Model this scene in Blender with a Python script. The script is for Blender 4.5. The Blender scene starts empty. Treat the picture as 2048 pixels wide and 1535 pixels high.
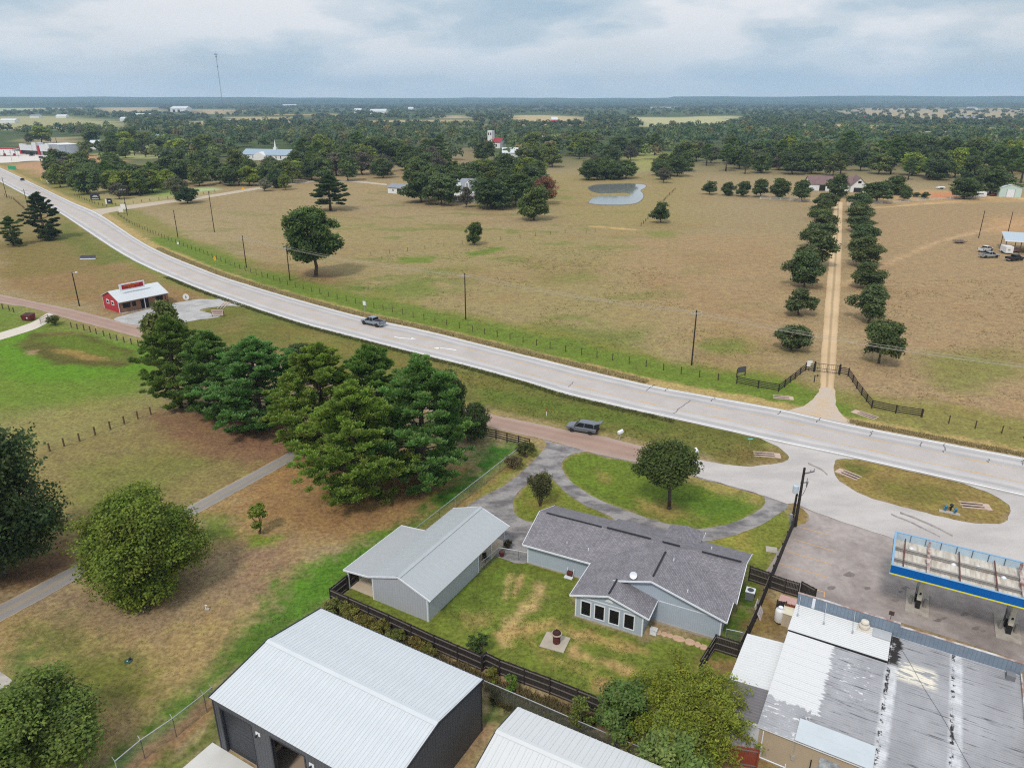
import bpy, math, random
import numpy as np
from mathutils import Vector, Matrix, geometry

R = math.radians
SC = bpy.context.scene
COL = SC.collection
rnd = random.Random(7)

# ------------------------------------------------------------------ camera, sky, sun, exposure
CAM_H = 46.0            # flying height in metres
FOC = 1450.0            # focal length in pixels of the 2048 px wide photograph
PITCH = math.atan((767.5 - 200.0) / FOC)
cam_d = bpy.data.cameras.new('camera')
cam_d.sensor_width = 36.0
cam_d.lens = FOC / 2048.0 * 36.0
cam_d.clip_start = 0.5
cam_d.clip_end = 60000.0
cam = bpy.data.objects.new('camera', cam_d)
COL.objects.link(cam)
cam.location = (0, 0, CAM_H)
cam.rotation_euler = (math.pi / 2 - PITCH, 0, 0)
SC.camera = cam

SUN_EL, SUN_AZ = R(52), R(205)          # azimuth: direction the light comes FROM, clockwise from +Y
world = bpy.data.worlds.new('World')
SC.world = world
world.use_nodes = True
nt = world.node_tree
nt.nodes.clear()
def wn(t, **kw):
    n = nt.nodes.new(t)
    for k, v in kw.items():
        setattr(n, k, v)
    return n
w_out = wn('ShaderNodeOutputWorld'); w_bg = wn('ShaderNodeBackground')
w_bg.inputs['Strength'].default_value = 0.1
sky = wn('ShaderNodeTexSky', sky_type='NISHITA', sun_disc=False)
sky.sun_elevation = SUN_EL; sky.sun_rotation = SUN_AZ
sky.air_density = 1.0; sky.dust_density = 2.0; sky.ozone_density = 1.2
tc = wn('ShaderNodeTexCoord'); sep = wn('ShaderNodeSeparateXYZ')
nt.links.new(tc.outputs['Generated'], sep.inputs[0])
def wmath(op, a, b=None, c=None, clamp=False):
    n = wn('ShaderNodeMath', operation=op, use_clamp=clamp)
    for i, v in enumerate((a, b, c)):
        if v is None: continue
        if isinstance(v, (int, float)): n.inputs[i].default_value = v
        else: nt.links.new(v, n.inputs[i])
    return n.outputs[0]
zc = wmath('MAXIMUM', sep.outputs[2], 0.0)
den = wmath('ADD', zc, 0.26)
cu = wmath('DIVIDE', sep.outputs[0], den); cv = wmath('DIVIDE', sep.outputs[1], den)
comb = wn('ShaderNodeCombineXYZ'); nt.links.new(cu, comb.inputs[0]); nt.links.new(cv, comb.inputs[1])
def wnoise(vec, scale, detail, rough, off):
    mp = wn('ShaderNodeMapping'); mp.inputs['Location'].default_value = off
    nt.links.new(vec, mp.inputs['Vector'])
    n = wn('ShaderNodeTexNoise'); n.inputs['Scale'].default_value = scale
    n.inputs['Detail'].default_value = detail; n.inputs['Roughness'].default_value = rough
    nt.links.new(mp.outputs[0], n.inputs['Vector'])
    return n.outputs['Fac']
n1 = wnoise(comb.outputs[0], 1.5, 7.0, 0.5, (3.1, 0.4, 0))
n2 = wnoise(comb.outputs[0], 0.8, 5.0, 0.5, (11.7, 4.2, 0))
def wramp(fac, stops):
    r = wn('ShaderNodeValToRGB'); r.color_ramp.interpolation = 'EASE'
    els = r.color_ramp.elements
    for i, (p, c) in enumerate(stops):
        e = els[i] if i < 2 else els.new(p)
        e.position = p; e.color = (*c, 1)
    nt.links.new(fac, r.inputs[0]); return r.outputs[0]
# cloud cover: pale grey and blue-grey layers with a few brighter gaps, brighter towards the zenith as overcast skies are
cl_col = wramp(n1, [(0.36, (5.0, 6.5, 7.8)), (0.44, (6.2, 7.4, 8.4)), (0.50, (8.0, 8.7, 9.3)), (0.58, (10.2, 10.2, 10.4))])
cl_mask = wramp(n2, [(0.32, (0.72,) * 3), (0.55, (0.98,) * 3)])
lum = wmath('MULTIPLY_ADD', zc, 0.4, 0.9)
cl_l = wn('ShaderNodeVectorMath', operation='SCALE'); nt.links.new(cl_col, cl_l.inputs[0]); nt.links.new(lum, cl_l.inputs['Scale'])
mix = wn('ShaderNodeMix', data_type='RGBA'); nt.links.new(cl_mask, mix.inputs['Factor'])
nt.links.new(sky.outputs[0], mix.inputs['A']); nt.links.new(cl_l.outputs[0], mix.inputs['B'])
# even blue-grey veil low on the horizon
hz = wmath('MULTIPLY_ADD', zc, -12.0, 1.0, clamp=True)
hzf = wmath('MULTIPLY', hz, 0.8)
mix2 = wn('ShaderNodeMix', data_type='RGBA'); nt.links.new(hzf, mix2.inputs['Factor'])
nt.links.new(mix.outputs['Result'], mix2.inputs['A']); mix2.inputs['B'].default_value = (7.6, 8.5, 9.2, 1)
nt.links.new(mix2.outputs['Result'], w_bg.inputs['Color']); nt.links.new(w_bg.outputs[0], w_out.inputs[0])

sun_d = bpy.data.lights.new('sun', 'SUN'); sun_d.energy = 2.5; sun_d.angle = R(9); sun_d.color = (1.0, 0.93, 0.83)
sun = bpy.data.objects.new('sun', sun_d); COL.objects.link(sun)
sun.rotation_euler = (math.pi / 2 - SUN_EL, 0, math.pi - SUN_AZ)
sun.location = (-30, -60, 150)
vs = SC.view_settings
vs.view_transform = 'Standard'; vs.look = 'None'; vs.exposure = -0.12; vs.gamma = 1.0
vs.use_curve_mapping = False
SC.render.engine = 'CYCLES'
SC.cycles.use_denoising = False; SC.cycles.filter_width = 1.15
SC.cycles.max_bounces = 5; SC.cycles.diffuse_bounces = 3; SC.cycles.glossy_bounces = 2
SC.cycles.transmission_bounces = 3; SC.cycles.transparent_max_bounces = 12; SC.cycles.volume_bounces = 1

# ------------------------------------------------------------------ helpers
CT, ST = math.cos(PITCH), math.sin(PITCH)
def at(px, py, z=0.0):
    """ground position (x, y) of a spot in the photograph lying at height z"""
    v = py - 767.5
    k = (CAM_H - z) / (FOC * ST + v * CT)
    return ((px - 1024.0) * k, (FOC * CT - v * ST) * k)
def pts(lst, z=0.0):
    return [at(x, y, z) for x, y in lst]
def px_per_m(Y):
    return FOC / (Y * CT + CAM_H * ST)
def height_of(px, pb, pt):
    """height in metres of something standing at (px, pb) whose top shows at row pt"""
    Y = at(px, pb)[1]; v = pt - 767.5
    return CAM_H - Y * (v * CT + FOC * ST) / (FOC * CT - v * ST)
def S(r, g, b, k=0.92):
    f = lambda c: ((c / 255.0) / 12.92 if c / 255.0 <= 0.04045 else ((c / 255.0 + 0.055) / 1.055) ** 2.4) * k
    return (f(r), f(g), f(b))

def link(o, parent=None):
    COL.objects.link(o)
    if parent is not None: o.parent = parent
    return o
def tag(o, label=None, cat=None, group=None, kind=None):
    if label: o['label'] = label
    if cat: o['category'] = cat
    if group: o['group'] = group
    if kind: o['kind'] = kind
    return o
def thing(name, label, cat, loc=(0, 0, 0), rz=0.0, group=None):
    o = bpy.data.objects.new(name, None); o.empty_display_size = 0.3
    COL.objects.link(o); o.location = (loc[0], loc[1], loc[2] if len(loc) > 2 else 0.0); o.rotation_euler = (0, 0, rz)
    return tag(o, label, cat, group)
def inst(src, parent=None, loc=None, rot=None, scale=None, name=None):
    o = src.copy()
    if name: o.name = name
    COL.objects.link(o); o.parent = parent
    if loc is not None: o.location = loc
    if rot is not None: o.rotation_euler = rot
    if scale is not None: o.scale = scale
    return o
def mesh_obj(name, me, parent=None, loc=None, rot=None, scale=None):
    o = bpy.data.objects.new(name, me); link(o, parent)
    if loc is not None: o.location = loc
    if rot is not None: o.rotation_euler = rot
    if scale is not None: o.scale = scale
    return o

def fast_mesh(name, V, F, mats=(), tone=None, attr='tone', smooth=False):
    """V (n,3), F (m,k) arrays with a constant number k of corners"""
    me = bpy.data.meshes.new(name)
    V = np.asarray(V, np.float32); F = np.asarray(F, np.int32)
    k = F.shape[1]
    me.vertices.add(len(V)); me.vertices.foreach_set('co', V.ravel())
    me.loops.add(F.size); me.loops.foreach_set('vertex_index', F.ravel())
    me.polygons.add(len(F)); me.polygons.foreach_set('loop_start', np.arange(0, F.size, k, dtype=np.int32))
    if smooth: me.polygons.foreach_set('use_smooth', np.ones(len(F), bool))
    me.update(calc_edges=True)
    if tone is not None:
        a = me.color_attributes.new(attr, 'FLOAT_COLOR', 'POINT')
        c = np.ones((len(V), 4), np.float32); c[:, :tone.shape[1]] = tone
        a.data.foreach_set('color', c.ravel())
    for m in mats: me.materials.append(m)
    return me

class MB:
    def __init__(s): s.v = []; s.f = []; s.m = []
    def add(s, vs, fs, mi=0):
        o = len(s.v); s.v += [tuple(v) for v in vs]
        for f in fs: s.f.append([i + o for i in f]); s.m.append(mi)
        return s
    def box(s, x0, x1, y0, y1, z0, z1, mi=0):
        v = [(x0, y0, z0), (x1, y0, z0), (x1, y1, z0), (x0, y1, z0), (x0, y0, z1), (x1, y0, z1), (x1, y1, z1), (x0, y1, z1)]
        return s.add(v, [(3, 2, 1, 0), (4, 5, 6, 7), (0, 1, 5, 4), (1, 2, 6, 5), (2, 3, 7, 6), (3, 0, 4, 7)], mi)
    def bar(s, p, q, w, h=None, mi=0, up=(0, 0, 1)):
        p, q = Vector(p), Vector(q); h = h or w
        d = (q - p).normalized(); u = Vector(up)
        if abs(d.dot(u)) > 0.98: u = Vector((1, 0, 0))
        a = d.cross(u).normalized() * (w / 2); b = a.cross(d).normalized() * (h / 2)
        v = [p - a - b, p + a - b, p + a + b, p - a + b, q - a - b, q + a - b, q + a + b, q - a + b]
        return s.add(v, [(0, 1, 2, 3), (7, 6, 5, 4), (1, 0, 4, 5), (2, 1, 5, 6), (3, 2, 6, 7), (0, 3, 7, 4)], mi)
    def tube(s, p, q, r0, r1=None, n=6, mi=0, caps=True):
        p, q = Vector(p), Vector(q); r1 = r0 if r1 is None else r1
        d = (q - p).normalized(); u = Vector((0, 0, 1)) if abs(d.z) < 0.9 else Vector((1, 0, 0))
        a = d.cross(u).normalized(); b = d.cross(a).normalized()
        vs = []
        for c, r in ((p, r0), (q, r1)):
            for i in range(n):
                t = 2 * math.pi * i / n; vs.append(c + a * (r * math.cos(t)) + b * (r * math.sin(t)))
        fs = [(i, (i + 1) % n, n + (i + 1) % n, n + i) for i in range(n)]
        if caps: fs += [tuple(range(n))[::-1], tuple(range(n, 2 * n))]
        return s.add(vs, fs, mi)
    def lathe(s, prof, n=12, c=(0, 0, 0), mi=0, axis='z'):
        vs = []
        for r, z in prof:
            for i in range(n):
                t = 2 * math.pi * i / n; x, y = r * math.cos(t), r * math.sin(t)
                vs.append((c[0] + x, c[1] + y, c[2] + z) if axis == 'z' else (c[0] + x, c[1] + z, c[2] + y))
        fs = []
        for k in range(len(prof) - 1):
            for i in range(n):
                j = (i + 1) % n; fs.append((k * n + i, k * n + j, k * n + n + j, k * n + n + i))
        fs += [tuple(range(n))[::-1], tuple(range((len(prof) - 1) * n, len(prof) * n))]
        return s.add(vs, fs, mi)
    def prism(s, poly, z0, z1, mi=0):
        n = len(poly)
        vs = [(x, y, z0) for x, y in poly] + [(x, y, z1) for x, y in poly]
        fs = [tuple(range(n))[::-1], tuple(range(n, 2 * n))] + [(i, (i + 1) % n, n + (i + 1) % n, n + i) for i in range(n)]
        return s.add(vs, fs, mi)
    def slab(s, poly3, t, mi=0):
        """a sheet given by its upper outline, thickened downwards by t along its normal"""
        P = [Vector(p) for p in poly3]; nrm = Vector((0, 0, 0))
        for i in range(len(P)): nrm += P[i].cross(P[(i + 1) % len(P)])
        nrm.normalize()
        if nrm.z < 0: P.reverse(); nrm = -nrm
        n = len(P); Q = [p - nrm * t for p in P]
        return s.add(P + Q, [tuple(range(n)), tuple(range(2 * n - 1, n - 1, -1))] + [(i, n + i, n + (i + 1) % n, (i + 1) % n) for i in range(n)], mi)
    def mesh(s, name, mats, smooth=False):
        me = bpy.data.meshes.new(name); me.from_pydata(s.v, [], s.f)
        for m in (mats if isinstance(mats, (list, tuple)) else [mats]): me.materials.append(m)
        if any(s.m): me.polygons.foreach_set('material_index', s.m)
        uv = me.uv_layers.new(name='UVMap')
        me.update()
        for p in me.polygons:
            n = p.normal
            if smooth: p.use_smooth = True
            if abs(n.z) > 0.999: u, v = Vector((1, 0, 0)), Vector((0, 1, 0))
            else:
                u = Vector((0, 0, 1)).cross(n).normalized(); v = n.cross(u)
            for li in p.loop_indices:
                co = me.vertices[me.loops[li].vertex_index].co
                uv.data[li].uv = (co.dot(u), co.dot(v))
        return me
    def build(s, name, mats, parent=None, smooth=False, loc=None, rot=None):
        return mesh_obj(name, s.mesh(name, mats, smooth), parent, loc, rot)

# ------------------------------------------------------------------ materials
MATS = {}
def _nodes(name):
    m = bpy.data.materials.new(name); m.use_nodes = True
    t = m.node_tree; b = t.nodes['Principled BSDF']
    return m, t, b
def _n(t, typ, **kw):
    n = t.nodes.new(typ)
    for k, v in kw.items(): setattr(n, k, v)
    return n
def _mix(t, fac, a, b, blend='MIX'):
    n = _n(t, 'ShaderNodeMix', data_type='RGBA', blend_type=blend)
    for sock, v in (('Factor', fac), ('A', a), ('B', b)):
        if isinstance(v, (int, float)): n.inputs[sock].default_value = v
        elif isinstance(v, tuple): n.inputs[sock].default_value = (*v, 1)[:4]
        else: t.links.new(v, n.inputs[sock])
    return n.outputs['Result']
def _noise(t, vec, scale, detail=4, rough=0.55, stretch=None):
    if stretch:
        mp = _n(t, 'ShaderNodeMapping'); mp.inputs['Scale'].default_value = stretch
        t.links.new(vec, mp.inputs['Vector']); vec = mp.outputs[0]
    n = _n(t, 'ShaderNodeTexNoise'); t.links.new(vec, n.inputs['Vector'])
    n.inputs['Scale'].default_value = scale; n.inputs['Detail'].default_value = detail; n.inputs['Roughness'].default_value = rough
    return n.outputs['Fac']
def _ramp(t, fac, lo, hi, a=0.0, b=1.0):
    n = _n(t, 'ShaderNodeMapRange'); t.links.new(fac, n.inputs[0])
    for i, v in enumerate((lo, hi, a, b)): n.inputs[1 + i].default_value = v
    return n.outputs[0]
def pmat(name, col, rough=0.8, var=0.18, scale=1.5, col2=None, patch=None, bump=0.0, bscale=20.0, metal=0.0, spec=0.3, stretch=None, detail=5):
    """col varies by +-var with noise; col2 shows in patches of size 1/patch"""
    if name in MATS: return MATS[name]
    m, t, b = _nodes(name)
    tcn = _n(t, 'ShaderNodeTexCoord'); vec = tcn.outputs['Object']
    base = _mix(t, 0.0, col, col)
    if col2 is not None:
        f = _ramp(t, _noise(t, vec, patch or 0.3, 6, 0.6, stretch), 0.42, 0.62)
        base = _mix(t, f, col, col2)
    k = _ramp(t, _noise(t, vec, scale, detail, 0.6, stretch), 0.25, 0.75, 1 - var, 1 + var)
    cc = _n(t, 'ShaderNodeVectorMath', operation='SCALE')
    t.links.new(base, cc.inputs[0]); t.links.new(k, cc.inputs['Scale'])
    t.links.new(cc.outputs[0], b.inputs['Base Color'])
    b.inputs['Roughness'].default_value = rough; b.inputs['Metallic'].default_value = metal
    b.inputs['Specular IOR Level'].default_value = spec
    if bump:
        bn = _n(t, 'ShaderNodeBump'); bn.inputs['Strength'].default_value = bump; bn.inputs['Distance'].default_value = 0.05
        t.links.new(_noise(t, vec, bscale, 4, 0.6), bn.inputs['Height']); t.links.new(bn.outputs[0], b.inputs['Normal'])
    MATS[name] = m
    return m
def groovemat(name, col, spacing, width=0.12, depth=0.55, rough=0.6, var=0.1, metal=0.0, horiz=False, dirt=0.0):
    """siding / shingle courses: thin grooves every `spacing` metres across the UV"""
    if name in MATS: return MATS[name]
    m, t, b = _nodes(name)
    tcn = _n(t, 'ShaderNodeTexCoord'); sp = _n(t, 'ShaderNodeSeparateXYZ'); t.links.new(tcn.outputs['UV'], sp.inputs[0])
    u = sp.outputs[1 if horiz else 0]
    a = _n(t, 'ShaderNodeMath', operation='MULTIPLY'); t.links.new(u, a.inputs[0]); a.inputs[1].default_value = 1 / spacing
    fr = _n(t, 'ShaderNodeMath', operation='FRACT'); t.links.new(a.outputs[0], fr.inputs[0])
    lt = _n(t, 'ShaderNodeMath', operation='LESS_THAN'); t.links.new(fr.outputs[0], lt.inputs[0]); lt.inputs[1].default_value = width
    k = _ramp(t, _noise(t, tcn.outputs['Object'], 1.2, 6, 0.65), 0.25, 0.75, 1 - var, 1 + var)
    cc = _n(t, 'ShaderNodeVectorMath', operation='SCALE'); cc.inputs[0].default_value = col
    t.links.new(k, cc.inputs['Scale'])
    dk = tuple(c * depth for c in col)
    c2 = _mix(t, lt.outputs[0], cc.outputs[0], dk)
    if dirt:
        f = _ramp(t, _noise(t, tcn.outputs['Object'], 0.5, 7, 0.7), 0.5, 0.8, 0, dirt)
        c2 = _mix(t, f, c2, (0.12, 0.1, 0.08))
    t.links.new(c2, b.inputs['Base Color'])
    b.inputs['Roughness'].default_value = rough; b.inputs['Metallic'].default_value = metal
    b.inputs['Specular IOR Level'].default_value = 0.3
    MATS[name] = m
    return m
def shinglemat(name, c1, c2):
    m, t, b = _nodes(name)
    tcn = _n(t, 'ShaderNodeTexCoord')
    br = _n(t, 'ShaderNodeTexBrick'); t.links.new(tcn.outputs['UV'], br.inputs['Vector'])
    br.inputs['Color1'].default_value = (*c1, 1); br.inputs['Color2'].default_value = (*c2, 1)
    br.inputs['Mortar'].default_value = (*[c * 0.45 for c in c1], 1)
    br.inputs['Scale'].default_value = 1.0; br.inputs['Brick Width'].default_value = 0.3; br.inputs['Row Height'].default_value = 0.14
    br.inputs['Mortar Size'].default_value = 0.014; br.inputs['Bias'].default_value = 0.0
    k = _ramp(t, _noise(t, tcn.outputs['Object'], 0.9, 7, 0.65), 0.25, 0.75, 0.82, 1.15)
    cc = _n(t, 'ShaderNodeVectorMath', operation='SCALE'); t.links.new(br.outputs['Color'], cc.inputs[0]); t.links.new(k, cc.inputs['Scale'])
    t.links.new(cc.outputs[0], b.inputs['Base Color']); b.inputs['Roughness'].default_value = 0.9
    b.inputs['Specular IOR Level'].default_value = 0.2
    bn = _n(t, 'ShaderNodeBump'); bn.inputs['Strength'].default_value = 0.5; bn.inputs['Distance'].default_value = 0.02
    t.links.new(br.outputs['Fac'], bn.inputs['Height']); bn.invert = True; t.links.new(bn.outputs[0], b.inputs['Normal'])
    MATS[name] = m
    return m
def flat(name, col, rough=0.6, metal=0.0, spec=0.4):
    return pmat(name, col, rough, 0.08, 2.0, metal=metal, spec=spec)
def leafmat(name, trans=0.34):
    m = bpy.data.materials.new(name); m.use_nodes = True; t = m.node_tree; t.nodes.clear()
    out = _n(t, 'ShaderNodeOutputMaterial')
    at_ = _n(t, 'ShaderNodeAttribute', attribute_name='tone'); oi = _n(t, 'ShaderNodeObjectInfo')
    c = _mix(t, 1.0, at_.outputs['Color'], oi.outputs['Color'], 'MULTIPLY')
    d = _n(t, 'ShaderNodeBsdfPrincipled'); tr = _n(t, 'ShaderNodeBsdfTranslucent')
    d.inputs['Roughness'].default_value = 0.55; d.inputs['Specular IOR Level'].default_value = 0.25
    t.links.new(c, d.inputs['Base Color'])
    c2 = _mix(t, 1.0, c, (1.1, 1.25, 0.6), 'MULTIPLY'); t.links.new(c2, tr.inputs['Color'])
    ms = _n(t, 'ShaderNodeMixShader'); ms.inputs[0].default_value = trans
    t.links.new(d.outputs[0], ms.inputs[1]); t.links.new(tr.outputs[0], ms.inputs[2]); t.links.new(ms.outputs[0], out.inputs[0])
    MATS[name] = m
    return m
LEAF = leafmat('leaf')
BARK = pmat('bark', (0.09, 0.07, 0.055), 0.95, 0.4, 4.0)
WOOD_DARK = pmat('weathered_dark_wood', (0.035, 0.028, 0.026), 0.9, 0.5, 5.0)
WOOD_RAIL = pmat('weathered_grey_rail', (0.17, 0.145, 0.135), 0.9, 0.3, 4.0)
POLE_M = pmat('creosote_pole', (0.028, 0.022, 0.02), 0.85, 0.4, 3.0)
STEEL = pmat('galvanised_steel', (0.5, 0.52, 0.54), 0.45, 0.15, 3.0, metal=0.6)
WHITE = pmat('white_paint', (0.72, 0.74, 0.76), 0.5, 0.06, 2.0)
BLACK = pmat('black_paint', (0.018, 0.018, 0.02), 0.5, 0.2, 3.0)
CONC = pmat('concrete', (0.42, 0.39, 0.35), 0.9, 0.15, 1.0, col2=(0.33, 0.29, 0.25), patch=0.8)
GLASS = pmat('dark_window_glass', (0.01, 0.011, 0.013), 0.15, 0.1, 1.0, spec=0.2)
# ------------------------------------------------------------------ ground
def vnoise(x, y, s, seed=0):
    x = np.asarray(x) / s; y = np.asarray(y) / s
    xi = np.floor(x).astype(np.int64); yi = np.floor(y).astype(np.int64); fx = x - xi; fy = y - yi
    def h(a, b):
        n = (a * 374761393 + b * 668265263 + seed * 1442695) & 0xffffffff
        n = ((n ^ (n >> 13)) * 1274126177) & 0xffffffff
        return ((n ^ (n >> 16)) & 0xffff) / 65535.0
    fx = fx * fx * (3 - 2 * fx); fy = fy * fy * (3 - 2 * fy)
    return (h(xi, yi) * (1 - fx) + h(xi + 1, yi) * fx) * (1 - fy) + (h(xi, yi + 1) * (1 - fx) + h(xi + 1, yi + 1) * fx) * fy
def fnoise(x, y, s, seed=0, o=3):
    t = 0; a = 0.5; tot = 0
    for k in range(o):
        t = t + a * vnoise(x, y, s / 2 ** k, seed + k); tot += a; a *= 0.55
    return t / tot
def sdist(X, Y, poly):
    """signed distance to a polygon, positive inside"""
    P = np.asarray(poly); ins = np.zeros(len(X), bool); d2 = np.full(len(X), 1e18)
    for i in range(len(P)):
        x0, y0 = P[i]; x1, y1 = P[(i + 1) % len(P)]
        c = ((y0 > Y) != (y1 > Y))
        with np.errstate(divide='ignore', invalid='ignore'):
            c &= X < (x1 - x0) * (Y - y0) / ((y1 - y0) if y1 != y0 else 1e-9) + x0
        ins ^= c
        ex, ey = x1 - x0, y1 - y0; L = ex * ex + ey * ey + 1e-12
        t = np.clip(((X - x0) * ex + (Y - y0) * ey) / L, 0, 1)
        d2 = np.minimum(d2, (X - x0 - t * ex) ** 2 + (Y - y0 - t * ey) ** 2)
    return np.where(ins, 1, -1) * np.sqrt(d2)
def ldist(X, Y, line):
    d2 = np.full(len(X), 1e18)
    for (x0, y0), (x1, y1) in zip(line[:-1], line[1:]):
        ex, ey = x1 - x0, y1 - y0; L = ex * ex + ey * ey + 1e-12
        t = np.clip(((X - x0) * ex + (Y - y0) * ey) / L, 0, 1)
        d2 = np.minimum(d2, (X - x0 - t * ex) ** 2 + (Y - y0 - t * ey) ** 2)
    return np.sqrt(d2)

HW_FAR = [(-60, 308), (0, 335), (67, 367), (140, 402), (197, 427), (293, 489), (410, 540), (498, 570), (617, 605), (723, 633), (852, 661), (969, 690), (1100, 722), (1273, 764), (1410, 790), (1547, 815), (1689, 846), (1854, 878), (2048, 915), (2300, 963)]
HW_NEAR = [(-70, 330), (0, 364), (56, 394), (117, 425), (243, 508), (366, 565), (475, 605), (600, 646), (740, 683), (848, 711), (945, 735), (1040, 761), (1137, 790), (1273, 822), (1410, 852), (1498, 872), (1570, 888), (1689, 913), (1854, 950), (2048, 994), (2300, 1050)]
FR_UP = [(-150, 560), (0, 589), (53, 600), (146, 619), (252, 646), (319, 664), (480, 704), (650, 747), (820, 789), (981, 828), (1082, 849), (1137, 861), (1191, 869.5), (1241, 881), (1304, 897), (1345, 907)]
FR_LO = [(-150, 577), (0, 606), (59, 615), (132, 636), (234, 663), (319, 686), (480, 727), (650, 770), (820, 812), (1000, 859), (1090, 879), (1170, 901), (1276, 924), (1330, 936)]
LOT_OUT = [(1304, 897), (1345, 907), (1403, 920), (1474, 932), (1528, 930), (1567, 924), (1577, 914), (1555, 893), (1520, 876), (1570, 886), (1689, 911), (1854, 948), (2048, 992), (2300, 1048), (2300, 1160), (2048, 1150), (1791, 1078), (1616, 1019), (1590, 1006), (1575, 1007), (1531, 992), (1479, 976), (1397, 954), (1279, 925), (1330, 936)]
OVAL_E = [(1670, 922), (1689, 918), (1758, 923), (1854, 946), (1936, 970), (1999, 996), (2023, 1023), (1999, 1047), (1936, 1044), (1867, 1029), (1785, 1008), (1730, 991), (1689, 969), (1668, 948)]
PARK = [(1590, 1006), (1616, 1019), (1791, 1078), (2048, 1150), (2300, 1220), (2300, 1560), (2052, 1540), (2048, 1330), (2034, 1320), (1900, 1275), (1780, 1238), (1690, 1215), (1600, 1190), (1560, 1160), (1528, 1153), (1545, 1120), (1588, 1055), (1610, 1047), (1618, 1030)]
DRIVE_OUT = [(1085, 879.5), (1170, 901), (1279, 925), (1300, 931), (1397, 954), (1479, 976), (1531, 992), (1577, 1008), (1550, 1032), (1520, 1050), (1465, 1071), (1405, 1082), (1339, 1070), (1230, 1050), (1190, 1060), (1100, 1050), (1060, 1122), (993, 1112), (900, 1060), (935, 1012), (1000, 975), (1041, 946), (1079, 908), (1093, 888)]
ISLE_W = [(1074, 948), (1094, 945), (1103, 955), (1129, 982), (1164, 1007), (1228, 1038), (1190, 1053), (1110, 1046), (1068, 1045), (1036, 1034), (1026, 1015), (1027, 998), (1041, 979), (1060, 963)]
ISLE_E = [(1170, 903), (1202, 911), (1279, 927), (1397, 956), (1479, 978), (1529, 993), (1531, 1004), (1512, 1023), (1465, 1045), (1410, 1056), (1377, 1056), (1315, 1042), (1260, 1023), (1191, 995), (1145, 965), (1126, 941), (1124, 924), (1137, 911)]
LANE_L = [(1599, 817), (1631, 795), (1640, 774), (1641, 728), (1644, 690), (1653, 573), (1660, 510), (1665, 467), (1667, 420), (1668, 404)]
LANE_R = [(1683, 833), (1671, 817), (1672, 795), (1667, 776), (1672, 728), (1674, 690), (1681, 573), (1683, 510), (1684, 467), (1685, 420), (1686, 404)]
PATH_UP = [(-120, 1265), (20, 1198), (161, 1124), (270, 1066), (381, 1010), (550, 919.5), (640, 870)]
PATH_LO = [(-60, 1275), (85, 1198), (170, 1149), (280, 1088), (387, 1031), (550, 941), (650, 884)]
SIDE_UP = [(170, 421), (212, 416), (355, 398), (400, 393), (512, 375), (600, 362), (690, 360), (774, 368)]
SIDE_LO = [(203, 432), (225, 424), (355, 404), (400, 398.5), (512, 380), (600, 367), (690, 364), (774, 371)]
POND = [(1176.5, 376), (1184, 372), (1199, 369.5), (1236.5, 368), (1261.5, 367.5), (1284, 369), (1291.5, 371), (1289, 376), (1281, 381), (1286, 388), (1286, 395), (1280, 402), (1269, 407), (1250, 409), (1236.5, 409.5), (1199, 409), (1183, 407), (1178, 405), (1186, 396), (1204, 392.5), (1249, 392.5), (1259, 391), (1261, 388.5), (1249, 385.5), (1215, 386.5), (1199, 386.5), (1184, 382.5)]

TAN, TAN_D, OLIVE, GREEN, LUSH = S(158, 141, 108), S(150, 126, 94), S(136, 130, 78), S(106, 122, 56), S(88, 122, 40)
RUST, DIRT, LITTER, STRAW = S(136, 100, 72), S(176, 142, 110), S(146, 126, 96), S(190, 168, 122)
DARKG = S(72, 90, 42)
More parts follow.
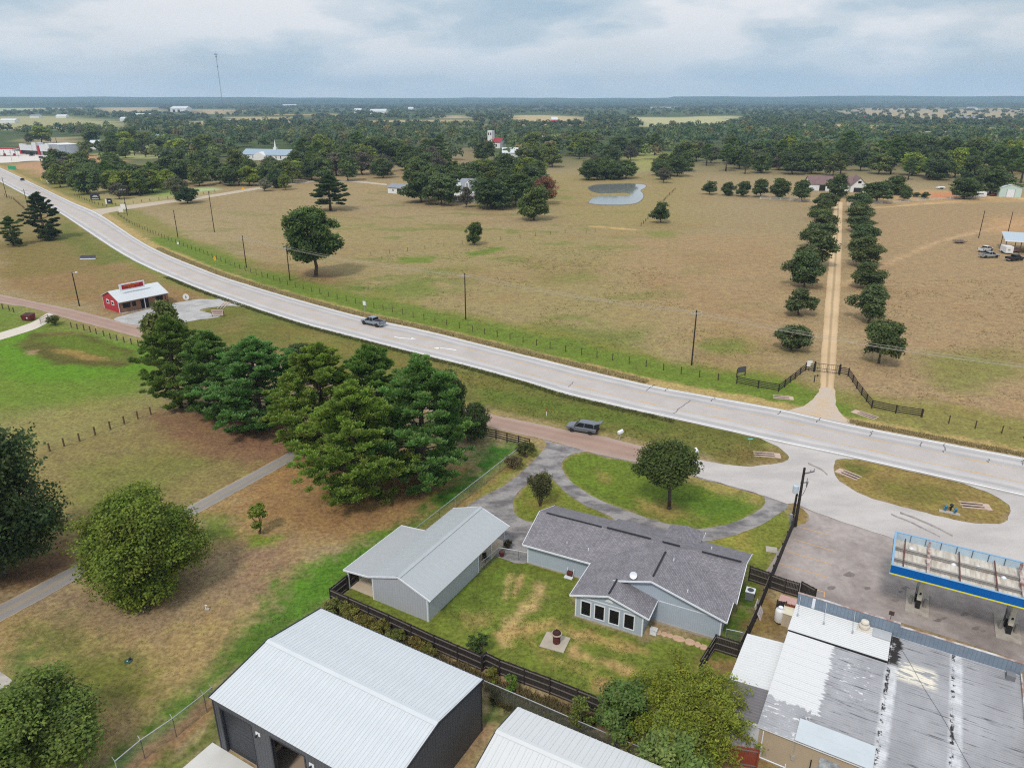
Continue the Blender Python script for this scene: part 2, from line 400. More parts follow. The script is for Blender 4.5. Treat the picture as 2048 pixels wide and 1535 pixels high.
# (outline in the photograph, colour, feather in metres, strength)
ZONES = [
    ('p', [(0, 330), (620, 380), (800, 380), (1160, 420), (1290, 450), (1290, 470), (1150, 470), (600, 420), (230, 420)], S(158, 140, 106), 30, .9),
    ('p', [(560, 430), (1290, 462), (1400, 700), (1380, 770), (900, 650), (600, 570)], S(152, 138, 97), 14, .85),
    ('p', [(880, 470), (1250, 480), (1460, 620), (1200, 700), (900, 620)], S(152, 138, 96), 18, .6),
    ('p', [(1250, 470), (1560, 470), (1640, 560), (1600, 740), (1420, 700), (1300, 560)], S(162, 137, 104), 14, .8),
    ('p', [(1690, 415), (2300, 410), (2300, 900), (1850, 850), (1700, 760)], S(162, 138, 106), 8, .9),
    ('p', [(1000, 350), (1400, 350), (1420, 430), (1290, 460), (1130, 450)], S(152, 138, 92), 16, .8),
    ('p', [(1250, 305), (1330, 305), (1320, 345), (1255, 345)], S(160, 160, 96), 20, .8),
    ('p', [(520, 345), (640, 340), (1000, 360), (1000, 385), (540, 385)], S(160, 140, 104), 20, .7),
    ('p', [(150, 378), (290, 366), (330, 372), (420, 385), (345, 400), (215, 412), (140, 395)], S(170, 160, 116), 5, .9),
    ('p', [(255, 376), (320, 369), (350, 378), (360, 392), (300, 392)], S(140, 158, 84), 5, .95),
    ('p', [(370, 377), (425, 375), (440, 380), (380, 384)], S(168, 190, 140), 4, .95),
    ('p', [(600, 410), (680, 415), (690, 555), (480, 560), (560, 500)], S(158, 140, 98), 12, .5),
    ('p', [(470, 520), (660, 540), (740, 615), (560, 585)], S(146, 112, 84), 5, .65),
    ('p', [(1385, 660), (1460, 640), (1600, 760), (1560, 790), (1390, 770)], S(148, 126, 84), 5, .6),
    ('p', [(720, 575), (860, 560), (880, 590), (760, 602)], S(112, 126, 54), 3, .7), ('p', [(798, 515), (872, 511), (860, 526), (800, 526)], S(104, 128, 44), 2, .85), ('p', [(930, 505), (1010, 492), (1008, 500), (940, 515)], S(100, 128, 44), 1.5, .85),
    ('p', [(1060, 640), (1180, 655), (1280, 660), (1265, 702), (1150, 705), (1050, 672)], S(106, 120, 54), 4, .75), ('p', [(1395, 690), (1480, 680), (1500, 704), (1410, 708)], S(112, 126, 56), 3, .75), ('p', [(820, 540), (940, 528), (960, 545), (850, 556)], S(120, 126, 62), 4, .6),
    ('p', [(700, 572), (740, 572), (730, 582), (700, 580)], S(96, 122, 44), 1.2, .8), ('p', [(1080, 545), (1180, 540), (1190, 560), (1090, 566)], S(118, 124, 62), 4, .55), ('p', [(1840, 715), (2010, 690), (2060, 760), (1900, 775)], S(120, 126, 60), 5, .7), ('p', [(1290, 465), (1350, 460), (1345, 476), (1300, 478)], S(120, 130, 64), 4, .7),
    # highway verge, field side
    ('v', HW_FAR, 16, S(128, 128, 62), 3.0, .75),
    ('v', HW_FAR[5:16], 13, S(102, 126, 46), 2.2, .85),
    ('v', HW_FAR, 3.2, S(182, 158, 108), 0.9, .9),
    # strip between highway and frontage road
    ('p', [(0, 480), (240, 520), (330, 560), (420, 590), (330, 640), (230, 620), (0, 580)], S(142, 116, 78), 5, .9),
    ('p', [(0, 390), (60, 400), (230, 508), (180, 540), (0, 555)], S(128, 116, 70), 6, .9),
    ('p', [(100, 470), (130, 440), (250, 520), (200, 530)], S(98, 112, 48), 4, .7),
    ('p', [(0, 380), (40, 395), (120, 440), (90, 470), (0, 420)], S(140, 126, 86), 6, .8),
    ('p', [(420, 612), (480, 610), (900, 730), (1520, 882), (1570, 915), (1480, 930), (1300, 890), (980, 822), (480, 700), (330, 660)], S(108, 110, 54), 1.5, .95),
    ('p', [(560, 650), (760, 700), (1000, 765), (1010, 785), (700, 715), (540, 665)], S(126, 112, 62), 2, .6),
    ('p', [(960, 770), (1140, 805), (1340, 850), (1300, 862), (1100, 825), (960, 800)], S(92, 112, 42), 2, .7),
    ('v', HW_NEAR[7:16], 2.0, S(96, 96, 46), 0.8, .6),
    ('p', [(1480, 890), (1560, 905), (1570, 920), (1500, 930), (1440, 915)], S(126, 108, 66), 2, .8),
    ('v', FR_UP, 1.6, S(150, 134, 92), 0.7, .7),
    ('v', FR_LO, 1.8, S(158, 138, 98), 0.8, .75),
    # lawns on the left
    ('p', [(-300, 600), (0, 608), (330, 690), (330, 760), (300, 800), (0, 845), (-300, 880)], S(108, 130, 52), 5, 1.0),
    ('p', [(-50, 690), (60, 640), (260, 690), (320, 700), (325, 745), (200, 760), (0, 760)], S(96, 136, 38), 4, .9),
    ('p', [(28, 690), (70, 664), (170, 664), (270, 705), (283, 722), (230, 735), (110, 727)], S(94, 92, 46), 1.2, 1.0),
    ('p', [(70, 676), (150, 668), (250, 706), (240, 716), (130, 708)], S(98, 116, 42), 1.5, .95),
    ('p', [(95, 696), (140, 698), (205, 712), (225, 722), (180, 722), (120, 708)], S(158, 128, 80), 0.9, .75),
    ('p', [(55, 702), (72, 700), (70, 709), (56, 708)], S(176, 146, 118), 0.8, .8),
    ('p', [(-300, 850), (120, 805), (300, 780), (310, 830), (120, 900), (-300, 960)], S(136, 132, 78), 4, .8),
    ('p', [(-300, 900), (120, 890), (320, 830), (640, 880), (380, 1020), (120, 1140), (-300, 1240)], S(136, 124, 80), 3, .95),
    ('p', [(120, 940), (320, 900), (420, 920), (320, 990), (160, 1010)], S(118, 122, 64), 4, .7),
    ('p', [(290, 825), (420, 820), (620, 850), (660, 900), (540, 920), (400, 910), (320, 870)], S(138, 106, 84), 3, .85),
    ('p', [(440, 870), (620, 850), (700, 880), (640, 960), (500, 960), (520, 920)], S(142, 108, 86), 2.5, .85),
    ('p', [(520, 940), (660, 890), (960, 930), (880, 1020), (700, 1080), (520, 1100), (400, 1030)], S(156, 124, 84), 4, .95),
    ('p', [(560, 1010), (800, 990), (860, 1020), (780, 1070), (600, 1060)], S(146, 116, 80), 3, .7),
    ('p', [(0, 1140), (120, 1090), (180, 1100), (150, 1150), (0, 1220)], S(116, 88, 68), 2, .9),
    ('p', [(-100, 1060), (100, 1060), (130, 1120), (-100, 1200)], S(110, 86, 66), 3, .6),
    ('p', [(-200, 1290), (90, 1195), (200, 1150), (420, 1080), (560, 1060), (600, 1150), (500, 1280), (330, 1420), (230, 1500), (-200, 1600)], S(160, 138, 96), 3, .95),
    ('p', [(100, 1190), (250, 1180), (470, 1090), (560, 1090), (520, 1180), (380, 1240), (300, 1280), (120, 1260)], S(152, 132, 106), 2.5, .9),
    ('p', [(500, 1080), (580, 1080), (560, 1200), (480, 1200)], S(146, 118, 96), 2, .6),
    ('p', [(60, 1260), (160, 1240), (260, 1320), (250, 1370), (120, 1370), (50, 1330)], S(104, 112, 56), 2.5, .8),
    ('p', [(0, 1320), (60, 1300), (100, 1340), (60, 1400), (0, 1360)], S(70, 110, 44), 2, .7),
    ('p', [(140, 1330), (300, 1340), (330, 1380), (250, 1420), (160, 1400)], S(108, 112, 52), 2, .8),
    ('p', [(390, 1030), (470, 1030), (470, 1075), (410, 1080)], S(98, 122, 44), 2, .8),
    ('p', [(500, 1070), (560, 1075), (540, 1090), (500, 1090)], S(112, 130, 48), 1, .9),
    ('p', [(205, 1545), (290, 1440), (415, 1335), (530, 1215), (640, 1125), (760, 1075), (860, 1030), (1000, 900), (1045, 890), (830, 1062), (690, 1160), (640, 1220), (420, 1392), (240, 1540)], S(80, 112, 40), 1.6, .95),
    ('p', [(540, 1190), (640, 1130), (720, 1090), (800, 1060), (740, 1130), (600, 1230)], S(86, 128, 40), 2, .8),
    ('p', [(960, 880), (1046, 893), (960, 975), (900, 1010), (830, 1020), (940, 940)], S(64, 112, 36), 2, .95),
    ('p', [(250, 1535), (420, 1400), (440, 1420), (300, 1545)], S(150, 118, 90), 0.7, .9),
    ('p', [(300, 1545), (440, 1425), (440, 1480), (370, 1545)], S(100, 112, 54), 1.2, .95),
    # front garden
    ('p', [(830, 1062), (1050, 890), (1090, 884), (1079, 910), (1000, 976), (935, 1014), (880, 1050)], S(128, 132, 62), 1.2, .95),
    ('p', [(1000, 945), (1050, 900), (1060, 905), (960, 985), (900, 1030), (880, 1035)], S(156, 124, 90), 0.8, .7),
    ('p', ISLE_W, S(116, 124, 52), 0.5, 1.0), ('p', ISLE_E, S(104, 122, 46), 0.5, 1.0),
    ('p', [(1050, 1000), (1100, 990), (1120, 1010), (1070, 1020)], S(142, 132, 70), 1.0, .6),
    ('p', [(1280, 1000), (1350, 1000), (1400, 1035), (1340, 1040), (1270, 1020)], S(164, 142, 88), 1.3, .8),
    ('p', [(1380, 940), (1530, 985), (1520, 1010), (1440, 985), (1360, 962)], S(160, 142, 90), 1.0, .7),
    ('p', [(1190, 935), (1210, 945), (1220, 970), (1200, 960)], S(150, 132, 78), 0.7, .6),
    ('p', [(1340, 990), (1480, 990), (1490, 1030), (1380, 1035)], S(86, 118, 42), 1.5, .6),
    ('p', OVAL_E, S(142, 124, 76), 0.5, 1.0),
    ('p', [(1740, 950), (1900, 985), (1880, 1010), (1760, 985)], S(112, 112, 54), 2, .7),
    ('p', [(1690, 925), (1740, 935), (1730, 950), (1690, 945)], S(100, 108, 50), 1, .8),
    ('p', [(1405, 1082), (1575, 1010), (1588, 1055), (1530, 1152), (1490, 1130)], S(122, 130, 58), 0.8, 1.0),
    ('p', [(1420, 1075), (1500, 1060), (1500, 1100), (1450, 1090)], S(160, 146, 76), 1.0, .6),
    ('p', [(1590, 1006), (1618, 1022), (1612, 1047), (1588, 1055)], S(140, 118, 70), 0.5, .9),
    # back garden
    ('p', [(664, 1200), (740, 1140), (1000, 1110), (1060, 1120), (1160, 1150), (1150, 1230), (1284, 1275), (1440, 1275), (1500, 1130), (1536, 1150), (1480, 1320), (1400, 1420), (1200, 1420), (960, 1320)], S(110, 122, 52), 0.8, 1.0),
    ('p', [(1480, 1180), (1520, 1170), (1480, 1260), (1450, 1270)], S(70, 100, 38), 1.2, .9),
    ('p', [(880, 1200), (1000, 1120), (1050, 1130), (1000, 1200), (920, 1240)], S(96, 114, 46), 1.5, .7),
    ('l', [(1010, 1280), (1025, 1245), (1060, 1210), (1085, 1175)], 1.1, S(190, 162, 116), 0.7, .85),
    ('l', [(1008, 1270), (1050, 1260), (1100, 1250), (1150, 1262), (1290, 1305)], 1.0, S(178, 150, 98), 0.8, .8),
    ('l', [(1150, 1270), (1150, 1305), (1200, 1320), (1260, 1345)], 1.0, S(186, 156, 108), 0.6, .85),
    ('l', [(1060, 1280), (1100, 1320), (1200, 1350)], 0.6, S(162, 142, 86), 0.7, .6),
    ('l', [(1020, 1150), (1008, 1200)], 0.25, S(180, 160, 106), 0.4, .8), ('l', [(1042, 1150), (1030, 1190)], 0.3, S(178, 150, 104), 0.4, .8),
    ('p', [(1190, 1355), (1215, 1360), (1210, 1385), (1190, 1380)], S(178, 142, 100), 0.8, .8),
    ('p', [(930, 1230), (990, 1220), (960, 1260), (920, 1260)], S(166, 140, 92), 1.2, .6),
    # strip behind the dark fence
    ('p', [(640, 1218), (664, 1203), (964, 1343), (1210, 1440), (1340, 1500), (1260, 1480), (962, 1362)], S(146, 116, 84), 0.8, 1.0),
    ('p', [(964, 1362), (1240, 1475), (1480, 1560), (1300, 1540), (1035, 1418), (964, 1450)], S(112, 96, 72), 1.0, .9),
    ('p', [(964, 1395), (1010, 1400), (1010, 1425), (985, 1455), (964, 1450)], S(74, 100, 40), 0.8, .9),
    ('p', [(962, 1455), (985, 1450), (930, 1545), (900, 1545)], S(160, 130, 100), 0.7, .95),
    ('p', [(1400, 1320), (1480, 1320), (1455, 1380), (1400, 1500), (1520, 1500), (1600, 1560), (1300, 1560)], S(148, 124, 84), 0.8, .9),
    ('p', [(1490, 1260), (1530, 1180), (1580, 1240), (1560, 1275)], S(132, 112, 74), 0.8, 1.0),
    # yard round the far white barn, tracks and dirt
    ('p', [(1690, 400), (1850, 380), (2060, 390), (2060, 404), (1690, 410)], S(186, 154, 112), 5, .8),
    ('p', [(1850, 385), (1920, 385), (1925, 396), (1860, 396)], S(200, 136, 98), 4, .95),
    ('l', [(1684, 573), (1700, 562), (1730, 552), (1800, 515), (1880, 482), (1960, 462), (2060, 444)], 1.6, S(196, 166, 128), 1.5, .8),
    ('l', [(1690, 419), (1780, 413), (1900, 404), (1968, 396), (2010, 391)], 2.2, S(206, 176, 130), 1.5, .95),
    ('l', [(2000, 388), (2030, 394), (2070, 402)], 6, S(206, 176, 130), 3, .95),
    ('p', [(1980, 440), (2060, 430), (2060, 470), (1990, 468)], S(196, 156, 114), 6, .6),
    ('l', [(1190, 453), (1240, 457), (1272, 460)], 2.5, S(200, 168, 116), 1.5, .9),
    ('l', [(1140, 375), (1200, 363), (1270, 363), (1300, 372)], 5, S(164, 140, 108), 4, .8),
    ('p', [(1600, 395), (1690, 393), (1690, 408), (1600, 408)], S(176, 150, 112), 5, .6),
    ('p', [(600, 325), (960, 290), (960, 340), (700, 352)], S(166, 140, 110), 20, .5),
    ('p', [(1500, 300), (1650, 300), (1640, 330), (1560, 330)], S(170, 140, 108), 20, .6),
    ('p', [(1900, 318), (2060, 310), (2060, 345), (1920, 345)], S(190, 152, 98), 20, .6),
    # strip-centre surroundings
    ('p', [(0, 328), (150, 316), (240, 322), (170, 346), (80, 352)], S(190, 150, 116), 10, .8),
    ('p', [(150, 310), (260, 302), (400, 300), (330, 318), (180, 314)], S(170, 170, 116), 10, .85),
    ('p', [(150, 308), (215, 312), (200, 325), (150, 318)], S(198, 148, 116), 8, .8),
    ('p', [(60, 276), (160, 274), (160, 290), (60, 290)], S(166, 150, 116), 20, .9),
    ('p', [(-200, 236), (120, 232), (250, 244), (240, 258), (-200, 262)], S(170, 166, 122), 60, .9),
    ('p', [(-100, 216), (75, 216), (90, 222), (-100, 224)], S(172, 182, 140), 100, .9),
    ('p', [(195, 215), (300, 214), (335, 223), (210, 225)], S(190, 170, 134), 80, .9),
    ('p', [(375, 219), (470, 220), (470, 229), (380, 228)], S(190, 166, 130), 80, .9),
    ('p', [(860, 207.5), (1000, 207), (1010, 211), (870, 212)], S(186, 172, 150), 200, .8),
    ('p', [(1025, 231), (1100, 230), (1170, 237), (1165, 250), (1030, 250)], S(190, 172, 134), 50, .95),
    ('p', [(1250, 237), (1470, 232), (1490, 240), (1440, 254), (1290, 254)], S(186, 182, 140), 50, .95),
    ('p', [(1660, 224), (1740, 216), (1850, 218), (2060, 220), (2060, 243), (1800, 240), (1700, 228)], S(186, 168, 140), 60, .8),
    ('p', [(1300, 213.5), (1360, 213), (1360, 216), (1300, 216)], S(196, 172, 146), 100, .9),
    ('p', [(890, 231), (930, 230), (930, 237), (890, 237)], S(190, 172, 140), 60, .9),
]
def ground_color(X, Y):
    n = len(X); C = np.empty((n, 3)); D = np.hypot(X, Y)
    C[:] = TAN
    f = fnoise(X, Y, 90, 3)
    C += (f - 0.5)[:, None] * np.array([0.05, 0.05, 0.02])
    # beyond half a kilometre the land turns to wood floor with pale fields
    far = np.clip((D - 480) / 250, 0, 1)
    w = fnoise(X + 400, Y * 0.6, 520, 11, 3)
    fld = np.clip((w - 0.72) / 0.04, 0, 1)
    FC = np.array(S(78, 92, 56))[None] * (1 - fld[:, None]) + np.array(S(178, 162, 124))[None] * fld[:, None]
    C = C * (1 - far[:, None]) + FC * far[:, None]
    for z in ZONES:
        if z[0] == 'p':
            P = pts(z[1]); col, fe, st = z[2], z[3], z[4]
        else:
            P = pts(z[1]); wd, col, fe, st = z[2], z[3], z[4], z[5]
        A = np.array(P); mg = fe * 3 + (0 if z[0] == 'p' else wd * 1.5)
        k = np.where((X > A[:, 0].min() - mg) & (X < A[:, 0].max() + mg) & (Y > A[:, 1].min() - mg) & (Y < A[:, 1].max() + mg))[0]
        if not len(k): continue
        x, y = X[k], Y[k]
        wob = (fnoise(x, y, fe * 2.5 + 0.4, 5, 3) - 0.5) * fe * 2.0 + (fnoise(x, y, 0.9, 9, 2) - 0.5) * min(fe, 2.0) * 1.5
        d = (sdist(x, y, P) if z[0] == 'p' else wd / (2 if z[0] == 'l' else 1) - ldist(x, y, P)) + wob
        m = np.clip(d / fe * 0.5 + 0.5, 0, 1); m = (m * m * (3 - 2 * m) * st)[:, None]
        C[k] = C[k] * (1 - m) + np.array(col)[None] * m
    # green flushes and bare spots in the pastures
    past = np.clip((D - 118) / 10, 0, 1) * np.clip((470 - D) / 60, 0, 1) * np.clip(1.2 - np.abs(X) / 160, 0.15, 1)
    g = fnoise(X, Y * 1.5, 14, 21, 3)
    m = (np.clip((g - 0.60) / 0.08, 0, 1) * past * np.clip(1.15 - (X - 10) / 60, 0.12, 1) * 0.55)[:, None]
    C = C * (1 - m) + np.array(S(112, 124, 60))[None] * m
    b = fnoise(X + 50, Y, 22, 31, 3)
    m = (np.clip((b - 0.6) / 0.1, 0, 1) * past * 0.35)[:, None]
    C = C * (1 - m) + np.array(S(150, 122, 90))[None] * m
    return np.clip(C * np.array([0.93, 0.9, 0.88]), 0.005, 1)

az = np.concatenate([np.linspace(-math.pi, -0.80, 40)[:-1], np.linspace(-0.80, 0.80, 400), np.linspace(0.80, math.pi, 40)[1:]])
rr = [0.5, 6, 12, 18, 24, 28]
while rr[-1] < 460: rr.append(rr[-1] * 1.0042)
while rr[-1] < 2200: rr.append(rr[-1] * 1.012)
while rr[-1] < 10600: rr.append(rr[-1] * 1.05)
rr[-1] = 10600
rr = np.array(rr)
RR, AZ = np.meshgrid(rr, az, indexing='ij')
GX, GY = (RR * np.sin(AZ)).ravel(), (RR * np.cos(AZ)).ravel()
GC = ground_color(GX, GY)
nr, na = len(rr), len(az)
ii, jj = np.meshgrid(np.arange(nr - 1), np.arange(na - 1), indexing='ij')
a0 = (ii * na + jj).ravel()
GF = np.stack([a0, a0 + na, a0 + na + 1, a0 + 1], 1)[:, ::-1]
def grass_material():
    m, t, b = _nodes('grass_ground')
    ta = _n(t, 'ShaderNodeAttribute', attribute_name='tint'); tcn = _n(t, 'ShaderNodeTexCoord'); v = tcn.outputs['Object']
    n1 = _noise(t, v, 2.2, 7, 0.72); n2 = _noise(t, v, 0.5, 6, 0.7); n3 = _noise(t, v, 0.09, 7, 0.7)
    k1 = _ramp(t, n1, 0.3, 0.7, 0.5, 1.5); k2 = _ramp(t, n2, 0.3, 0.7, 0.74, 1.26)
    km = _n(t, 'ShaderNodeMath', operation='MULTIPLY'); t.links.new(k1, km.inputs[0]); t.links.new(k2, km.inputs[1])
    g = _ramp(t, n2, 0.50, 0.68); gm = _mix(t, g, ta.outputs['Color'], (0.92, 1.02, 0.8), 'MULTIPLY')
    br = _ramp(t, n3, 0.5, 0.7, 0, 0.6); bm = _mix(t, br, gm, (1.10, 0.98, 0.92), 'MULTIPLY')
    cc = _n(t, 'ShaderNodeVectorMath', operation='SCALE'); t.links.new(bm, cc.inputs[0]); t.links.new(km.outputs[0], cc.inputs['Scale'])
    t.links.new(cc.outputs[0], b.inputs['Base Color']); b.inputs['Roughness'].default_value = 0.95; b.inputs['Specular IOR Level'].default_value = 0.1
    bn = _n(t, 'ShaderNodeBump'); bn.inputs['Strength'].default_value = 0.6; bn.inputs['Distance'].default_value = 0.12
    t.links.new(n1, bn.inputs['Height']); t.links.new(bn.outputs[0], b.inputs['Normal'])
    return m
GRASS = grass_material()
g = mesh_obj('ground', fast_mesh('ground', np.stack([GX, GY, np.zeros_like(GX)], 1), GF, [GRASS], GC, 'tint'))
tag(g, kind='structure')

def sheet(name, outer, holes, z, mat, kind='structure', wob=0.0):
    """flat sheet lying on the ground, outlines in photograph coordinates"""
    loops = []
    for L in [outer] + holes:
        P = [Vector((x, y)) for x, y in pts(L)]; Q = []
        for i in range(len(P)):           # rounded, slightly uneven outline
            a, b, c, d = P[i - 1], P[i], P[(i + 1) % len(P)], P[(i + 2) % len(P)]
            n = max(1, min(10, int((c - b).length / 0.8)))
            for k in range(n):
                u = k / n
                q = 0.5 * ((2 * b) + (c - a) * u + (2 * a - 5 * b + 4 * c - d) * u * u + (-a + 3 * b - 3 * c + d) * u ** 3)
                if wob: q = q + Vector((rnd.uniform(-wob, wob), rnd.uniform(-wob, wob)))
                Q.append(Vector((q.x, q.y, z)))
        loops.append(Q)
    tris = geometry.tessellate_polygon(loops)
    V = [v for L in loops for v in L]
    F = []
    for t in tris:
        a, b, c = (V[i] for i in t)
        F.append(t if (b - a).cross(c - a).z > 0 else (t[0], t[2], t[1]))
    me = bpy.data.meshes.new(name); me.from_pydata([tuple(v) for v in V], [], [tuple(f) for f in F]); me.materials.append(mat); me.update()
    return tag(mesh_obj(name, me), kind=kind)
def resample(P, Q, step=3.0):
    """two edge lines -> matched points along the road (Catmull-Rom)"""
    def cr(L, n):
        L = [Vector(p) for p in L]; out = []
        seg = [(L[i + 1] - L[i]).length for i in range(len(L) - 1)]; tot = sum(seg); s = 0; k = 0; acc = 0
        for j in range(n):
            d = tot * j / (n - 1)
            while k < len(seg) - 1 and d > acc + seg[k]: acc += seg[k]; k += 1
            u = (d - acc) / seg[k]
            a, b, c, e = L[max(k - 1, 0)], L[k], L[k + 1], L[min(k + 2, len(L) - 1)]
            out.append(0.5 * ((2 * b) + (c - a) * u + (2 * a - 5 * b + 4 * c - e) * u * u + (-a + 3 * b - 3 * c + e) * u ** 3))
        return out
    n = max(8, int(sum((Vector(P[i + 1]) - Vector(P[i])).length for i in range(len(P) - 1)) / step))
    return cr(P, n), cr(Q, n)
def strip(name, A, B, z, mat, ts=(0, 1), dash=None, kind='structure', nx=1, jag=0.0):
    """ribbon between two edge lines A and B, covering the cross fractions ts; dash = (on, off) in metres"""
    V, F, UV = [], [], []; s = 0.0; prev = None
    for i, (a, b) in enumerate(zip(A, B)):
        mid = (a + b) / 2
        if prev is not None: s += (mid - prev).length
        prev = mid
        for j in range(nx + 1):
            t = ts[0] + (ts[1] - ts[0]) * j / nx
            if jag and j in (0, nx): t += rnd.uniform(-jag, jag)
            p = a.lerp(b, t); V.append((p.x, p.y, z)); UV.append((t, s))
    for i in range(len(A) - 1):
        if dash and (UV[i * (nx + 1)][1] % (dash[0] + dash[1])) > dash[0]: continue
        for j in range(nx):
            o = i * (nx + 1) + j
            f = (o, o + nx + 1, o + nx + 2, o + 1)
            c = (Vector(V[f[1]]) - Vector(V[f[0]])).cross(Vector(V[f[3]]) - Vector(V[f[0]]))
            F.append(f if c.z > 0 else f[::-1])
    me = bpy.data.meshes.new(name); me.from_pydata(V, [], F); me.materials.append(mat)
    uv = me.uv_layers.new(name='UVMap')
    for l in me.loops: uv.data[l.index].uv = UV[l.vertex_index]
    me.update()
    return tag(mesh_obj(name, me), kind=kind)
def road_material(name, bands, var=0.12, crack=0.0):
    m, t, b = _nodes(name)
    tcn = _n(t, 'ShaderNodeTexCoord'); v = tcn.outputs['Object']; sp = _n(t, 'ShaderNodeSeparateXYZ'); t.links.new(tcn.outputs['UV'], sp.inputs[0])
    wob = _ramp(t, _noise(t, v, 0.12, 4), 0.3, 0.7, -0.02, 0.02)
    ad = _n(t, 'ShaderNodeMath', operation='ADD'); t.links.new(sp.outputs[0], ad.inputs[0]); t.links.new(wob, ad.inputs[1])
    r = _n(t, 'ShaderNodeValToRGB'); t.links.new(ad.outputs[0], r.inputs[0])
    for i, (p, c) in enumerate(bands):
        e = r.color_ramp.elements[i] if i < 2 else r.color_ramp.elements.new(p)
        e.position = p; e.color = (*c, 1)
    k = _ramp(t, _noise(t, v, 6.0, 6, 0.7), 0.25, 0.75, 1 - var, 1 + var); k2 = _ramp(t, _noise(t, v, 0.22, 6, 0.6), 0.25, 0.75, 0.9, 1.1)
    km = _n(t, 'ShaderNodeMath', operation='MULTIPLY'); t.links.new(k, km.inputs[0]); t.links.new(k2, km.inputs[1])
    cc = _n(t, 'ShaderNodeVectorMath', operation='SCALE'); t.links.new(r.outputs[0], cc.inputs[0]); t.links.new(km.outputs[0], cc.inputs['Scale'])
    t.links.new(cc.outputs[0], b.inputs['Base Color']); b.inputs['Roughness'].default_value = 0.9; b.inputs['Specular IOR Level'].default_value = 0.2
    return m
PINK, BLUEG, PALE = S(184, 177, 174), S(168, 166, 167), S(168, 162, 157)
HWM = road_material('chip_seal', [(0.0, PALE), (0.06, S(192, 188, 187)), (0.13, BLUEG), (0.20, S(194, 188, 187)), (0.27, BLUEG), (0.36, PINK), (0.64, PINK), (0.72, S(184, 180, 180)), (0.79, S(196, 190, 188)), (0.86, BLUEG), (0.93, S(194, 190, 190)), (1.0, S(166, 160, 155))])
HA, HB = resample(pts(HW_FAR), pts(HW_NEAR), 1.5)
strip('highway', HA, HB, 0.05, HWM, nx=4, jag=0.006)
M_WHITE = pmat('worn_white_line', S(240, 240, 240), 0.8, 0.12, 8.0)
M_YELL = pmat('worn_yellow_line', S(214, 172, 96), 0.85, 0.2, 3.0, col2=S(204, 176, 130), patch=0.25)
strip('road_edge_line', HA, HB, 0.058, M_WHITE, (0.035, 0.052))
strip('road_edge_line', HA, HB, 0.058, M_WHITE, (0.945, 0.962))
strip('road_lane_line', HA, HB, 0.058, M_YELL, (0.335, 0.346)); strip('road_lane_line', HA, HB, 0.058, M_YELL, (0.665, 0.676))
strip('road_lane_line', HA, HB, 0.058, M_YELL, (0.356, 0.366), (3, 9)); strip('road_lane_line', HA, HB, 0.058, M_YELL, (0.645, 0.656), (3, 9))
# cracks sealed with tar across the lanes
TAR = pmat('tar_seal', S(92, 90, 92), 0.8, 0.2, 4.0)
def crack(p, q, w=0.12):
    a, b = Vector((*at(*p), 0.062)), Vector((*at(*q), 0.062)); mb = MB(); n = 7; L = []
    d = (b - a); o = Vector((-d.y, d.x, 0)).normalized()
    for i in range(n + 1): L.append(a + d * (i / n) + o * (rnd.uniform(-.18, .18) if 0 < i < n else 0))
    vs = []
    for p_ in L: vs += [p_ + Vector((d.y, -d.x, 0)).normalized() * w / 2, p_ - Vector((d.y, -d.x, 0)).normalized() * w / 2]
    mb.add(vs, [(2 * i, 2 * i + 1, 2 * i + 3, 2 * i + 2) for i in range(n)])
    o_ = mb.build('road_crack', TAR); tag(o_, kind='structure')
for p, q in (((1346, 827), (1381, 801)), ((1554, 829), (1562, 821)), ((1633, 845), (1641, 836)), ((1740, 873), (1745, 861)), ((1887, 905), (1890, 888)), ((1137, 774), (1147, 764)), ((1292, 782), (1310, 769)), ((1841, 893), (1843, 884)), ((2044, 930), (2045, 918)), ((1975, 925), (1976, 917)), ((1330, 783), (1335, 776)), ((1421, 803), (1432, 795))):
    crack(p, q)
def turn_arrow(p, flip):
    x, y = at(*p); d = Vector(HA[60] - HA[40]).normalized()
    i = min(range(len(HA)), key=lambda k: (HA[k].lerp(HB[k], .5) - Vector((x, y))).length)
    d = (HA[i + 1] - HA[i - 1]).normalized(); ang = math.atan2(d.y, d.x) + (math.pi if flip else 0)
    mb = MB(); L = []
    for k in range(13):
        u = k / 12; L.append((-2.2 + 3.6 * u, 0.95 * u * u - 0.2))
    vs = []
    for k, (a, b) in enumerate(L): vs += [(a, b - .17, 0), (a, b + .17, 0)]
    mb.add(vs, [(2 * k, 2 * k + 2, 2 * k + 3, 2 * k + 1) for k in range(12)])
    mb.add([(1.35, 1.35, 0), (1.15, 0.15, 0), (2.5, 1.25, 0)], [(0, 1, 2)])
    o = mb.build('turn_arrow_marking', M_WHITE, loc=(x, y, 0.064), rot=(0, 0, ang)); tag(o, kind='structure')
turn_arrow((806, 677), False); turn_arrow((894, 697), True)

FRM = road_material('red_chip_seal', [(0.0, S(168, 150, 140)), (0.14, S(168, 144, 132)), (0.3, S(158, 130, 118)), (0.5, S(164, 138, 125)), (0.7, S(158, 132, 120)), (0.9, S(166, 142, 130)), (1.0, S(170, 150, 138))])
FA, FB = resample(pts(FR_UP), pts(FR_LO), 1.5)
strip('frontage_road', FA, FB, 0.03, FRM, nx=3, jag=0.02)
LOTM = pmat('pale_gravel_asphalt', S(192, 186, 183), 0.92, 0.12, 5.0, col2=S(178, 172, 170), patch=0.12, bump=0.3, stretch=(1, 2.2, 1))
sheet('forecourt', LOT_OUT, [OVAL_E], 0.04, LOTM, wob=0.12)
PARKM = pmat('stained_asphalt', S(168, 158, 154), 0.9, 0.2, 1.2, col2=S(140, 130, 127), patch=0.13, bump=0.2, detail=7)
sheet('parking_lot', PARK, [], 0.02, PARKM, wob=0.05)
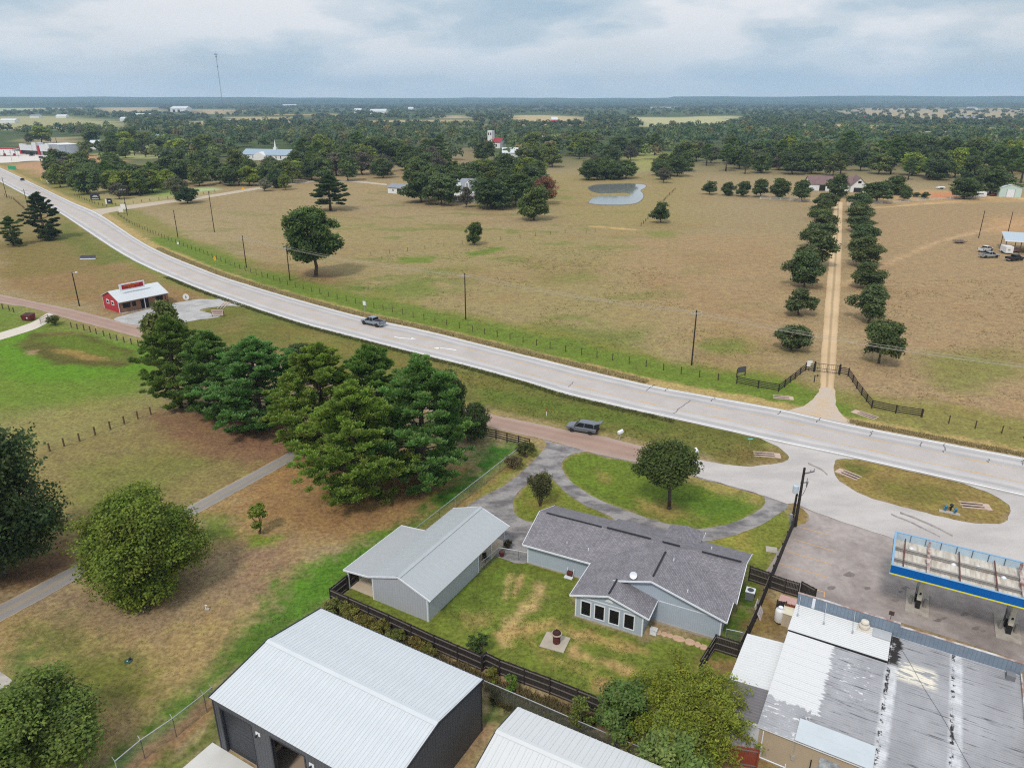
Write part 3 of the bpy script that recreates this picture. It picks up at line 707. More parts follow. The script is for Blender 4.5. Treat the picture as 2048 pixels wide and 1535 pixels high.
DRVM = pmat('patched_asphalt_drive', S(154, 149, 148), 0.92, 0.2, 2.5, col2=S(108, 104, 106), patch=0.34, bump=0.2, detail=7, stretch=(1, 1.6, 1))
sheet('driveway', DRIVE_OUT, [ISLE_W, ISLE_E], 0.024, DRVM, wob=0.06)
LM = road_material('sandy_lane', [(0.0, S(188, 160, 120)), (0.12, S(202, 174, 138)), (0.36, S(206, 178, 142)), (0.46, S(172, 148, 112)), (0.54, S(172, 148, 112)), (0.64, S(206, 178, 142)), (0.88, S(202, 174, 138)), (1.0, S(184, 156, 116))])
LA, LB = resample(pts(LANE_L), pts(LANE_R), 1.5)
strip('sandy_lane', LA, LB, 0.03, LM, nx=4, jag=0.03)
sheet('lane_apron', [(1572, 822), (1606, 812), (1627, 797), (1634, 787), (1642, 776), (1666, 776), (1671, 797), (1673, 814), (1686, 832), (1712, 852), (1640, 838), (1590, 828)], [], 0.045, pmat('dusty_apron', S(190, 176, 164), .92, .14, 4., col2=S(196, 172, 142), patch=.35), wob=0.12)
PTM = road_material('path_asphalt', [(0.0, S(172, 154, 122)), (0.08, S(148, 142, 138)), (0.3, S(140, 136, 136)), (0.45, S(150, 140, 126)), (0.55, S(152, 142, 124)), (0.7, S(140, 136, 136)), (0.92, S(146, 140, 138)), (1.0, S(178, 160, 126))], var=0.2)
PA, PB = resample(pts(PATH_UP), pts(PATH_LO), 0.7)
strip('asphalt_path', PA, PB, 0.03, PTM, nx=3, jag=0.03)
SA, SB = resample(pts(SIDE_UP), pts(SIDE_LO), 3)
strip('side_road', SA, SB, 0.04, pmat('side_road_gravel', S(186, 172, 152), 0.9, 0.1, 1.0), nx=2, jag=0.03)
sheet('shop_yard', [(230, 640), (262, 627), (340, 608), (372, 602), (397, 598), (436, 598), (432, 587), (470, 602), (500, 612), (448, 612), (400, 620), (440, 632), (395, 640), (340, 650), (300, 655)], [], 0.035, pmat('crushed_stone', S(180, 178, 176), 0.95, 0.2, 3.0, col2=S(160, 158, 158), patch=0.3, bump=0.4), wob=0.15)
sheet('lawn_drive', [(-150, 706), (0, 665), (60, 646), (82, 634), (96, 626), (106, 630), (100, 640), (85, 651), (40, 668), (-150, 722)], [], 0.03, pmat('pale_concrete_drive', S(206, 196, 184), 0.9, 0.08, 1.0), wob=0.05)
sheet('town_lot', [(-200, 330), (0, 326), (60, 322), (112, 322), (150, 318), (162, 313), (120, 308), (60, 305), (0, 300), (-200, 296)], [], 0.05, pmat('town_concrete', S(212, 204, 198), 0.9, 0.06, 0.2))
sheet('concrete_corner', [(-60, 1310), (0, 1342), (38, 1374), (20, 1386), (-60, 1400)], [], 0.03, CONC)
MARKM = pmat('tyre_rubber_mark', S(140, 133, 130), .9, .25, 3., col2=S(160, 153, 149), patch=.8)
for k_, L_ in enumerate(([(1782, 1027), (1830, 1047), (1880, 1072)], [(1800, 1024), (1850, 1043), (1905, 1070)], [(1616, 925), (1640, 936), (1655, 948)])):
    A_, B_ = resample(pts(L_), pts([(x, y + 3.2) for x, y in L_]), .8); strip('tyre_mark', A_, B_, .05, MARKM, jag=.25)
OILM = pmat('oil_stain', S(122, 113, 110), .7, .3, 3.)
for k_, (x, y, r) in enumerate(((1876, 1240, 8), (1889, 1236, 5), (1952, 1256, 9), (1966, 1262, 6), (1812, 1176, 9), (1800, 1182, 5), (1930, 1228, 10), (1700, 1150, 12), (1735, 1176, 8), (1660, 1175, 10), (1790, 1200, 7))):
    sheet('oil_stain', [(x + r * math.cos(a * .785) * rnd.uniform(.6, 1.25), y + r * .45 * math.sin(a * .785) * rnd.uniform(.6, 1.25)) for a in range(8)], [], .027 + k_ * .0005, OILM, wob=.06)
# pond in the far pasture, its water just below the bank
WAT, t_, b_ = _nodes('pond_water')
b_.inputs['Base Color'].default_value = (0.2, 0.215, 0.21, 1); b_.inputs['Roughness'].default_value = 0.08; b_.inputs['Specular IOR Level'].default_value = 0.8
bn_ = _n(t_, 'ShaderNodeBump'); bn_.inputs['Strength'].default_value = 0.05; tcn_ = _n(t_, 'ShaderNodeTexCoord')
t_.links.new(_noise(t_, tcn_.outputs['Object'], 1.5, 3), bn_.inputs['Height']); t_.links.new(bn_.outputs[0], b_.inputs['Normal'])
MUD = pmat('pond_mud', S(120, 112, 92), 0.9, 0.2, 0.6)
cx, cy = 1235, 389
sheet('pond_bank', [(cx + (x - cx) * 1.035, cy + (y - cy) * 1.06) for x, y in POND], [], 0.03, MUD, wob=0.1)
sheet('pond_water', POND, [], 0.06, WAT)
sheet('pond_water', [(1312, 327), (1330, 325), (1345, 327), (1335, 331), (1318, 332)], [], 0.06, WAT)
# low wooded hills on the horizon
def hills():
    V, F, C = [], [], []
    m = 260
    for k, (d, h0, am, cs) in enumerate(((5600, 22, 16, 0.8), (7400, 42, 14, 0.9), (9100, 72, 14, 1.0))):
        o = len(V)
        for i in range(m + 1):
            a = -0.95 + 1.9 * i / m
            h = h0 + am * (2 * float(fnoise(np.array([i * 4.0 + 700 * k]), np.array([0.0]), 60, k, 4)[0]) - 1) + (14 if k == 2 and a > 0.2 else 0)
            for j, (dd, hh) in enumerate(((0, 0), (250, 0.75), (520, 1.0), (950, 0))):
                V.append(((d + dd) * math.sin(a), (d + dd) * math.cos(a), max(0.0, h * hh) - (1 if hh == 0 else 0)))
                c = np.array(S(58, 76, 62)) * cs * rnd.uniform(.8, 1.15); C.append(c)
        for i in range(m):
            for j in range(3):
                b = o + i * 4 + j; F.append((b, b + 4, b + 5, b + 1))
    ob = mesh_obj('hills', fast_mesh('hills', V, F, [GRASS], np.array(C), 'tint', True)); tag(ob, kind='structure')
hills()
# ------------------------------------------------------------------ buildings
WROOF = pmat('white_metal_roof', S(204, 209, 214), 0.5, 0.06, 0.6, spec=0.5, detail=6)
WROOF2 = pmat('bright_white_metal_roof', S(208, 210, 212), 0.55, 0.03, 0.8, spec=0.5)
GROOF = pmat('galvalume_roof', S(172, 178, 182), 0.5, 0.07, 0.7, spec=0.5, detail=6)
CHAR_W = groovemat('charcoal_metal_wall', S(82, 84, 90), 0.3, 0.14, 0.6, 0.5, 0.06)
LGREY_W = groovemat('light_grey_metal_wall', S(178, 182, 190), 0.3, 0.12, 0.82, 0.5, 0.05)
BLUE_W = groovemat('blue_grey_siding', S(170, 182, 196), 0.2, 0.10, 0.80, 0.7, 0.05)
TRIM_C = flat('charcoal_trim', S(52, 54, 62)); TRIM_W = flat('white_trim', S(226, 230, 238))
SHING = shinglemat('grey_shingles', S(146, 142, 148), S(124, 121, 128))
VENT = flat('dark_ridge_vent', S(42, 42, 48), 0.9)
DOORM = groovemat('dark_roll_door', S(50, 54, 62), 0.42, 0.1, 0.55, 0.4, 0.06, horiz=True)
FLOORC = pmat('garage_floor_concrete', S(168, 150, 132), 0.85, 0.12, 0.6)
APRON = pmat('pale_apron_concrete', S(206, 204, 200), 0.85, 0.07, 0.5)

def panel_mesh(w, L, ribs, mat, rib_h=0.04, rib_w=0.07):
    """one roof sheet: x across, y up the slope, ribs standing proud, slightly lapped"""
    mb = MB(); mb.box(0.003, w - 0.003, 0, L, -0.012, 0.0)
    for i in range(ribs):
        x = w * (i + 0.5) / ribs; a = rib_w / 2
        mb.add([(x - a, -.004, 0.001), (x + a, -.004, 0.001), (x + a * .45, -.004, rib_h), (x - a * .45, -.004, rib_h), (x - a, L, 0.001), (x + a, L, 0.001), (x + a * .45, L, rib_h), (x - a * .45, L, rib_h)],
               [(0, 1, 2, 3), (7, 6, 5, 4), (1, 5, 6, 2), (3, 2, 6, 7), (4, 0, 3, 7)])
    return mb.mesh('roof_panel', [mat])
def roof_slope(roof, p0, along, up, length, L, n, ribs, mat, jit=0.0):
    """n sheets side by side on the slope that starts at p0"""
    a = Vector(along).normalized(); u = Vector(up).normalized(); nrm = a.cross(u).normalized(); flip = nrm.z < 0
    w = length / n
    me = panel_mesh(w, L, ribs, mat)
    for i in range(n):
        s = Vector(p0) + (a * (w * (i + 1)) if flip else a * (w * i))
        ax = -a if flip else a; nz = -nrm if flip else nrm
        o = bpy.data.objects.new('roof_panel', me); link(o, roof)
        o.matrix_local = Matrix(((ax.x, u.x, nz.x, s.x + nz.x * 0.03), (ax.y, u.y, nz.y, s.y + nz.y * 0.03), (ax.z, u.z, nz.z, s.z + nz.z * 0.03 + rnd.uniform(-jit, jit)), (0, 0, 0, 1)))

def gable_shell(mb, x0, x1, y0, y1, zw, zr, yr, t=0.15, ends=True, floor=None, front=True, back=True):
    """hollow walls with gables across y (ridge along x)"""
    if front: mb.box(x0, x1, y0, y0 + t, 0, zw)
    if back: mb.box(x0, x1, y1 - t, y1, 0, zw)
    if ends:
        for a in (x0, x1 - t):
            mb.add([(a, y0 + t, 0), (a, y1 - t, 0), (a, y1 - t, zw), (a, yr, zr), (a, y0 + t, zw), (a + t, y0 + t, 0), (a + t, y1 - t, 0), (a + t, y1 - t, zw), (a + t, yr, zr), (a + t, y0 + t, zw)],
                   [(4, 3, 2, 1, 0), (5, 6, 7, 8, 9), (0, 1, 6, 5), (1, 2, 7, 6), (2, 3, 8, 7), (3, 4, 9, 8), (4, 0, 5, 9)])

# --- big white-roofed garage, ridge along local x
GA = R(-29.95); go = at(641, 1219, 5.0)
gar = thing('garage', 'big charcoal metal garage with white ribbed roof and two tall front doors', 'garage', (*go, 0), GA)
GL, GW, ZE, ZR = 16.4, 11.3, 5.0, 5.95
mb = MB()
mb.box(0, GL, -0.15, 0, 0, ZE)                                             # back wall
for a in (0.0, GL - 0.15):
    mb.add([(a, -GW, 0), (a, -.15, 0), (a, -.15, ZE), (a, -GW / 2, ZR), (a, -GW, ZE), (a + .15, -GW, 0), (a + .15, -.15, 0), (a + .15, -.15, ZE), (a + .15, -GW / 2, ZR), (a + .15, -GW, ZE)],
           [(4, 3, 2, 1, 0), (5, 6, 7, 8, 9), (0, 1, 6, 5), (1, 2, 7, 6), (2, 3, 8, 7), (3, 4, 9, 8), (4, 0, 5, 9)])
DO = [(0.75, 3.95), (6.0, 9.2), (11.2, 14.4)]                               # door openings
x = 0.15
for a, b in DO + [(GL - .15, GL)]:
    mb.box(x, a, -GW, -GW + .15, 0, ZE); x = b
for a, b in DO: mb.box(a, b, -GW, -GW + .15, 4.35, ZE)
mb.build('wall', CHAR_W, gar)
mb = MB(); mb.box(.15, GL - .15, -GW + .15, -.15, 0.0, 0.06); mb.build('floor', FLOORC, gar)
mb = MB()
for a in (-.03, GL - .1): mb.box(a, a + .13, -GW - .03, -GW + .1, 0, ZE); mb.box(a, a + .13, -.1, .03, 0, ZE)
for a, b in DO:
    for s in (a - .12, b): mb.box(s, s + .12, -GW - .03, -GW + .26, 0, 4.35)
    mb.box(a, b, -GW - .03, -GW + .12, 4.3, 4.36)
mb.build('corner_trim', TRIM_C, gar)
for i, (a, b) in enumerate(DO):
    mb = MB()
    if i != 1:
        for k in range(12): mb.box(a + .06, b - .06, -GW + .2, -GW + .235 + .012 * (k % 2), .03 + k * .36, .03 + k * .36 + .345)
    else:
        mb.box(a + .06, b - .06, -GW + .18, -GW + .42, 4.36, 4.74)             # rolled up
    d = mb.build('roll_door', DOORM, gar)
    if i == 1: d['label'] = 'open roll-up door, rolled up above the opening'
for xx in (4.7, 9.9):
    mb = MB(); mb.box(xx - .22, xx + .22, -GW - .05, -GW - .002, 3.75, 4.05); mb.tube((xx, -GW - .05, 3.9), (xx, -GW - .28, 3.82), .05, .09, 8, 1)
    mb.build('flood_light', [WHITE, BLACK], gar)
rf = MB()
sl = math.hypot(GW / 2 + .12, ZR - ZE)
rf.slab([(-.1, .12, ZE), (GL + .1, .12, ZE), (GL + .1, -GW / 2, ZR), (-.1, -GW / 2, ZR)], .05); rf.slab([(-.1, -GW / 2, ZR), (GL + .1, -GW / 2, ZR), (GL + .1, -GW - .12, ZE), (-.1, -GW - .12, ZE)], .05)
roof = rf.build('roof', TRIM_C, gar)
roof_slope(roof, (-.08, .14, ZE), (1, 0, 0), (0, -(GW / 2 + .14), ZR - ZE), GL + .16, sl, 18, 3, WROOF, .0015)
roof_slope(roof, (-.08, -GW - .14, ZE), (1, 0, 0), (0, GW / 2 + .14, ZR - ZE), GL + .16, sl, 18, 3, WROOF, .0015)
mb = MB(); mb.slab([(-.08, -GW / 2 + .3, ZR + .02), (GL + .08, -GW / 2 + .3, ZR + .02), (GL + .08, -GW / 2, ZR + .09), (-.08, -GW / 2, ZR + .09)], .012); mb.slab([(-.08, -GW / 2, ZR + .09), (GL + .08, -GW / 2, ZR + .09), (GL + .08, -GW / 2 - .3, ZR + .02), (-.08, -GW / 2 - .3, ZR + .02)], .012)
mb.build('ridge_cap', WROOF, roof)
for a in (-.16, GL + .1):
    mb = MB(); mb.bar((a + .03, .14, ZE + .0), (a + .03, -GW / 2, ZR + .0), .06, .22); mb.bar((a + .03, -GW / 2, ZR), (a + .03, -GW - .14, ZE), .06, .22); mb.build('rake_trim', TRIM_C, roof)
mb = MB(); mb.box(-.1, GL + .1, .14, .27, ZE - .12, ZE + .0); mb.build('gutter', TRIM_C, roof)
# apron in front
ga = thing('concrete_apron', 'pale concrete apron with tyre arcs before the garage doors', 'apron', (*go, 0), GA)
mb = MB(); mb.box(-.95, 5.2, -GW - 9, -GW - .04, -.1, .05); mb.box(5.22, 16.5, -GW - 9, -GW - .04, -.1, .05); mb.build('slab', APRON, ga)
ga['kind'] = 'structure'
# --- white-roofed building at the bottom edge
WA = R(-28.35); wo = at(1034, 1415, 3.5)
wb = thing('metal_building', 'low building under a bright white ribbed roof at the bottom edge', 'building', (*wo, 0), WA)
mb = MB(); gable_shell(mb, .1, 14, -6.05, -.1, 3.45, 4.1, -3.05); mb.build('wall', CHAR_W, wb)
rf = MB(); rf.slab([(0, .1, 3.5), (14.1, .1, 3.5), (14.1, -3.08, 4.2), (0, -3.08, 4.2)], .05); rf.slab([(0, -3.08, 4.2), (14.1, -3.08, 4.2), (14.1, -6.25, 3.5), (0, -6.25, 3.5)], .05)
roof = rf.build('roof', TRIM_W, wb); sl = math.hypot(3.18, .7)
roof_slope(roof, (0, .12, 3.5), (1, 0, 0), (0, -3.18, .7), 14.1, sl, 15, 2, WROOF2, .001); roof_slope(roof, (0, -6.27, 3.5), (1, 0, 0), (0, 3.18, .7), 14.1, sl, 15, 2, WROOF2, .001)
mb = MB(); mb.slab([(0, -2.8, 4.21), (14.1, -2.8, 4.21), (14.1, -3.08, 4.28), (0, -3.08, 4.28)], .012); mb.slab([(0, -3.08, 4.28), (14.1, -3.08, 4.28), (14.1, -3.36, 4.21), (0, -3.36, 4.21)], .012); mb.build('ridge_cap', WROOF2, roof)
mb = MB(); mb.bar((-.04, .12, 3.46), (-.04, -3.08, 4.16), .05, .2); mb.bar((-.04, -3.08, 4.16), (-.04, -6.27, 3.46), .05, .2); mb.build('rake_trim', TRIM_C, roof)
# --- light grey shed with a lean-to
SHA = R(60.05); so = at(857, 1243)
sh = thing('shed', 'long light grey metal shed with galvanised roof and open lean-to', 'shed', (*so, 0), SHA)
ZE, ZR, YR = 2.75, 3.95, 3.32
mb = MB()
mb.box(0, 8.85, 0, .12, 0, ZE - .02)                                         # side wall
mb.add([(0, .12, 0), (0, 6.65, 0), (0, 6.65, ZE), (0, YR, ZR - .08), (0, .12, ZE), (.12, .12, 0), (.12, 6.65, 0), (.12, 6.65, ZE), (.12, YR, ZR - .08), (.12, .12, ZE)],
       [(4, 3, 2, 1, 0), (5, 6, 7, 8, 9), (0, 1, 6, 5), (1, 2, 7, 6), (2, 3, 8, 7), (3, 4, 9, 8), (4, 0, 5, 9)])
mb.box(.12, 14.3, 6.53, 6.65, 0, ZE); mb.box(8.73, 8.85, .12, 6.53, 0, ZE)
mb.build('wall', LGREY_W, sh)
mb = MB(); mb.box(.12, 15.2, .12, 6.53, 0, .05); mb.box(.2, 9.2, 6.7, 10.0, 0, .07); mb.build('floor', pmat('carport_slab', S(198, 182, 162), 0.9, .1, .8), sh)
for p in ((14.3, .15), (11.6, .15), (14.3, 6.5), (9.2, 9.9), (.12, 9.9), (4.6, 9.9)):
    mb = MB(); mb.box(p[0] - .06, p[0] + .06, p[1] - .06, p[1] + .06, 0, ZE - (.45 if p[1] > 7 else .03)); mb.build('post', TRIM_W, sh)
mb = MB()
for p in ((-.02, -.02), (-.02, 6.57), (8.78, -.02)): mb.box(p[0], p[0] + .14, p[1], p[1] + .14, 0, ZE - .03)
mb.build('corner_trim', TRIM_W, sh)
rf = MB(); e = .42
ov = ZE - e * (ZR - ZE) / YR
rf.slab([(-.1, -e, ov), (14.55, -e, ov), (14.55, YR, ZR), (-.1, YR, ZR)], .04); rf.slab([(-.1, YR, ZR), (14.55, YR, ZR), (14.55, 7.0, ZE - .1), (-.1, 7.0, ZE - .1)], .04); rf.slab([(-.1, 7.0, ZE - .12), (9.2, 7.0, ZE - .12), (9.2, 10.25, ZE - .5), (-.1, 10.25, ZE - .5)], .04)
roof = rf.build('roof', TRIM_W, sh)
roof_slope(roof, (-.1, -e - .02, ov), (1, 0, 0), (0, YR + e + .02, ZR - ov), 14.65, math.hypot(YR + e, ZR - ov), 16, 3, GROOF, .001)
roof_slope(roof, (-.1, 7.02, ZE - .1), (1, 0, 0), (0, YR - 7.02, ZR - ZE + .1), 14.65, math.hypot(7.0 - YR, ZR - ZE + .1), 16, 3, GROOF, .001)
roof_slope(roof, (-.1, 10.27, ZE - .5), (1, 0, 0), (0, -3.27, .38), 9.3, math.hypot(3.25, .38), 10, 3, pmat('duller_galvanised_roof', S(168, 171, 175), .55, .05, .8), .001)
mb = MB(); mb.slab([(-.1, YR - .3, ZR + .0), (14.55, YR - .3, ZR + .0), (14.55, YR, ZR + .09), (-.1, YR, ZR + .09)], .012); mb.slab([(-.1, YR, ZR + .09), (14.55, YR, ZR + .09), (14.55, YR + .3, ZR + .0), (-.1, YR + .3, ZR + .0)], .012); mb.build('ridge_cap', GROOF, roof)
for a in (-.16, 14.56):
    mb = MB(); mb.bar((a, -e - .03, ov - .02), (a, YR, ZR - .02), .06, .16); mb.bar((a, YR, ZR - .02), (a, 7.0, ZE - .12), .06, .16)
    if a < 0: mb.bar((a, 7.0, ZE - .14), (a, 10.28, ZE - .52), .06, .16)
    mb.build('rake_trim', TRIM_W, roof)
mb = MB(); mb.box(-.1, 9.2, 10.27, 10.33, ZE - .64, ZE - .46); mb.bar((9.22, 7.0, ZE - .12), (9.22, 10.3, ZE - .5), .06, .14); mb.build('eave_trim', TRIM_W, roof)
# --- the blue-grey house
HA_ = R(-26.2); ho = at(1150, 1231)
hs = thing('house', 'blue-grey house with grey shingle roofs and four black windows', 'house', (*ho, 0), HA_)
EV, RM, RG = 2.55, 4.2, 4.7
def wall_poly(mb, p, t=(0, 0.12)):
    """upright wall from a plan-ordered outline [(x,y,z)...], thickened by t in plan"""
    n = len(p); q = [(a + t[0], b + t[1], c) for a, b, c in p]
    mb.add(list(p) + q, [tuple(range(n))[::-1], tuple(range(n, 2 * n))] + [(i, (i + 1) % n, n + (i + 1) % n, n + i) for i in range(n)])
sy = RM - (RM - 2.55) * 0
def zf(y): return RM - (9.55 - y) * (RM - EV) / 4.35            # main bar, garden-side slope
def zl(x): return RG - (6.55 - x) * 0.302                        # left slope of the cross gable
def zr_(x): return RG - (x - 6.55) * 0.298                       # right slope
mb = MB()
# sunroom front wall with four window holes
WX = [(0.62, 1.5), (1.98, 2.86), (3.42, 4.3), (4.86, 5.74)]; WZ = (0.5, 2.0)
x = 0.0
for a, b in WX: mb.box(x, a, 0, .12, 0, 2.45); mb.box(a, b, 0, .12, 0, WZ[0]); mb.box(a, b, 0, .12, WZ[1], 2.45); x = b
mb.box(x, 6.6, 0, .12, 0, 2.45)
wall_poly(mb, [(0, 0, 2.45), (6.6, 0, 2.45), (6.6, 0, 2.62), (3.3, 0, zl(3.3) - .06), (0, 0, zl(0) - .06)])
mb.box(0, .12, .12, 5.72, 0, 2.55); mb.box(6.48, 6.6, .12, 2.6, 0, 2.6)
wall_poly(mb, [(6.6, 2.6, 0), (13.1, 2.6, 0), (13.1, 2.6, zr_(13.1) - .06), (6.55, 2.6, RG - .06), (3.3, 2.6, zl(3.3) - .02), (3.3, 2.6, 3.2), (6.6, 2.6, 2.6)])
mb.box(12.98, 13.1, 2.72, 13.4, 0, 2.5)
mb.box(-7.7, 0, 5.72, 5.84, 0, 2.62); mb.box(-7.7, -7.58, 5.84, 13.4, 0, 2.55); mb.box(-7.58, 12.98, 13.28, 13.4, 0, 2.6)
for xx in (-7.7, 12.98): wall_poly(mb, [(xx, 5.84, 2.5), (xx, 13.4, 2.5), (xx, 13.4, 2.6), (xx, 9.55, RM - .07), (xx, 5.84, 2.65)], (.12, 0))
mb.build('wall', BLUE_W, hs)
for q in ((-.05, 6.65, -.05, .0, .12), (6.6, 13.15, 2.5, 2.6, .22), (-7.75, -.02, 5.64, 5.72, .16)):
    mb = MB(); mb.box(*q[:4], -.1, q[4]); mb.build('foundation', CONC, hs)
mb = MB()
for x_, y_ in ((-.02, -.03), (6.5, -.03), (13.0, 2.57), (-7.72, 5.69)): mb.box(x_, x_ + .13, y_, y_ + .13, .1, 2.42)
mb.box(.12, 6.5, -.025, -.002, 2.36, 2.46); mb.box(6.62, 13.0, 2.575, 2.598, 2.42, 2.5)
mb.build('corner_trim', TRIM_W, hs)
for a, b in WX:
    m2 = MB(); m2.box(a, b, .06, .09, WZ[0], WZ[1]); w = m2.build('window', GLASS, hs)
    m2 = MB()
    for q in ((a - .11, a, WZ[0] - .11, WZ[1] + .11), (b, b + .11, WZ[0] - .11, WZ[1] + .11), (a, b, WZ[0] - .11, WZ[0]), (a, b, WZ[1], WZ[1] + .11)): m2.box(q[0], q[1], -.04, .06, q[2], q[3])
    m2.build('window_frame', TRIM_W, w)
m2 = MB(); m2.prism([(3.3 + .38 * math.cos(t * math.pi / 10), .34 * math.sin(t * math.pi / 10)) for t in range(11)], 0, .03)
fan = m2.build('fan_vent', TRIM_W, hs); fan.rotation_euler = (R(90), 0, 0); fan.location = (0, -.005, 2.72)
# roofs
T = .1
rf = MB()
A, B2, Bk, PK = (4.9, 9.55, RM), (8.2, 9.55, RM), (6.55, 7.8, RG), (6.55, 2.15, RG)
vl = (-.45, 5.2, zl(-.45)); vr = (13.6, 5.2, zr_(13.6))
rf.slab([(-8.05, 5.2, EV), (-.45, 5.2, EV), A, (-8.05, 9.55, RM)], T)                                           # wing, garden side
rf.slab([A, vl, (-.45, -.4, zl(-.45)), (3.3, -.4, zl(3.3)), (3.3, 2.15, zl(3.3)), PK, Bk], T)                   # cross gable, west slope
rf.slab([(3.3, -.4, zl(3.3)), (7.2, -.4, 2.52), (7.2, 2.59, 2.52), (3.3, 2.59, zl(3.3))], T)                    # sunroom east slope
rf.slab([PK, (13.6, 2.15, zr_(13.6)), vr, B2, Bk], T)                                                           # cross gable, east slope
rf.slab([A, B2, Bk], T)
rf.slab([B2, vr, (13.9, 5.2, EV), (13.9, 9.55, RM)], T)                                                         # bar, garden side east
rf.slab([(-8.05, 9.55, RM), (-.6, 9.55, RM), (-.6, 13.95, EV - .02), (-8.05, 13.95, EV - .02)], T)              # street side, wing
rf.slab([(-.6, 9.56, RM + .1), (13.9, 9.56, RM + .1), (13.9, 13.8, EV + .16), (-.6, 14.4, EV + .02)], T + .1)
rf.slab([(6.9, 10.8, 3.85), (6.9, 14.3, 3.85), (5.0, 15.6, 2.75), (5.0, 12.6, 3.15)], T); rf.slab([(6.9, 10.8, 3.85), (8.8, 12.6, 3.15), (8.8, 15.6, 2.75), (6.9, 14.3, 3.85)], T); rf.slab([(6.9, 14.3, 3.85), (8.8, 15.6, 2.75), (5.0, 15.6, 2.75)], T)
roof = rf.build('roof', SHING, hs)
def fascia(mb, p, q, h=.17): mb = MB(); mb.bar((p[0], p[1], p[2] - h / 2 + .02), (q[0], q[1], q[2] - h / 2 + .02), .05, h); mb.build('fascia', TRIM_W, roof)
mb = MB()
fascia(mb, (-8.05, 5.17, EV), (-.5, 5.17, EV)); fascia(mb, (-.47, 5.2, 2.58), (-.47, -.43, 2.58)); fascia(mb, (-.45, -.43, zl(-.45)), (3.3, -.43, zl(3.3))); fascia(mb, (3.3, -.43, zl(3.3)), (7.22, -.43, 2.52)); fascia(mb, (7.23, -.43, 2.52), (7.23, 2.5, 2.52))
fascia(mb, (2.9, 2.12, zl(2.9) + .02), (6.55, 2.12, RG)); fascia(mb, (6.55, 2.12, RG), (13.6, 2.12, zr_(13.6))); fascia(mb, (13.63, 2.12, 2.6), (13.63, 5.2, 2.6)); fascia(mb, (13.93, 5.2, EV), (13.93, 9.55, RM)); fascia(mb, (13.93, 9.55, RM + .1), (13.93, 13.8, EV + .16))
fascia(mb, (-8.08, 5.2, EV), (-8.08, 9.55, RM)); fascia(mb, (-8.08, 9.55, RM), (-8.08, 13.95, EV)); fascia(mb, (8.8, 15.62, 2.75), (8.82, 14.4, 2.85))
def rvent(p, q, off=.0):
    m2 = MB(); m2.bar((p[0], p[1], p[2] + .05), (q[0], q[1], q[2] + .05), .17, .07); m2.build('ridge_vent', VENT, roof)
rvent((-7.2, 9.5, RM), (-.9, 9.5, RM)); rvent((-.3, 9.5, RM + .1), (4.4, 9.5, RM + .1)); rvent((5.6, 9.5, RM + .1), (7.4, 9.5, RM + .1)); rvent((9.6, 9.5, RM + .1), (13.4, 9.5, RM + .1)); rvent((6.5, 2.9, RG), (6.5, 7.3, RG)); rvent((3.26, -.1, zl(3.3)), (3.26, 2.3, zl(3.3)))
for p in ((-3.6, 6.6, zf(6.6)), (-1.2, 6.5, zf(6.5)), (7.5, 6.6, zr_(7.5)), (9.7, 3.3, zr_(9.7)), (10.2, 11.4, 3.65)):
    m2 = MB(); m2.tube(p, (p[0], p[1], p[2] + .28), .05, .05, 7); m2.build('vent_pipe', TRIM_W, roof)
m2 = MB(); m2.lathe([(.02, 0), (.28, .05), (.36, .14), (.34, .14), (.26, .07), (.02, .03)], 12); d = m2.build('satellite_dish', TRIM_W, hs, True); d.location = (4.75, 2.45, zl(4.75) + .42); d.rotation_euler = (R(55), R(10), 0)
m2 = MB(); m2.tube((4.75, 2.5, zl(4.75)), (4.75, 2.46, zl(4.75) + .44), .025, .025, 6); m2.build('dish_arm', STEEL, hs)

# --- the store with the patched roof
STA = R(-30.0); so_ = at(1600, 1182, 4.2)
st = thing('store', 'flat roofed store with patched grey and white metal roof', 'store', (*so_, 0), STA)
STW = groovemat('store_blue_metal', S(126, 140, 156), .3, .12, .75, .45, .15, dirt=.3)
BEIGE = groovemat('beige_plank_wall', S(176, 160, 138), .22, .07, .82, .8, .06, horiz=True)
m, t, b = _nodes('patched_roof')            # weathered paint with white re-coated areas, rusty seams
tcn = _n(t, 'ShaderNodeTexCoord'); v = tcn.outputs['Object']; sp = _n(t, 'ShaderNodeSeparateXYZ'); t.links.new(v, sp.inputs[0])
base = _mix(t, _ramp(t, _noise(t, v, .35, 6, .6, (1, .5, 1)), .35, .65), S(150, 151, 156), S(170, 171, 176))
stn = _ramp(t, _noise(t, v, 2.2, 5, .7, (.13, 3.2, 1)), .58, .65); base = _mix(t, stn, base, S(82, 84, 88))
def rng(x, lo, hi, soft):
    a = _ramp(t, x, lo - soft, lo + soft); bb = _ramp(t, x, hi - soft, hi + soft, 1, 0)
    mm = _n(t, 'ShaderNodeMath', operation='MULTIPLY'); t.links.new(a, mm.inputs[0]); t.links.new(bb, mm.inputs[1]); return mm.outputs[0]
def mul(a, bb):
    mm = _n(t, 'ShaderNodeMath', operation='MULTIPLY'); t.links.new(a, mm.inputs[0]); t.links.new(bb, mm.inputs[1]); return mm.outputs[0]
wx = _n(t, 'ShaderNodeMath', operation='MULTIPLY_ADD'); t.links.new(_noise(t, v, 1.0, 5, .7, (.35, 4.0, 1)), wx.inputs[0]); wx.inputs[1].default_value = 1.7; t.links.new(sp.outputs[0], wx.inputs[2])
wy = _n(t, 'ShaderNodeMath', operation='MULTIPLY_ADD'); t.links.new(_noise(t, v, 1.4, 5, .7, (1, .4, 1)), wy.inputs[0]); wy.inputs[1].default_value = 2.2; t.links.new(sp.outputs[1], wy.inputs[2])
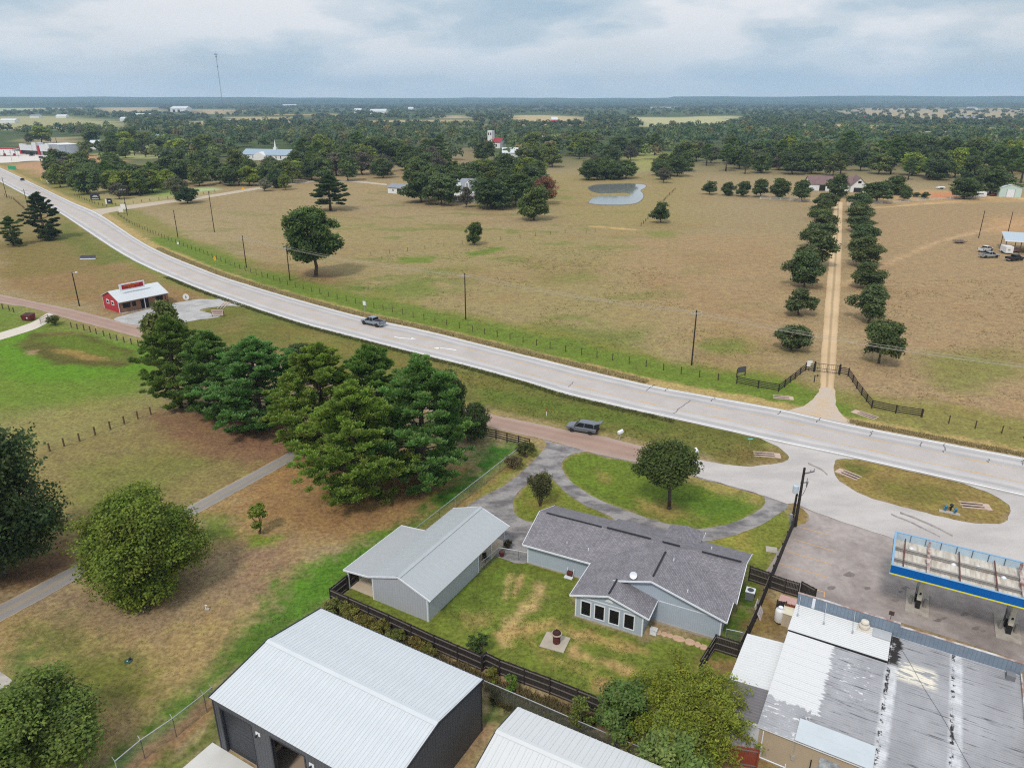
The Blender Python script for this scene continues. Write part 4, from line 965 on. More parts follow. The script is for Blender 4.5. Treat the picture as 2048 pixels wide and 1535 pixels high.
wht = mul(rng(wx.outputs[0], -1.0, 4.55, .06), rng(wy.outputs[0], -12.2, 5, .06)); base = _mix(t, wht, base, S(212, 213, 215))
spk = _ramp(t, _noise(t, v, 1.7, 3, .6, (1, 2.4, 1)), .60, .63); pk = mul(spk, mul(rng(sp.outputs[0], 4.2, 6.8, .3), rng(sp.outputs[1], -10.6, -6.2, .3))); base = _mix(t, pk, base, S(212, 213, 215))
pk = mul(spk, mul(rng(sp.outputs[0], .1, 3.2, .3), rng(sp.outputs[1], -16.6, -12.6, .3))); base = _mix(t, pk, base, S(212, 213, 215))
pk = mul(_ramp(t, _noise(t, v, .9, 5, .6, (.6, 3, 1)), .45, .5), mul(rng(sp.outputs[0], 8.3, 11.2, .25), rng(sp.outputs[1], -6.6, -4.4, .3))); base = _mix(t, pk, base, S(222, 216, 202))
for xs in (7.85, 12.35):                    # lapped seams with tar and white sealant
    w2 = _n(t, 'ShaderNodeMath', operation='MULTIPLY_ADD'); t.links.new(_noise(t, v, 3, 4, .7), w2.inputs[0]); w2.inputs[1].default_value = .25; t.links.new(sp.outputs[0], w2.inputs[2])
    base = _mix(t, mul(rng(w2.outputs[0], xs - .1, xs + .75, .12), _ramp(t, _noise(t, v, 1.1, 4, .6), .35, .6, .2, .85)), base, S(214, 216, 220))
    base = _mix(t, mul(rng(w2.outputs[0], xs - .02, xs + .25, .04), _ramp(t, _noise(t, v, 1.6, 5, .75), .5, .56)), base, S(58, 56, 58))
base = _mix(t, mul(rng(wx.outputs[0], 8.4, 9.4, .1), mul(rng(sp.outputs[1], -5.2, -1.0, .3), _ramp(t, _noise(t, v, 1.5, 5, .7), .42, .46))), base, S(56, 54, 54))
t.links.new(base, b.inputs['Base Color']); b.inputs['Roughness'].default_value = .9; b.inputs['Specular IOR Level'].default_value = .05
PATCH = m
ZF, ZB = 3.62, 3.2
def zs(y): return ZB + (ZF - ZB) * (y + 16.6) / 15.1
mb = MB(); mb.box(.15, .3, -16.2, -1.5, 0, 3.1); mb.box(16.6, 16.75, -16.2, -1.5, 0, 3.1); mb.build('wall', BEIGE, st)
mb = MB(); mb.box(.15, 16.75, -16.35, -16.2, 0, 3.15); w_ = mb.build('back_wall', BEIGE, st)
rf = MB(); rf.slab([(0, -1.5, ZF), (16.9, -1.5, ZF), (16.9, -16.6, ZB), (0, -16.6, ZB)], .1); roof = rf.build('roof', TRIM_W, st)
# corrugated sheets, long way across (ribs run along x)
mb = MB(); yy = -1.55; k = 0
sheet_rows = []
while yy > -16.6:
    y2 = max(yy - .9, -16.62)
    for x0, x1 in ((0.0, 7.85), (7.86, 12.35), (12.36, 16.9)):
        m2 = MB(); dz = .012 + rnd.uniform(0, .008)
        m2.add([(x0, yy, zs(yy) + dz), (x1, yy, zs(yy) + dz), (x1, y2 + .01, zs(y2) + dz), (x0, y2 + .01, zs(y2) + dz)], [(3, 2, 1, 0)])
        for q in range(4):
            yc = yy - .9 * (q + .5) / 4
            if yc < -16.5: continue
            z0 = zs(yc) + dz; m2.add([(x0, yc + .07, z0 + .002), (x1, yc + .07, z0 + .002), (x1, yc, z0 + .04), (x0, yc, z0 + .04), (x0, yc - .07, z0), (x1, yc - .07, z0)], [(0, 3, 2, 1), (3, 4, 5, 2)])
        m2.build('roof_panel', PATCH, roof)
    yy -= .9
mb = MB(); mb.box(2.6, 7.7, -16.63, -14.35, 0, .03); mb.box(2.6, 7.7, -15.5, -15.47, .03, .045)
o = mb.build('roof_patch', pmat('pale_blue_patch', S(196, 203, 209), .5, .06, .6), roof); o.location = (0, 0, zs(-14.4) + .07); o.rotation_euler = (R(1.9), 0, 0); o.location.z = zs(-15.5) + .07 - 0; o.location.y = 0; o.rotation_euler = (0, 0, 0)
# raised white part over the front corner
mb = MB(); mb.slab([(.0, -1.52, 3.86), (7.7, -1.52, 3.86), (7.7, -5.1, 3.7), (-.05, -5.2, 3.7)], .05)
rr_ = mb.build('upper_roof', WROOF2, st)
for q in range(15):
    y = -1.66 - q * .236; z = 3.86 - (y + 1.52) / (-3.58) * .16 + .012
    m2 = MB(); m2.add([(0, y + .07, z), (7.7, y + .07, z), (7.7, y, z + .05), (0, y, z + .05), (0, y - .07, z - .004), (7.7, y - .07, z - .004)], [(0, 3, 2, 1), (3, 4, 5, 2), (0, 4, 3), (1, 2, 5)]); m2.build('rib', WROOF2, rr_)
mb = MB(); mb.box(0, 7.7, -5.2, -5.12, 3.4, 3.69); mb.box(7.62, 7.72, -5.1, -1.52, 3.5, 3.68); mb.build('edge', BLACK, rr_)  # black band painted in for the shadow gap under the raised roof
mb = MB(); mb.slab([(6.3, -1.56, 3.95), (7.72, -1.56, 3.95), (7.72, -2.7, 3.9), (6.3, -2.7, 3.9)], .03); mb.build('patch', pmat('grey_patch', S(178, 182, 186), .6, .08, 2.), rr_)
# parapet
mb = MB(); mb.box(0, 8.2, -1.48, -1.36, 0, 4.98); mb.box(8.2, 17.0, -1.48, -1.36, 0, 4.7); mb.build('parapet', STW, st)
mb = MB(); mb.box(-.02, 8.22, -1.51, -1.3, 4.98, 5.03); mb.box(8.22, 17.02, -1.51, -1.3, 4.7, 4.75); mb.box(16.9, 17.0, -16.6, -1.52, 3.2, 3.85); mb.build('coping', pmat('pale_coping', S(206, 206, 208), .6, .15, 2., col2=S(150, 120, 110), patch=.7), st)
m2 = MB(); m2.box(1.25, 1.5, -1.5, -1.482, 3.9, 4.95); m2.build('white_strip', TRIM_W, st)
for x_ in (.25, 2.4, 4.7):
    m2 = MB(); m2.tube((x_, -1.5, 4.9), (x_ + .12, -3.1, 4.0), .022, .022, 6); m2.box(x_ + .05, x_ + .2, -3.2, -3.02, 3.78, 4.04); m2.build('brace', STEEL, st)
m2 = MB(); m2.lathe([(.3, 0), (.42, .25), (.42, .42), (.2, .46), (.2, .62), (.34, .66), (.3, .8), (.05, .86)], 12); m2.box(-.5, .5, -.5, .5, -.02, .06); o = m2.build('roof_vent', pmat('cream_vent', S(214, 206, 194), .7, .12, 3.), st, False, (5.6, -2.1, 3.87))
m2 = MB(); m2.tube((7.4, -1.25, 4.4), (7.4, -1.25, 5.5), .03, .03, 6); m2.box(7.2, 7.6, -1.3, -1.2, 5.45, 5.8); m2.build('sign_bracket', flat('rusty_dark', S(70, 54, 50)), st)
m2 = MB(); m2.box(15.9, 16.5, -2.6, -2.0, 3.6, 4.1); m2.build('roof_fan', flat('grey_fan', S(120, 122, 126)), st)
prev = Vector((8.3, -2.6, 3.72)); m2 = MB()
for q in range(1, 15):
    p = Vector((8.3 + 6.2 * q / 14, -2.6 - 12.6 * (q / 14) ** 1.05 + .12 * math.sin(q), 0)); p.z = zs(p.y) + .09; m2.tube(prev, p, .011, .011, 5, caps=False); prev = p
m2.build('roof_cable', BLACK, roof)
# lean-to roofs on the west side
LT = pmat('grey_brown_metal', S(112, 108, 112), .5, .06, 1.)
for y0, y1, mat, nm, lab in ((-6.2, -12.35, WROOF2, 'lean_to_roof', 'white ribbed lean-to roof'), (-12.4, -16.2, LT, 'lean_to_roof', 'grey brown ribbed lean-to roof')):
    m2 = MB(); m2.slab([(-3.1, y0, 2.68), (0, y0, 2.98), (0, y1, 2.98), (-3.1, y1, 2.68)], .04); o = m2.build(nm, mat, st); o['label'] = lab
    n = int((y0 - y1) / .3)
    for q in range(n):
        y = y0 - (q + .5) * (y0 - y1) / n; m3 = MB(); m3.add([(-3.1, y + .06, 2.683), (0, y + .06, 2.983), (0, y, 3.03), (-3.1, y, 2.73), (-3.1, y - .06, 2.683), (0, y - .06, 2.983)], [(0, 1, 2, 3), (3, 2, 5, 4), (0, 3, 4)]); m3.build('rib', mat, o)
m2 = MB(); m2.box(-.02, .1, -16.3, -12.4, 3.0, 3.16); m2.build('flashing', pmat('blue_flashing', S(150, 164, 186), .5, .1, 2.), st)
m2 = MB(); m2.box(-2.9, -.9, -16.1, -12.5, 0, 2.6); m2.box(-2.9, -.05, -12.3, -6.4, 0, 2.6); m2.box(-.9, .15, -16.4, -16.2, 0, 3.0); m2.build('lean_to_wall', pmat('pale_grey_wall', S(196, 198, 204), .8, .08, 1.5), st)
m2 = MB(); m2.box(4.4, 5.7, -16.42, -16.36, .9, 2.4); m2.build('boarded_window', pmat('scrap_metal', S(140, 150, 160), .5, .35, 2.5, col2=S(190, 196, 204), patch=1.4), st)
m2 = MB(); m2.box(6.2, 7.6, -16.42, -16.36, .6, 2.3); m2.build('door_panel', pmat('blue_scrap', S(130, 146, 164), .5, .25, 2.5), st)
m2 = MB()
for a, b_ in (((0, 0), (0, .32)), ((0, .32), (.2, .32)), ((0, 0), (.2, 0)), ((.2, 0), (.2, .17)), ((0, .17), (.2, .17))): m2.bar((5.9 + a[0], -16.45, 1.3 + a[1]), (5.9 + b_[0], -16.45, 1.3 + b_[1]), .03, .06)
m2.build('red_mark', flat('red_paint', S(170, 40, 44)), st)
m2 = MB(); m2.tube((.45, -16.42, .25), (2.3, -16.42, .25), .05, .05, 7); m2.tube((.45, -16.42, .25), (.45, -16.42, 2.8), .05, .05, 7); m2.tube((2.3, -16.42, .2), (2.3, -16.42, .55), .05, .05, 7); m2.build('drain_pipe', TRIM_W, st)
m2 = MB(); m2.box(2.55, 2.8, -16.5, -16.36, 1.25, 1.6); m2.tube((2.68, -16.4, 1.6), (2.68, -16.4, 3.0), .02, .02, 5); m2.build('meter_box', STEEL, st)
m2 = MB(); m2.tube((3.9, -16.42, .3), (3.9, -16.42, 1.9), .045, .045, 6); m2.build('vent_pipe', BLACK, st)

# --- the fuel canopy
CA = R(-29.0); co = at(1783, 1129, 5.8)
cp = thing('fuel_canopy', 'long fuel canopy with bright blue fascia and yellow stripe', 'canopy', (*co, 0), CA)
CL, CW = 17.0, 6.45
BLUE = flat('canopy_blue', S(0, 96, 176), .4); YEL = flat('canopy_yellow', S(234, 226, 60), .4); BACKB = pmat('fascia_back', S(176, 196, 210), .5, .08, 1.); CAPB = flat('fascia_cap', S(132, 172, 206))
DECK = pmat('stained_white_deck', S(212, 206, 196), .7, .08, .8, col2=S(182, 172, 160), patch=1.2, stretch=(1.5, .3, 1)); RUST_M = pmat('rusty_steel', S(104, 66, 60), .85, .25, 3.)
Z0, Z1 = 4.85, 5.8
for q in ((0, CL, 0, .1), (0, .1, .1, CW - .1), (0, CL, CW - .1, CW)): mb = MB(); mb.box(*q, Z0 + .12, Z1); mb.build('fascia', BLUE, cp)
mb = MB(); mb.box(-.02, CL, -.02, .1, Z0, Z0 + .12); mb.box(-.02, .1, .1, CW, Z0, Z0 + .12); mb.box(.1, CL, CW - .1, CW + .02, Z0, Z0 + .12); mb.build('yellow_stripe', YEL, cp)
mb = MB(); mb.box(-.03, CL, -.03, .16, Z1, Z1 + .04); mb.box(-.03, .16, .16, CW - .16, Z1, Z1 + .04); mb.box(-.03, CL, CW - .16, CW + .03, Z1, Z1 + .04); mb.build('cap', CAPB, cp)
x = .12; i = 0
while x < CL - .3:
    w = 1.32; m2 = MB(); m2.box(x + .03, min(x + w, CL) - .03, CW - .16, CW - .11, Z0 + .2, Z1 - .02); m2.build('fascia_back_panel', BACKB, cp)
    m2 = MB(); m2.box(x - .03, x + .03, CW - .24, CW - .11, Z0 + .1, Z1); m2.build('fascia_rib', flat('blue_grey_rib', S(78, 92, 112)), cp); x += w
dk = MB(); dk.box(.1, CL, .1, CW - .1, Z0 + .1, Z0 + .2); deck = dk.build('deck', DECK, cp)
mb = MB(); n = int(CL / .3)
xx = .2
while xx < CL - .4:
    L_ = 1.6
    for y0, y1 in ((.2, 1.95), (2.15, 4.05), (4.3, 5.6)):
        m2 = MB(); m2.box(xx, xx + .38, y0, y1, Z0 + .2, Z0 + .225 + rnd.uniform(0, .012)); m2.box(xx + .36, xx + .40, y0, y1, Z0 + .225, Z0 + .27); m2.build('deck_sheet', DECK, deck)
    xx += .4
for y in (2.05, 4.2):
    m2 = MB(); m2.box(.15, CL, y - .06, y + .06, Z0 + .28, Z0 + .52); m2.box(.15, CL, y - .13, y + .13, Z0 + .52, Z0 + .55); m2.box(.15, CL, y - .13, y + .13, Z0 + .26, Z0 + .28); m2.build('beam', pmat('grey_beam', S(150, 146, 142), .8, .15, 2.), cp)
for x_ in (1.0, 5.6, 8.5, 13.3, 16.0):
    m2 = MB(); m2.box(x_ - .05, x_ + .05, .15, CW - .5, Z0 + .56, Z0 + .7); m2.build('cross_beam', RUST_M, cp)
for x_ in (3.05, 10.5):
    m2 = MB(); m2.box(x_ - .12, x_ + .12, .3, CW - .6, Z0 + .56, Z0 + .72); m2.box(x_ - .2, x_ + .2, 2.9, 3.3, Z0 + .4, Z0 + .76); m2.box(x_ - .1, x_ + .1, CW - 1.2, CW - .9, Z0 + .7, Z0 + 1.3); m2.build('cross_beam', pmat('painted_beam', S(206, 196, 190), .7, .15, 2., col2=S(130, 90, 84), patch=1.0), cp)
    m2 = MB(); m2.box(x_ - .2, x_ + .2, 2.7, 3.15, .15, Z0 + .1); c_ = m2.build('column', pmat('cream_column', S(206, 202, 186), .6, .08, 1.5), cp)
    m2 = MB(); m2.box(x_ - .205, x_ + .205, 2.695, 3.155, .15, 1.1); m2.box(x_ - .09, x_ + .09, 2.69, 2.7, 1.75, 2.0); m2.build('column_base', BLACK, c_)
for x_, y_ in ((1.6, 5.0), (5.2, 4.0), (7.2, 4.7), (9.2, 3.9)):
    m2 = MB(); m2.lathe([(.22, 0), (.22, .1), (.1, .2), (.02, .22)], 10, (x_, y_, Z0 + .22)); m2.build('light_can', TRIM_W, cp)
def fuel_pump(x_, lab):
    p = Vector((co[0], co[1])) + Vector((x_ * math.cos(CA) - 4.2 * math.sin(CA), x_ * math.sin(CA) + 4.2 * math.cos(CA)))
    t_ = thing('fuel_pump', lab, 'fuel pump', (p.x, p.y, 0), CA)
    m2 = MB(); m2.box(-1.0, 1.0, -2.4, 1.6, 0, .15); m2.build('island', CONC, t_)
    m2 = MB(); m2.box(-.28, .28, -.5, .5, .15, 1.15); m2.build('cabinet', BLACK, t_)
    m2 = MB(); m2.box(-.3, .3, -.52, .52, 1.15, 1.95); m2.build('head', pmat('pump_head', S(150, 150, 150), .5, .1, 2.), t_)
    for s in (-.31, .29):
        m2 = MB(); m2.box(s, s + .02, -.35, .35, 1.3, 1.75); m2.build('display', BLACK, t_)
    for s in (-.6, .6): m2 = MB(); m2.tube((s, -.9, .15), (s, -.9, 1.0), .16, .16, 10); m2.build('bollard', pmat('grey_bollard', S(140, 138, 134), .7, .15, 2.), t_)
fuel_pump(3.05, 'fuel pump island at the west canopy column, nearer the parking bays'); fuel_pump(10.5, 'fuel pump island at the east canopy column, by the picture edge')
# parking bay lines and the small square marking
for i, (p, q) in enumerate((((1600, 1054), (1655, 1069)), ((1588, 1078), (1672, 1103)), ((1573, 1102), (1663, 1128)), ((1557, 1126), (1659, 1155)), ((1628, 1178), (1650, 1184)), ((1648.5, 1184), (1648.5, 1194)))):
    a, b_ = at(*p), at(*q); m2 = MB(); m2.bar((*a, .03), (*b_, .03), .1, .012); o = m2.build('parking_line', pmat('faded_orange_line', S(206, 164, 116), .85, .2, 3.)); tag(o, kind='structure')

# --- the red shop
r0, r1 = at(240, 628), at(204, 618)
rx = at(341, 604)
RA = math.atan2(rx[1] - r0[1], rx[0] - r0[0])
SHA2 = math.atan2(at(341, 592, 3)[1] - at(239, 613, 3)[1], at(341, 592, 3)[0] - at(239, 613, 3)[0])
rs = thing('red_shop', 'small red walled shop with pale metal roof by the highway', 'shop', (*r0, 0), SHA2)
RL = math.hypot(at(341, 592, 3)[0] - at(239, 613, 3)[0], at(341, 592, 3)[1] - at(239, 613, 3)[1]) ; RW = 8.2
REDW = groovemat('red_siding', S(176, 52, 62), .2, .1, .8, .6, .06)
m2 = MB()
m2.add([(.3, .6, 0), (.3, RW, 0), (.3, RW, 2.95), (.3, RW * .5, 4.55), (.3, .6, 2.95), (.42, .6, 0), (.42, RW, 0), (.42, RW, 2.95), (.42, RW * .5, 4.55), (.42, .6, 2.95)], [(4, 3, 2, 1, 0), (5, 6, 7, 8, 9), (0, 1, 6, 5), (1, 2, 7, 6), (2, 3, 8, 7), (3, 4, 9, 8), (4, 0, 5, 9)])
m2.box(RL - .4, RL - .28, .6, RW, 0, 2.95); m2.box(.42, RL - .4, RW - .12, RW, 0, 2.95); m2.build('wall', REDW, rs)
m2 = MB(); x = .42
OPN = [(1.2, 3.0, 1.0, 2.1), (3.4, 4.3, 1.0, 2.1), (5.4, 6.2, 0, 2.2), (6.35, 7.3, 0, 2.2), (9.0, 10.8, 1.1, 2.2), (11.3, 12.1, 1.0, 2.2)]
for a, b_, c_, d_ in OPN:
    m2.box(x, a, .6, .72, 0, 2.95); m2.box(a, b_, .6, .72, d_, 2.95)
    if c_ > 0: m2.box(a, b_, .6, .72, 0, c_)
    x = b_
m2.box(x, RL - .4, .6, .72, 0, 2.95); m2.build('front_wall', pmat('brown_brick_front', S(146, 108, 90), .9, .2, 3.), rs)
for a, b_, c_, d_ in OPN:
    m2 = MB(); m2.box(a, b_, .66, .69, max(c_, .02), d_); m2.build('door' if c_ == 0 else 'window', GLASS, rs)
for y_ in (2.6, 5.0):
    m2 = MB(); m2.box(.2, .3, y_, y_ + 1.3, 1.55, 2.55); w = m2.build('window', TRIM_W, rs); m3 = MB(); m3.box(.18, .2, y_ + .2, y_ + 1.1, 1.75, 2.35); m3.build('pane', GLASS, w)
for q in ((.24, .36, .52, .62, 0, 2.9), (.24, .36, RW, RW + .1, 0, 2.9), (5.9, 6.0, -.4, -.3, 0, 2.8), (6.25, 6.33, .5, .6, 0, 2.3)): m2 = MB(); m2.box(*q); m2.build('corner_trim', TRIM_W, rs)
rf = MB(); rf.slab([(0, -.6, 2.75), (RL, -.6, 2.75), (RL, RW / 2, 4.7), (0, RW / 2, 4.7)], .08); rf.slab([(0, RW / 2, 4.7), (RL, RW / 2, 4.7), (RL, RW + .6, 2.95), (0, RW + .6, 2.95)], .08); roof = rf.build('roof', WROOF, rs)
roof_slope(roof, (0, -.6, 2.76), (1, 0, 0), (0, RW / 2 + .6, 1.95), RL, math.hypot(RW / 2 + .6, 1.95), 16, 3, WROOF, .001)
m2 = MB(); m2.slab([(.4, -.3, .02), (RL, -.3, .02), (RL, .6, .06), (.4, .6, .06)], .05); m2.build('walkway', CONC, rs)
# its ridge sign
sg = thing('shop_sign', 'long red sign with orange lettering and white frame on the shop ridge', 'sign', (*at(240, 583, 4.6), 4.75), SHA2)
SLn = math.hypot(at(288, 573, 4.7)[0] - at(240, 583, 4.7)[0], at(288, 573, 4.7)[1] - at(240, 583, 4.7)[1])
m2 = MB(); m2.box(0, SLn, -.12, .12, 0, 1.5); m2.build('frame', TRIM_W, sg)
m2 = MB(); m2.box(.5, SLn - .35, -.15, -.12, .25, 1.25); pn_ = m2.build('face', flat('sign_red', S(160, 24, 32)), sg)
m2 = MB(); x = 1.1; q = random.Random(3)
while x < SLn - 1.3:
    w = q.uniform(.22, .4); m2.bar((x, -.165, .82), (x + .04, -.165, 1.1), .02, .08)
    m2.bar((x, -.165, 1.08), (x + w, -.165, 1.08), .02, .07); m2.bar((x + w, -.165, .8), (x + w, -.165, 1.08), .02, .07)
    if q.random() < .5: m2.bar((x, -.165, .95), (x + w, -.165, .95), .02, .06)
    x += w + .2
x = 2.0
while x < SLn - 2.6:
    w = q.uniform(.18, .3); m2.bar((x, -.165, .42), (x, -.165, .66), .02, .06); m2.bar((x, -.165, .42 if q.random() < .5 else .66), (x + w, -.165, .42), .02, .06); x += w + .16
m2.build('lettering', flat('sign_orange', S(226, 120, 40)), pn_)
# ------------------------------------------------------------------ trees
def unit(v): return v / (np.linalg.norm(v, axis=-1, keepdims=True) + 1e-9)
def rdir(g, n, zmin=-1.0):
    z = g.uniform(zmin, 1, n); a = g.uniform(0, 2 * math.pi, n); s = np.sqrt(1 - z * z)
    return np.stack([s * np.cos(a), s * np.sin(a), z], 1)
def leaf_quads(g, C, N, size, tone, aspect=0.6):
    n = len(C); r = unit(g.normal(size=(n, 3))); t = unit(np.cross(N, r)); b = np.cross(N, t)
    s = (size * g.uniform(.7, 1.3, n))[:, None]
    fold = N * s * 0.25
    V = np.stack([C - t * s, C + b * s * aspect + fold, C + t * s, C - b * s * aspect + fold], 1).reshape(-1, 3)
    F = np.arange(4 * n).reshape(n, 4)
    return V, F, np.repeat(tone, 4, 0)
def tones(g, n, base, var=0.22):
    k = g.uniform(1 - var, 1 + var, (n, 1)); h = g.uniform(-1, 1, (n, 1))
    return np.clip(np.array(base)[None] * k * (1 + h * np.array([[0.12, 0.0, 0.05]])), 0.002, 1)
def broad(seed, H, W, base=0.18, lobes=16, clumps=260, leaves=60, leaf=0.22, tone=(0.05, 0.075, 0.025), lobe_r=0.36, up=0.0, var=0.25, droop=0.0, flat=1.0):
    """crown + trunk meshes of a broadleaf tree H high and W wide, built of leaf sprays on irregular boughs"""
    g = np.random.default_rng(seed)
    zb = H * base; rz = (H - zb) / 2; cz = zb + rz
    d = rdir(g, lobes, -0.95); d[0] = (0, 0, 1)
    cen = np.stack([d[:, 0] * W / 2 * 0.62, d[:, 1] * W / 2 * 0.62, cz + d[:, 2] * rz * 0.7 * flat], 1)
    cen[:, :2] *= g.uniform(.75, 1.08, (lobes, 1))
    rad = lobe_r * W / 2 * g.uniform(.72, 1.25, lobes)
    li = g.integers(0, lobes, clumps); cd = rdir(g, clumps, -0.8)
    cc = cen[li] + cd * (rad[li] * g.uniform(.62, 1.08, clumps))[:, None] * np.array([1, 1, min(1.0, 2 * rz / W + 0.1)])
    cc[:, 2] = np.maximum(cc[:, 2], zb * 0.8)
    ct = tones(g, clumps, tone, var)
    k = np.repeat(np.arange(clumps), leaves); n = len(k)
    cs = rad.mean() * 0.34
    off = np.clip(g.normal(size=(n, 3)), -1.7, 1.7) * cs * np.array([1, 1, .62]); off[:, 2] -= droop * np.abs(off[:, 0] + off[:, 1])
    P = cc[k] + off
    N = unit(cd[k] * 0.5 + np.array([0, 0, 0.55]) + g.normal(size=(n, 3)) * 0.55)
    V, F, T = leaf_quads(g, P, N, leaf, ct[k] * g.uniform(.82, 1.2, (n, 1)))
    rq = np.percentile(np.hypot(V[:, 0], V[:, 1]), 97.5); zt = np.percentile(V[:, 2], 99.8)
    V[:, :2] *= W / 2 / rq; V[:, 2] *= H / zt; cen = cen * np.array([W / 2 / rq, W / 2 / rq, H / zt])
    me = fast_mesh('crown', V, F, [LEAF], T)
    mb = MB(); r0 = max(0.12, 0.028 * H); top = (g.normal() * .2, g.normal() * .2, zb + rz * 0.7)
    mid = (g.normal() * .15, g.normal() * .15, zb * 0.9)
    mb.tube((0, 0, -0.1), (0, 0, 0.35), r0 * 1.5, r0 * 1.05, 9); mb.tube((0, 0, 0.35), mid, r0 * 1.05, r0 * 0.85, 9); mb.tube(mid, top, r0 * 0.85, r0 * 0.35, 8)
    for i in g.choice(lobes, min(lobes, 9), False):
        h = g.uniform(.45, 1.0); s = Vector(mid).lerp(Vector(top), h * 0.6); e = Vector(cen[i]); m_ = s.lerp(e, .5) + Vector((0, 0, -0.06 * H * g.uniform(0, 1)))
        mb.tube(s, m_, r0 * 0.45, r0 * 0.3, 6); mb.tube(m_, e, r0 * 0.3, r0 * 0.08, 5)
    tm = mb.mesh('trunk', [BARK], True)
    return me, tm
def pine(seed, H, W, base=0.2, branches=64, puffs=5, needles=70, tone=(0.045, 0.085, 0.026), needle=0.34, puff=0.62, lean=0.0, zmax=0.36):
    g = np.random.default_rng(seed)
    mb = MB(); r0 = 0.022 * H + 0.06
    tp = Vector((lean, g.normal() * .2, H * 0.96)); mb.tube((0, 0, -.1), Vector((0, 0, 0)).lerp(tp, .45), r0 * 1.15, r0 * .75, 9); mb.tube(Vector((0, 0, 0)).lerp(tp, .45), tp, r0 * .75, r0 * .1, 8)
    PC, PD, PR = [], [], []
    ph = g.uniform(0, 6.28)
    for i in range(branches):
        f = (i + 0.5) / branches; zf = base + (0.97 - base) * f ** 0.9
        ph += 2.4 + g.normal() * .35
        prof = (0.55 + 0.45 * min(1, (zf - base) / max(0.02, zmax - base))) if zf < zmax else max(0.1, 1 - ((zf - zmax) / (1.0 - zmax)) ** 1.55)
        L = W / 2 * prof * g.uniform(.62, 1.1)
        el = R(-6 + 34 * f + g.normal() * 7)
        s = Vector((0, 0, 0)).lerp(tp, zf)
        dv = Vector((math.cos(ph) * math.cos(el), math.sin(ph) * math.cos(el), math.sin(el)))
        kn = s + dv * (L * .6); e = kn + (dv + Vector((0, 0, .18))) * (L * .4)
        mb.tube(s, kn, r0 * .26 * (1 - .6 * f), r0 * .16 * (1 - .6 * f), 5); mb.tube(kn, e, r0 * .16 * (1 - .6 * f), 0.02, 4)
        side = Vector((-dv.y, dv.x, 0))
        for k in range(puffs):
            u = 1.0 if k == 0 else g.uniform(.42, 1.0)
            p = (s.lerp(kn, u / .6) if u < .6 else kn.lerp(e, (u - .6) / .4)) + side * (g.normal() * .17 * L * (0.3 + u * .5)) + Vector((0, 0, g.uniform(-.1, .35)))
            PC.append(p); PD.append((dv * .55 + Vector((0, 0, .75))).normalized()); PR.append(puff * g.uniform(.7, 1.3) * (0.8 + 0.2 * L / (W / 2)))
    for _ in range(5):
        PC.append(tp + Vector((g.normal() * .3, g.normal() * .3, g.uniform(-.6, .3)))); PD.append(Vector((0, 0, 1))); PR.append(puff * .8)
    PC = np.array(PC); PD = np.array(PD); PR = np.array(PR); n = len(PC)
    ct = tones(g, n, tone, .26)
    k = np.repeat(np.arange(n), needles); m = len(k)
    d = unit(rdir(g, m, -0.35) + PD[k] * 0.55); d = unit(d)
    base_p = PC[k] + d * (PR[k] * g.uniform(.15, .62, m))[:, None] * np.array([1, 1, .72])
    tip = base_p + unit(d + np.array([0, 0, .3])) * (needle * g.uniform(.75, 1.25, m))[:, None]
    sd = unit(np.cross(d, g.normal(size=(m, 3)))) * 0.065 * (needle / 0.34)
    V = np.stack([base_p - sd * .5, base_p + sd * .5, tip + sd, tip - sd], 1).reshape(-1, 3)
    T = ct[k] * g.uniform(.75, 1.25, (m, 1)); T = np.repeat(T, 4, 0)
    rq = np.percentile(np.hypot(V[:, 0] - lean * .5, V[:, 1]), 97.5); V[:, :2] *= W / 2 / rq; V[:, 2] *= H / np.percentile(V[:, 2], 99.9)
    me = fast_mesh('crown', V, np.arange(4 * m).reshape(m, 4), [LEAF], T)
    return me, mb.mesh('trunk', [BARK], True)

def plant(kind, meshes, px, pb, label, cat='tree', group=None, h=None, w=None, ref=(10, 10), tint=(1, 1, 1), rz=None, name=None, xy=None):
    """a tree standing at the ground spot seen at (px, pb)"""
    X, Y = at(px, pb) if xy is None else xy
    o = thing(name or kind, label, cat, (X, Y, 0), rnd.uniform(0, 6.28) if rz is None else rz, group)
    sc = (1, 1, 1) if h is None else (w / ref[1], w / ref[1], h / ref[0])
    c = mesh_obj('crown', meshes[0], o, scale=sc); c.color = (*tint, 1)
    mesh_obj('trunk', meshes[1], o, scale=sc)
    return o
def span(px, pb, pt, wpx):
    """height and width in metres of something at (px, pb) whose top shows at pt and that is wpx pixels wide"""
    h = height_of(px, pb, pt); Y = at(px, pb)[1]
    return h, wpx * (Y * CT + (CAM_H - h * .55) * ST) / FOC

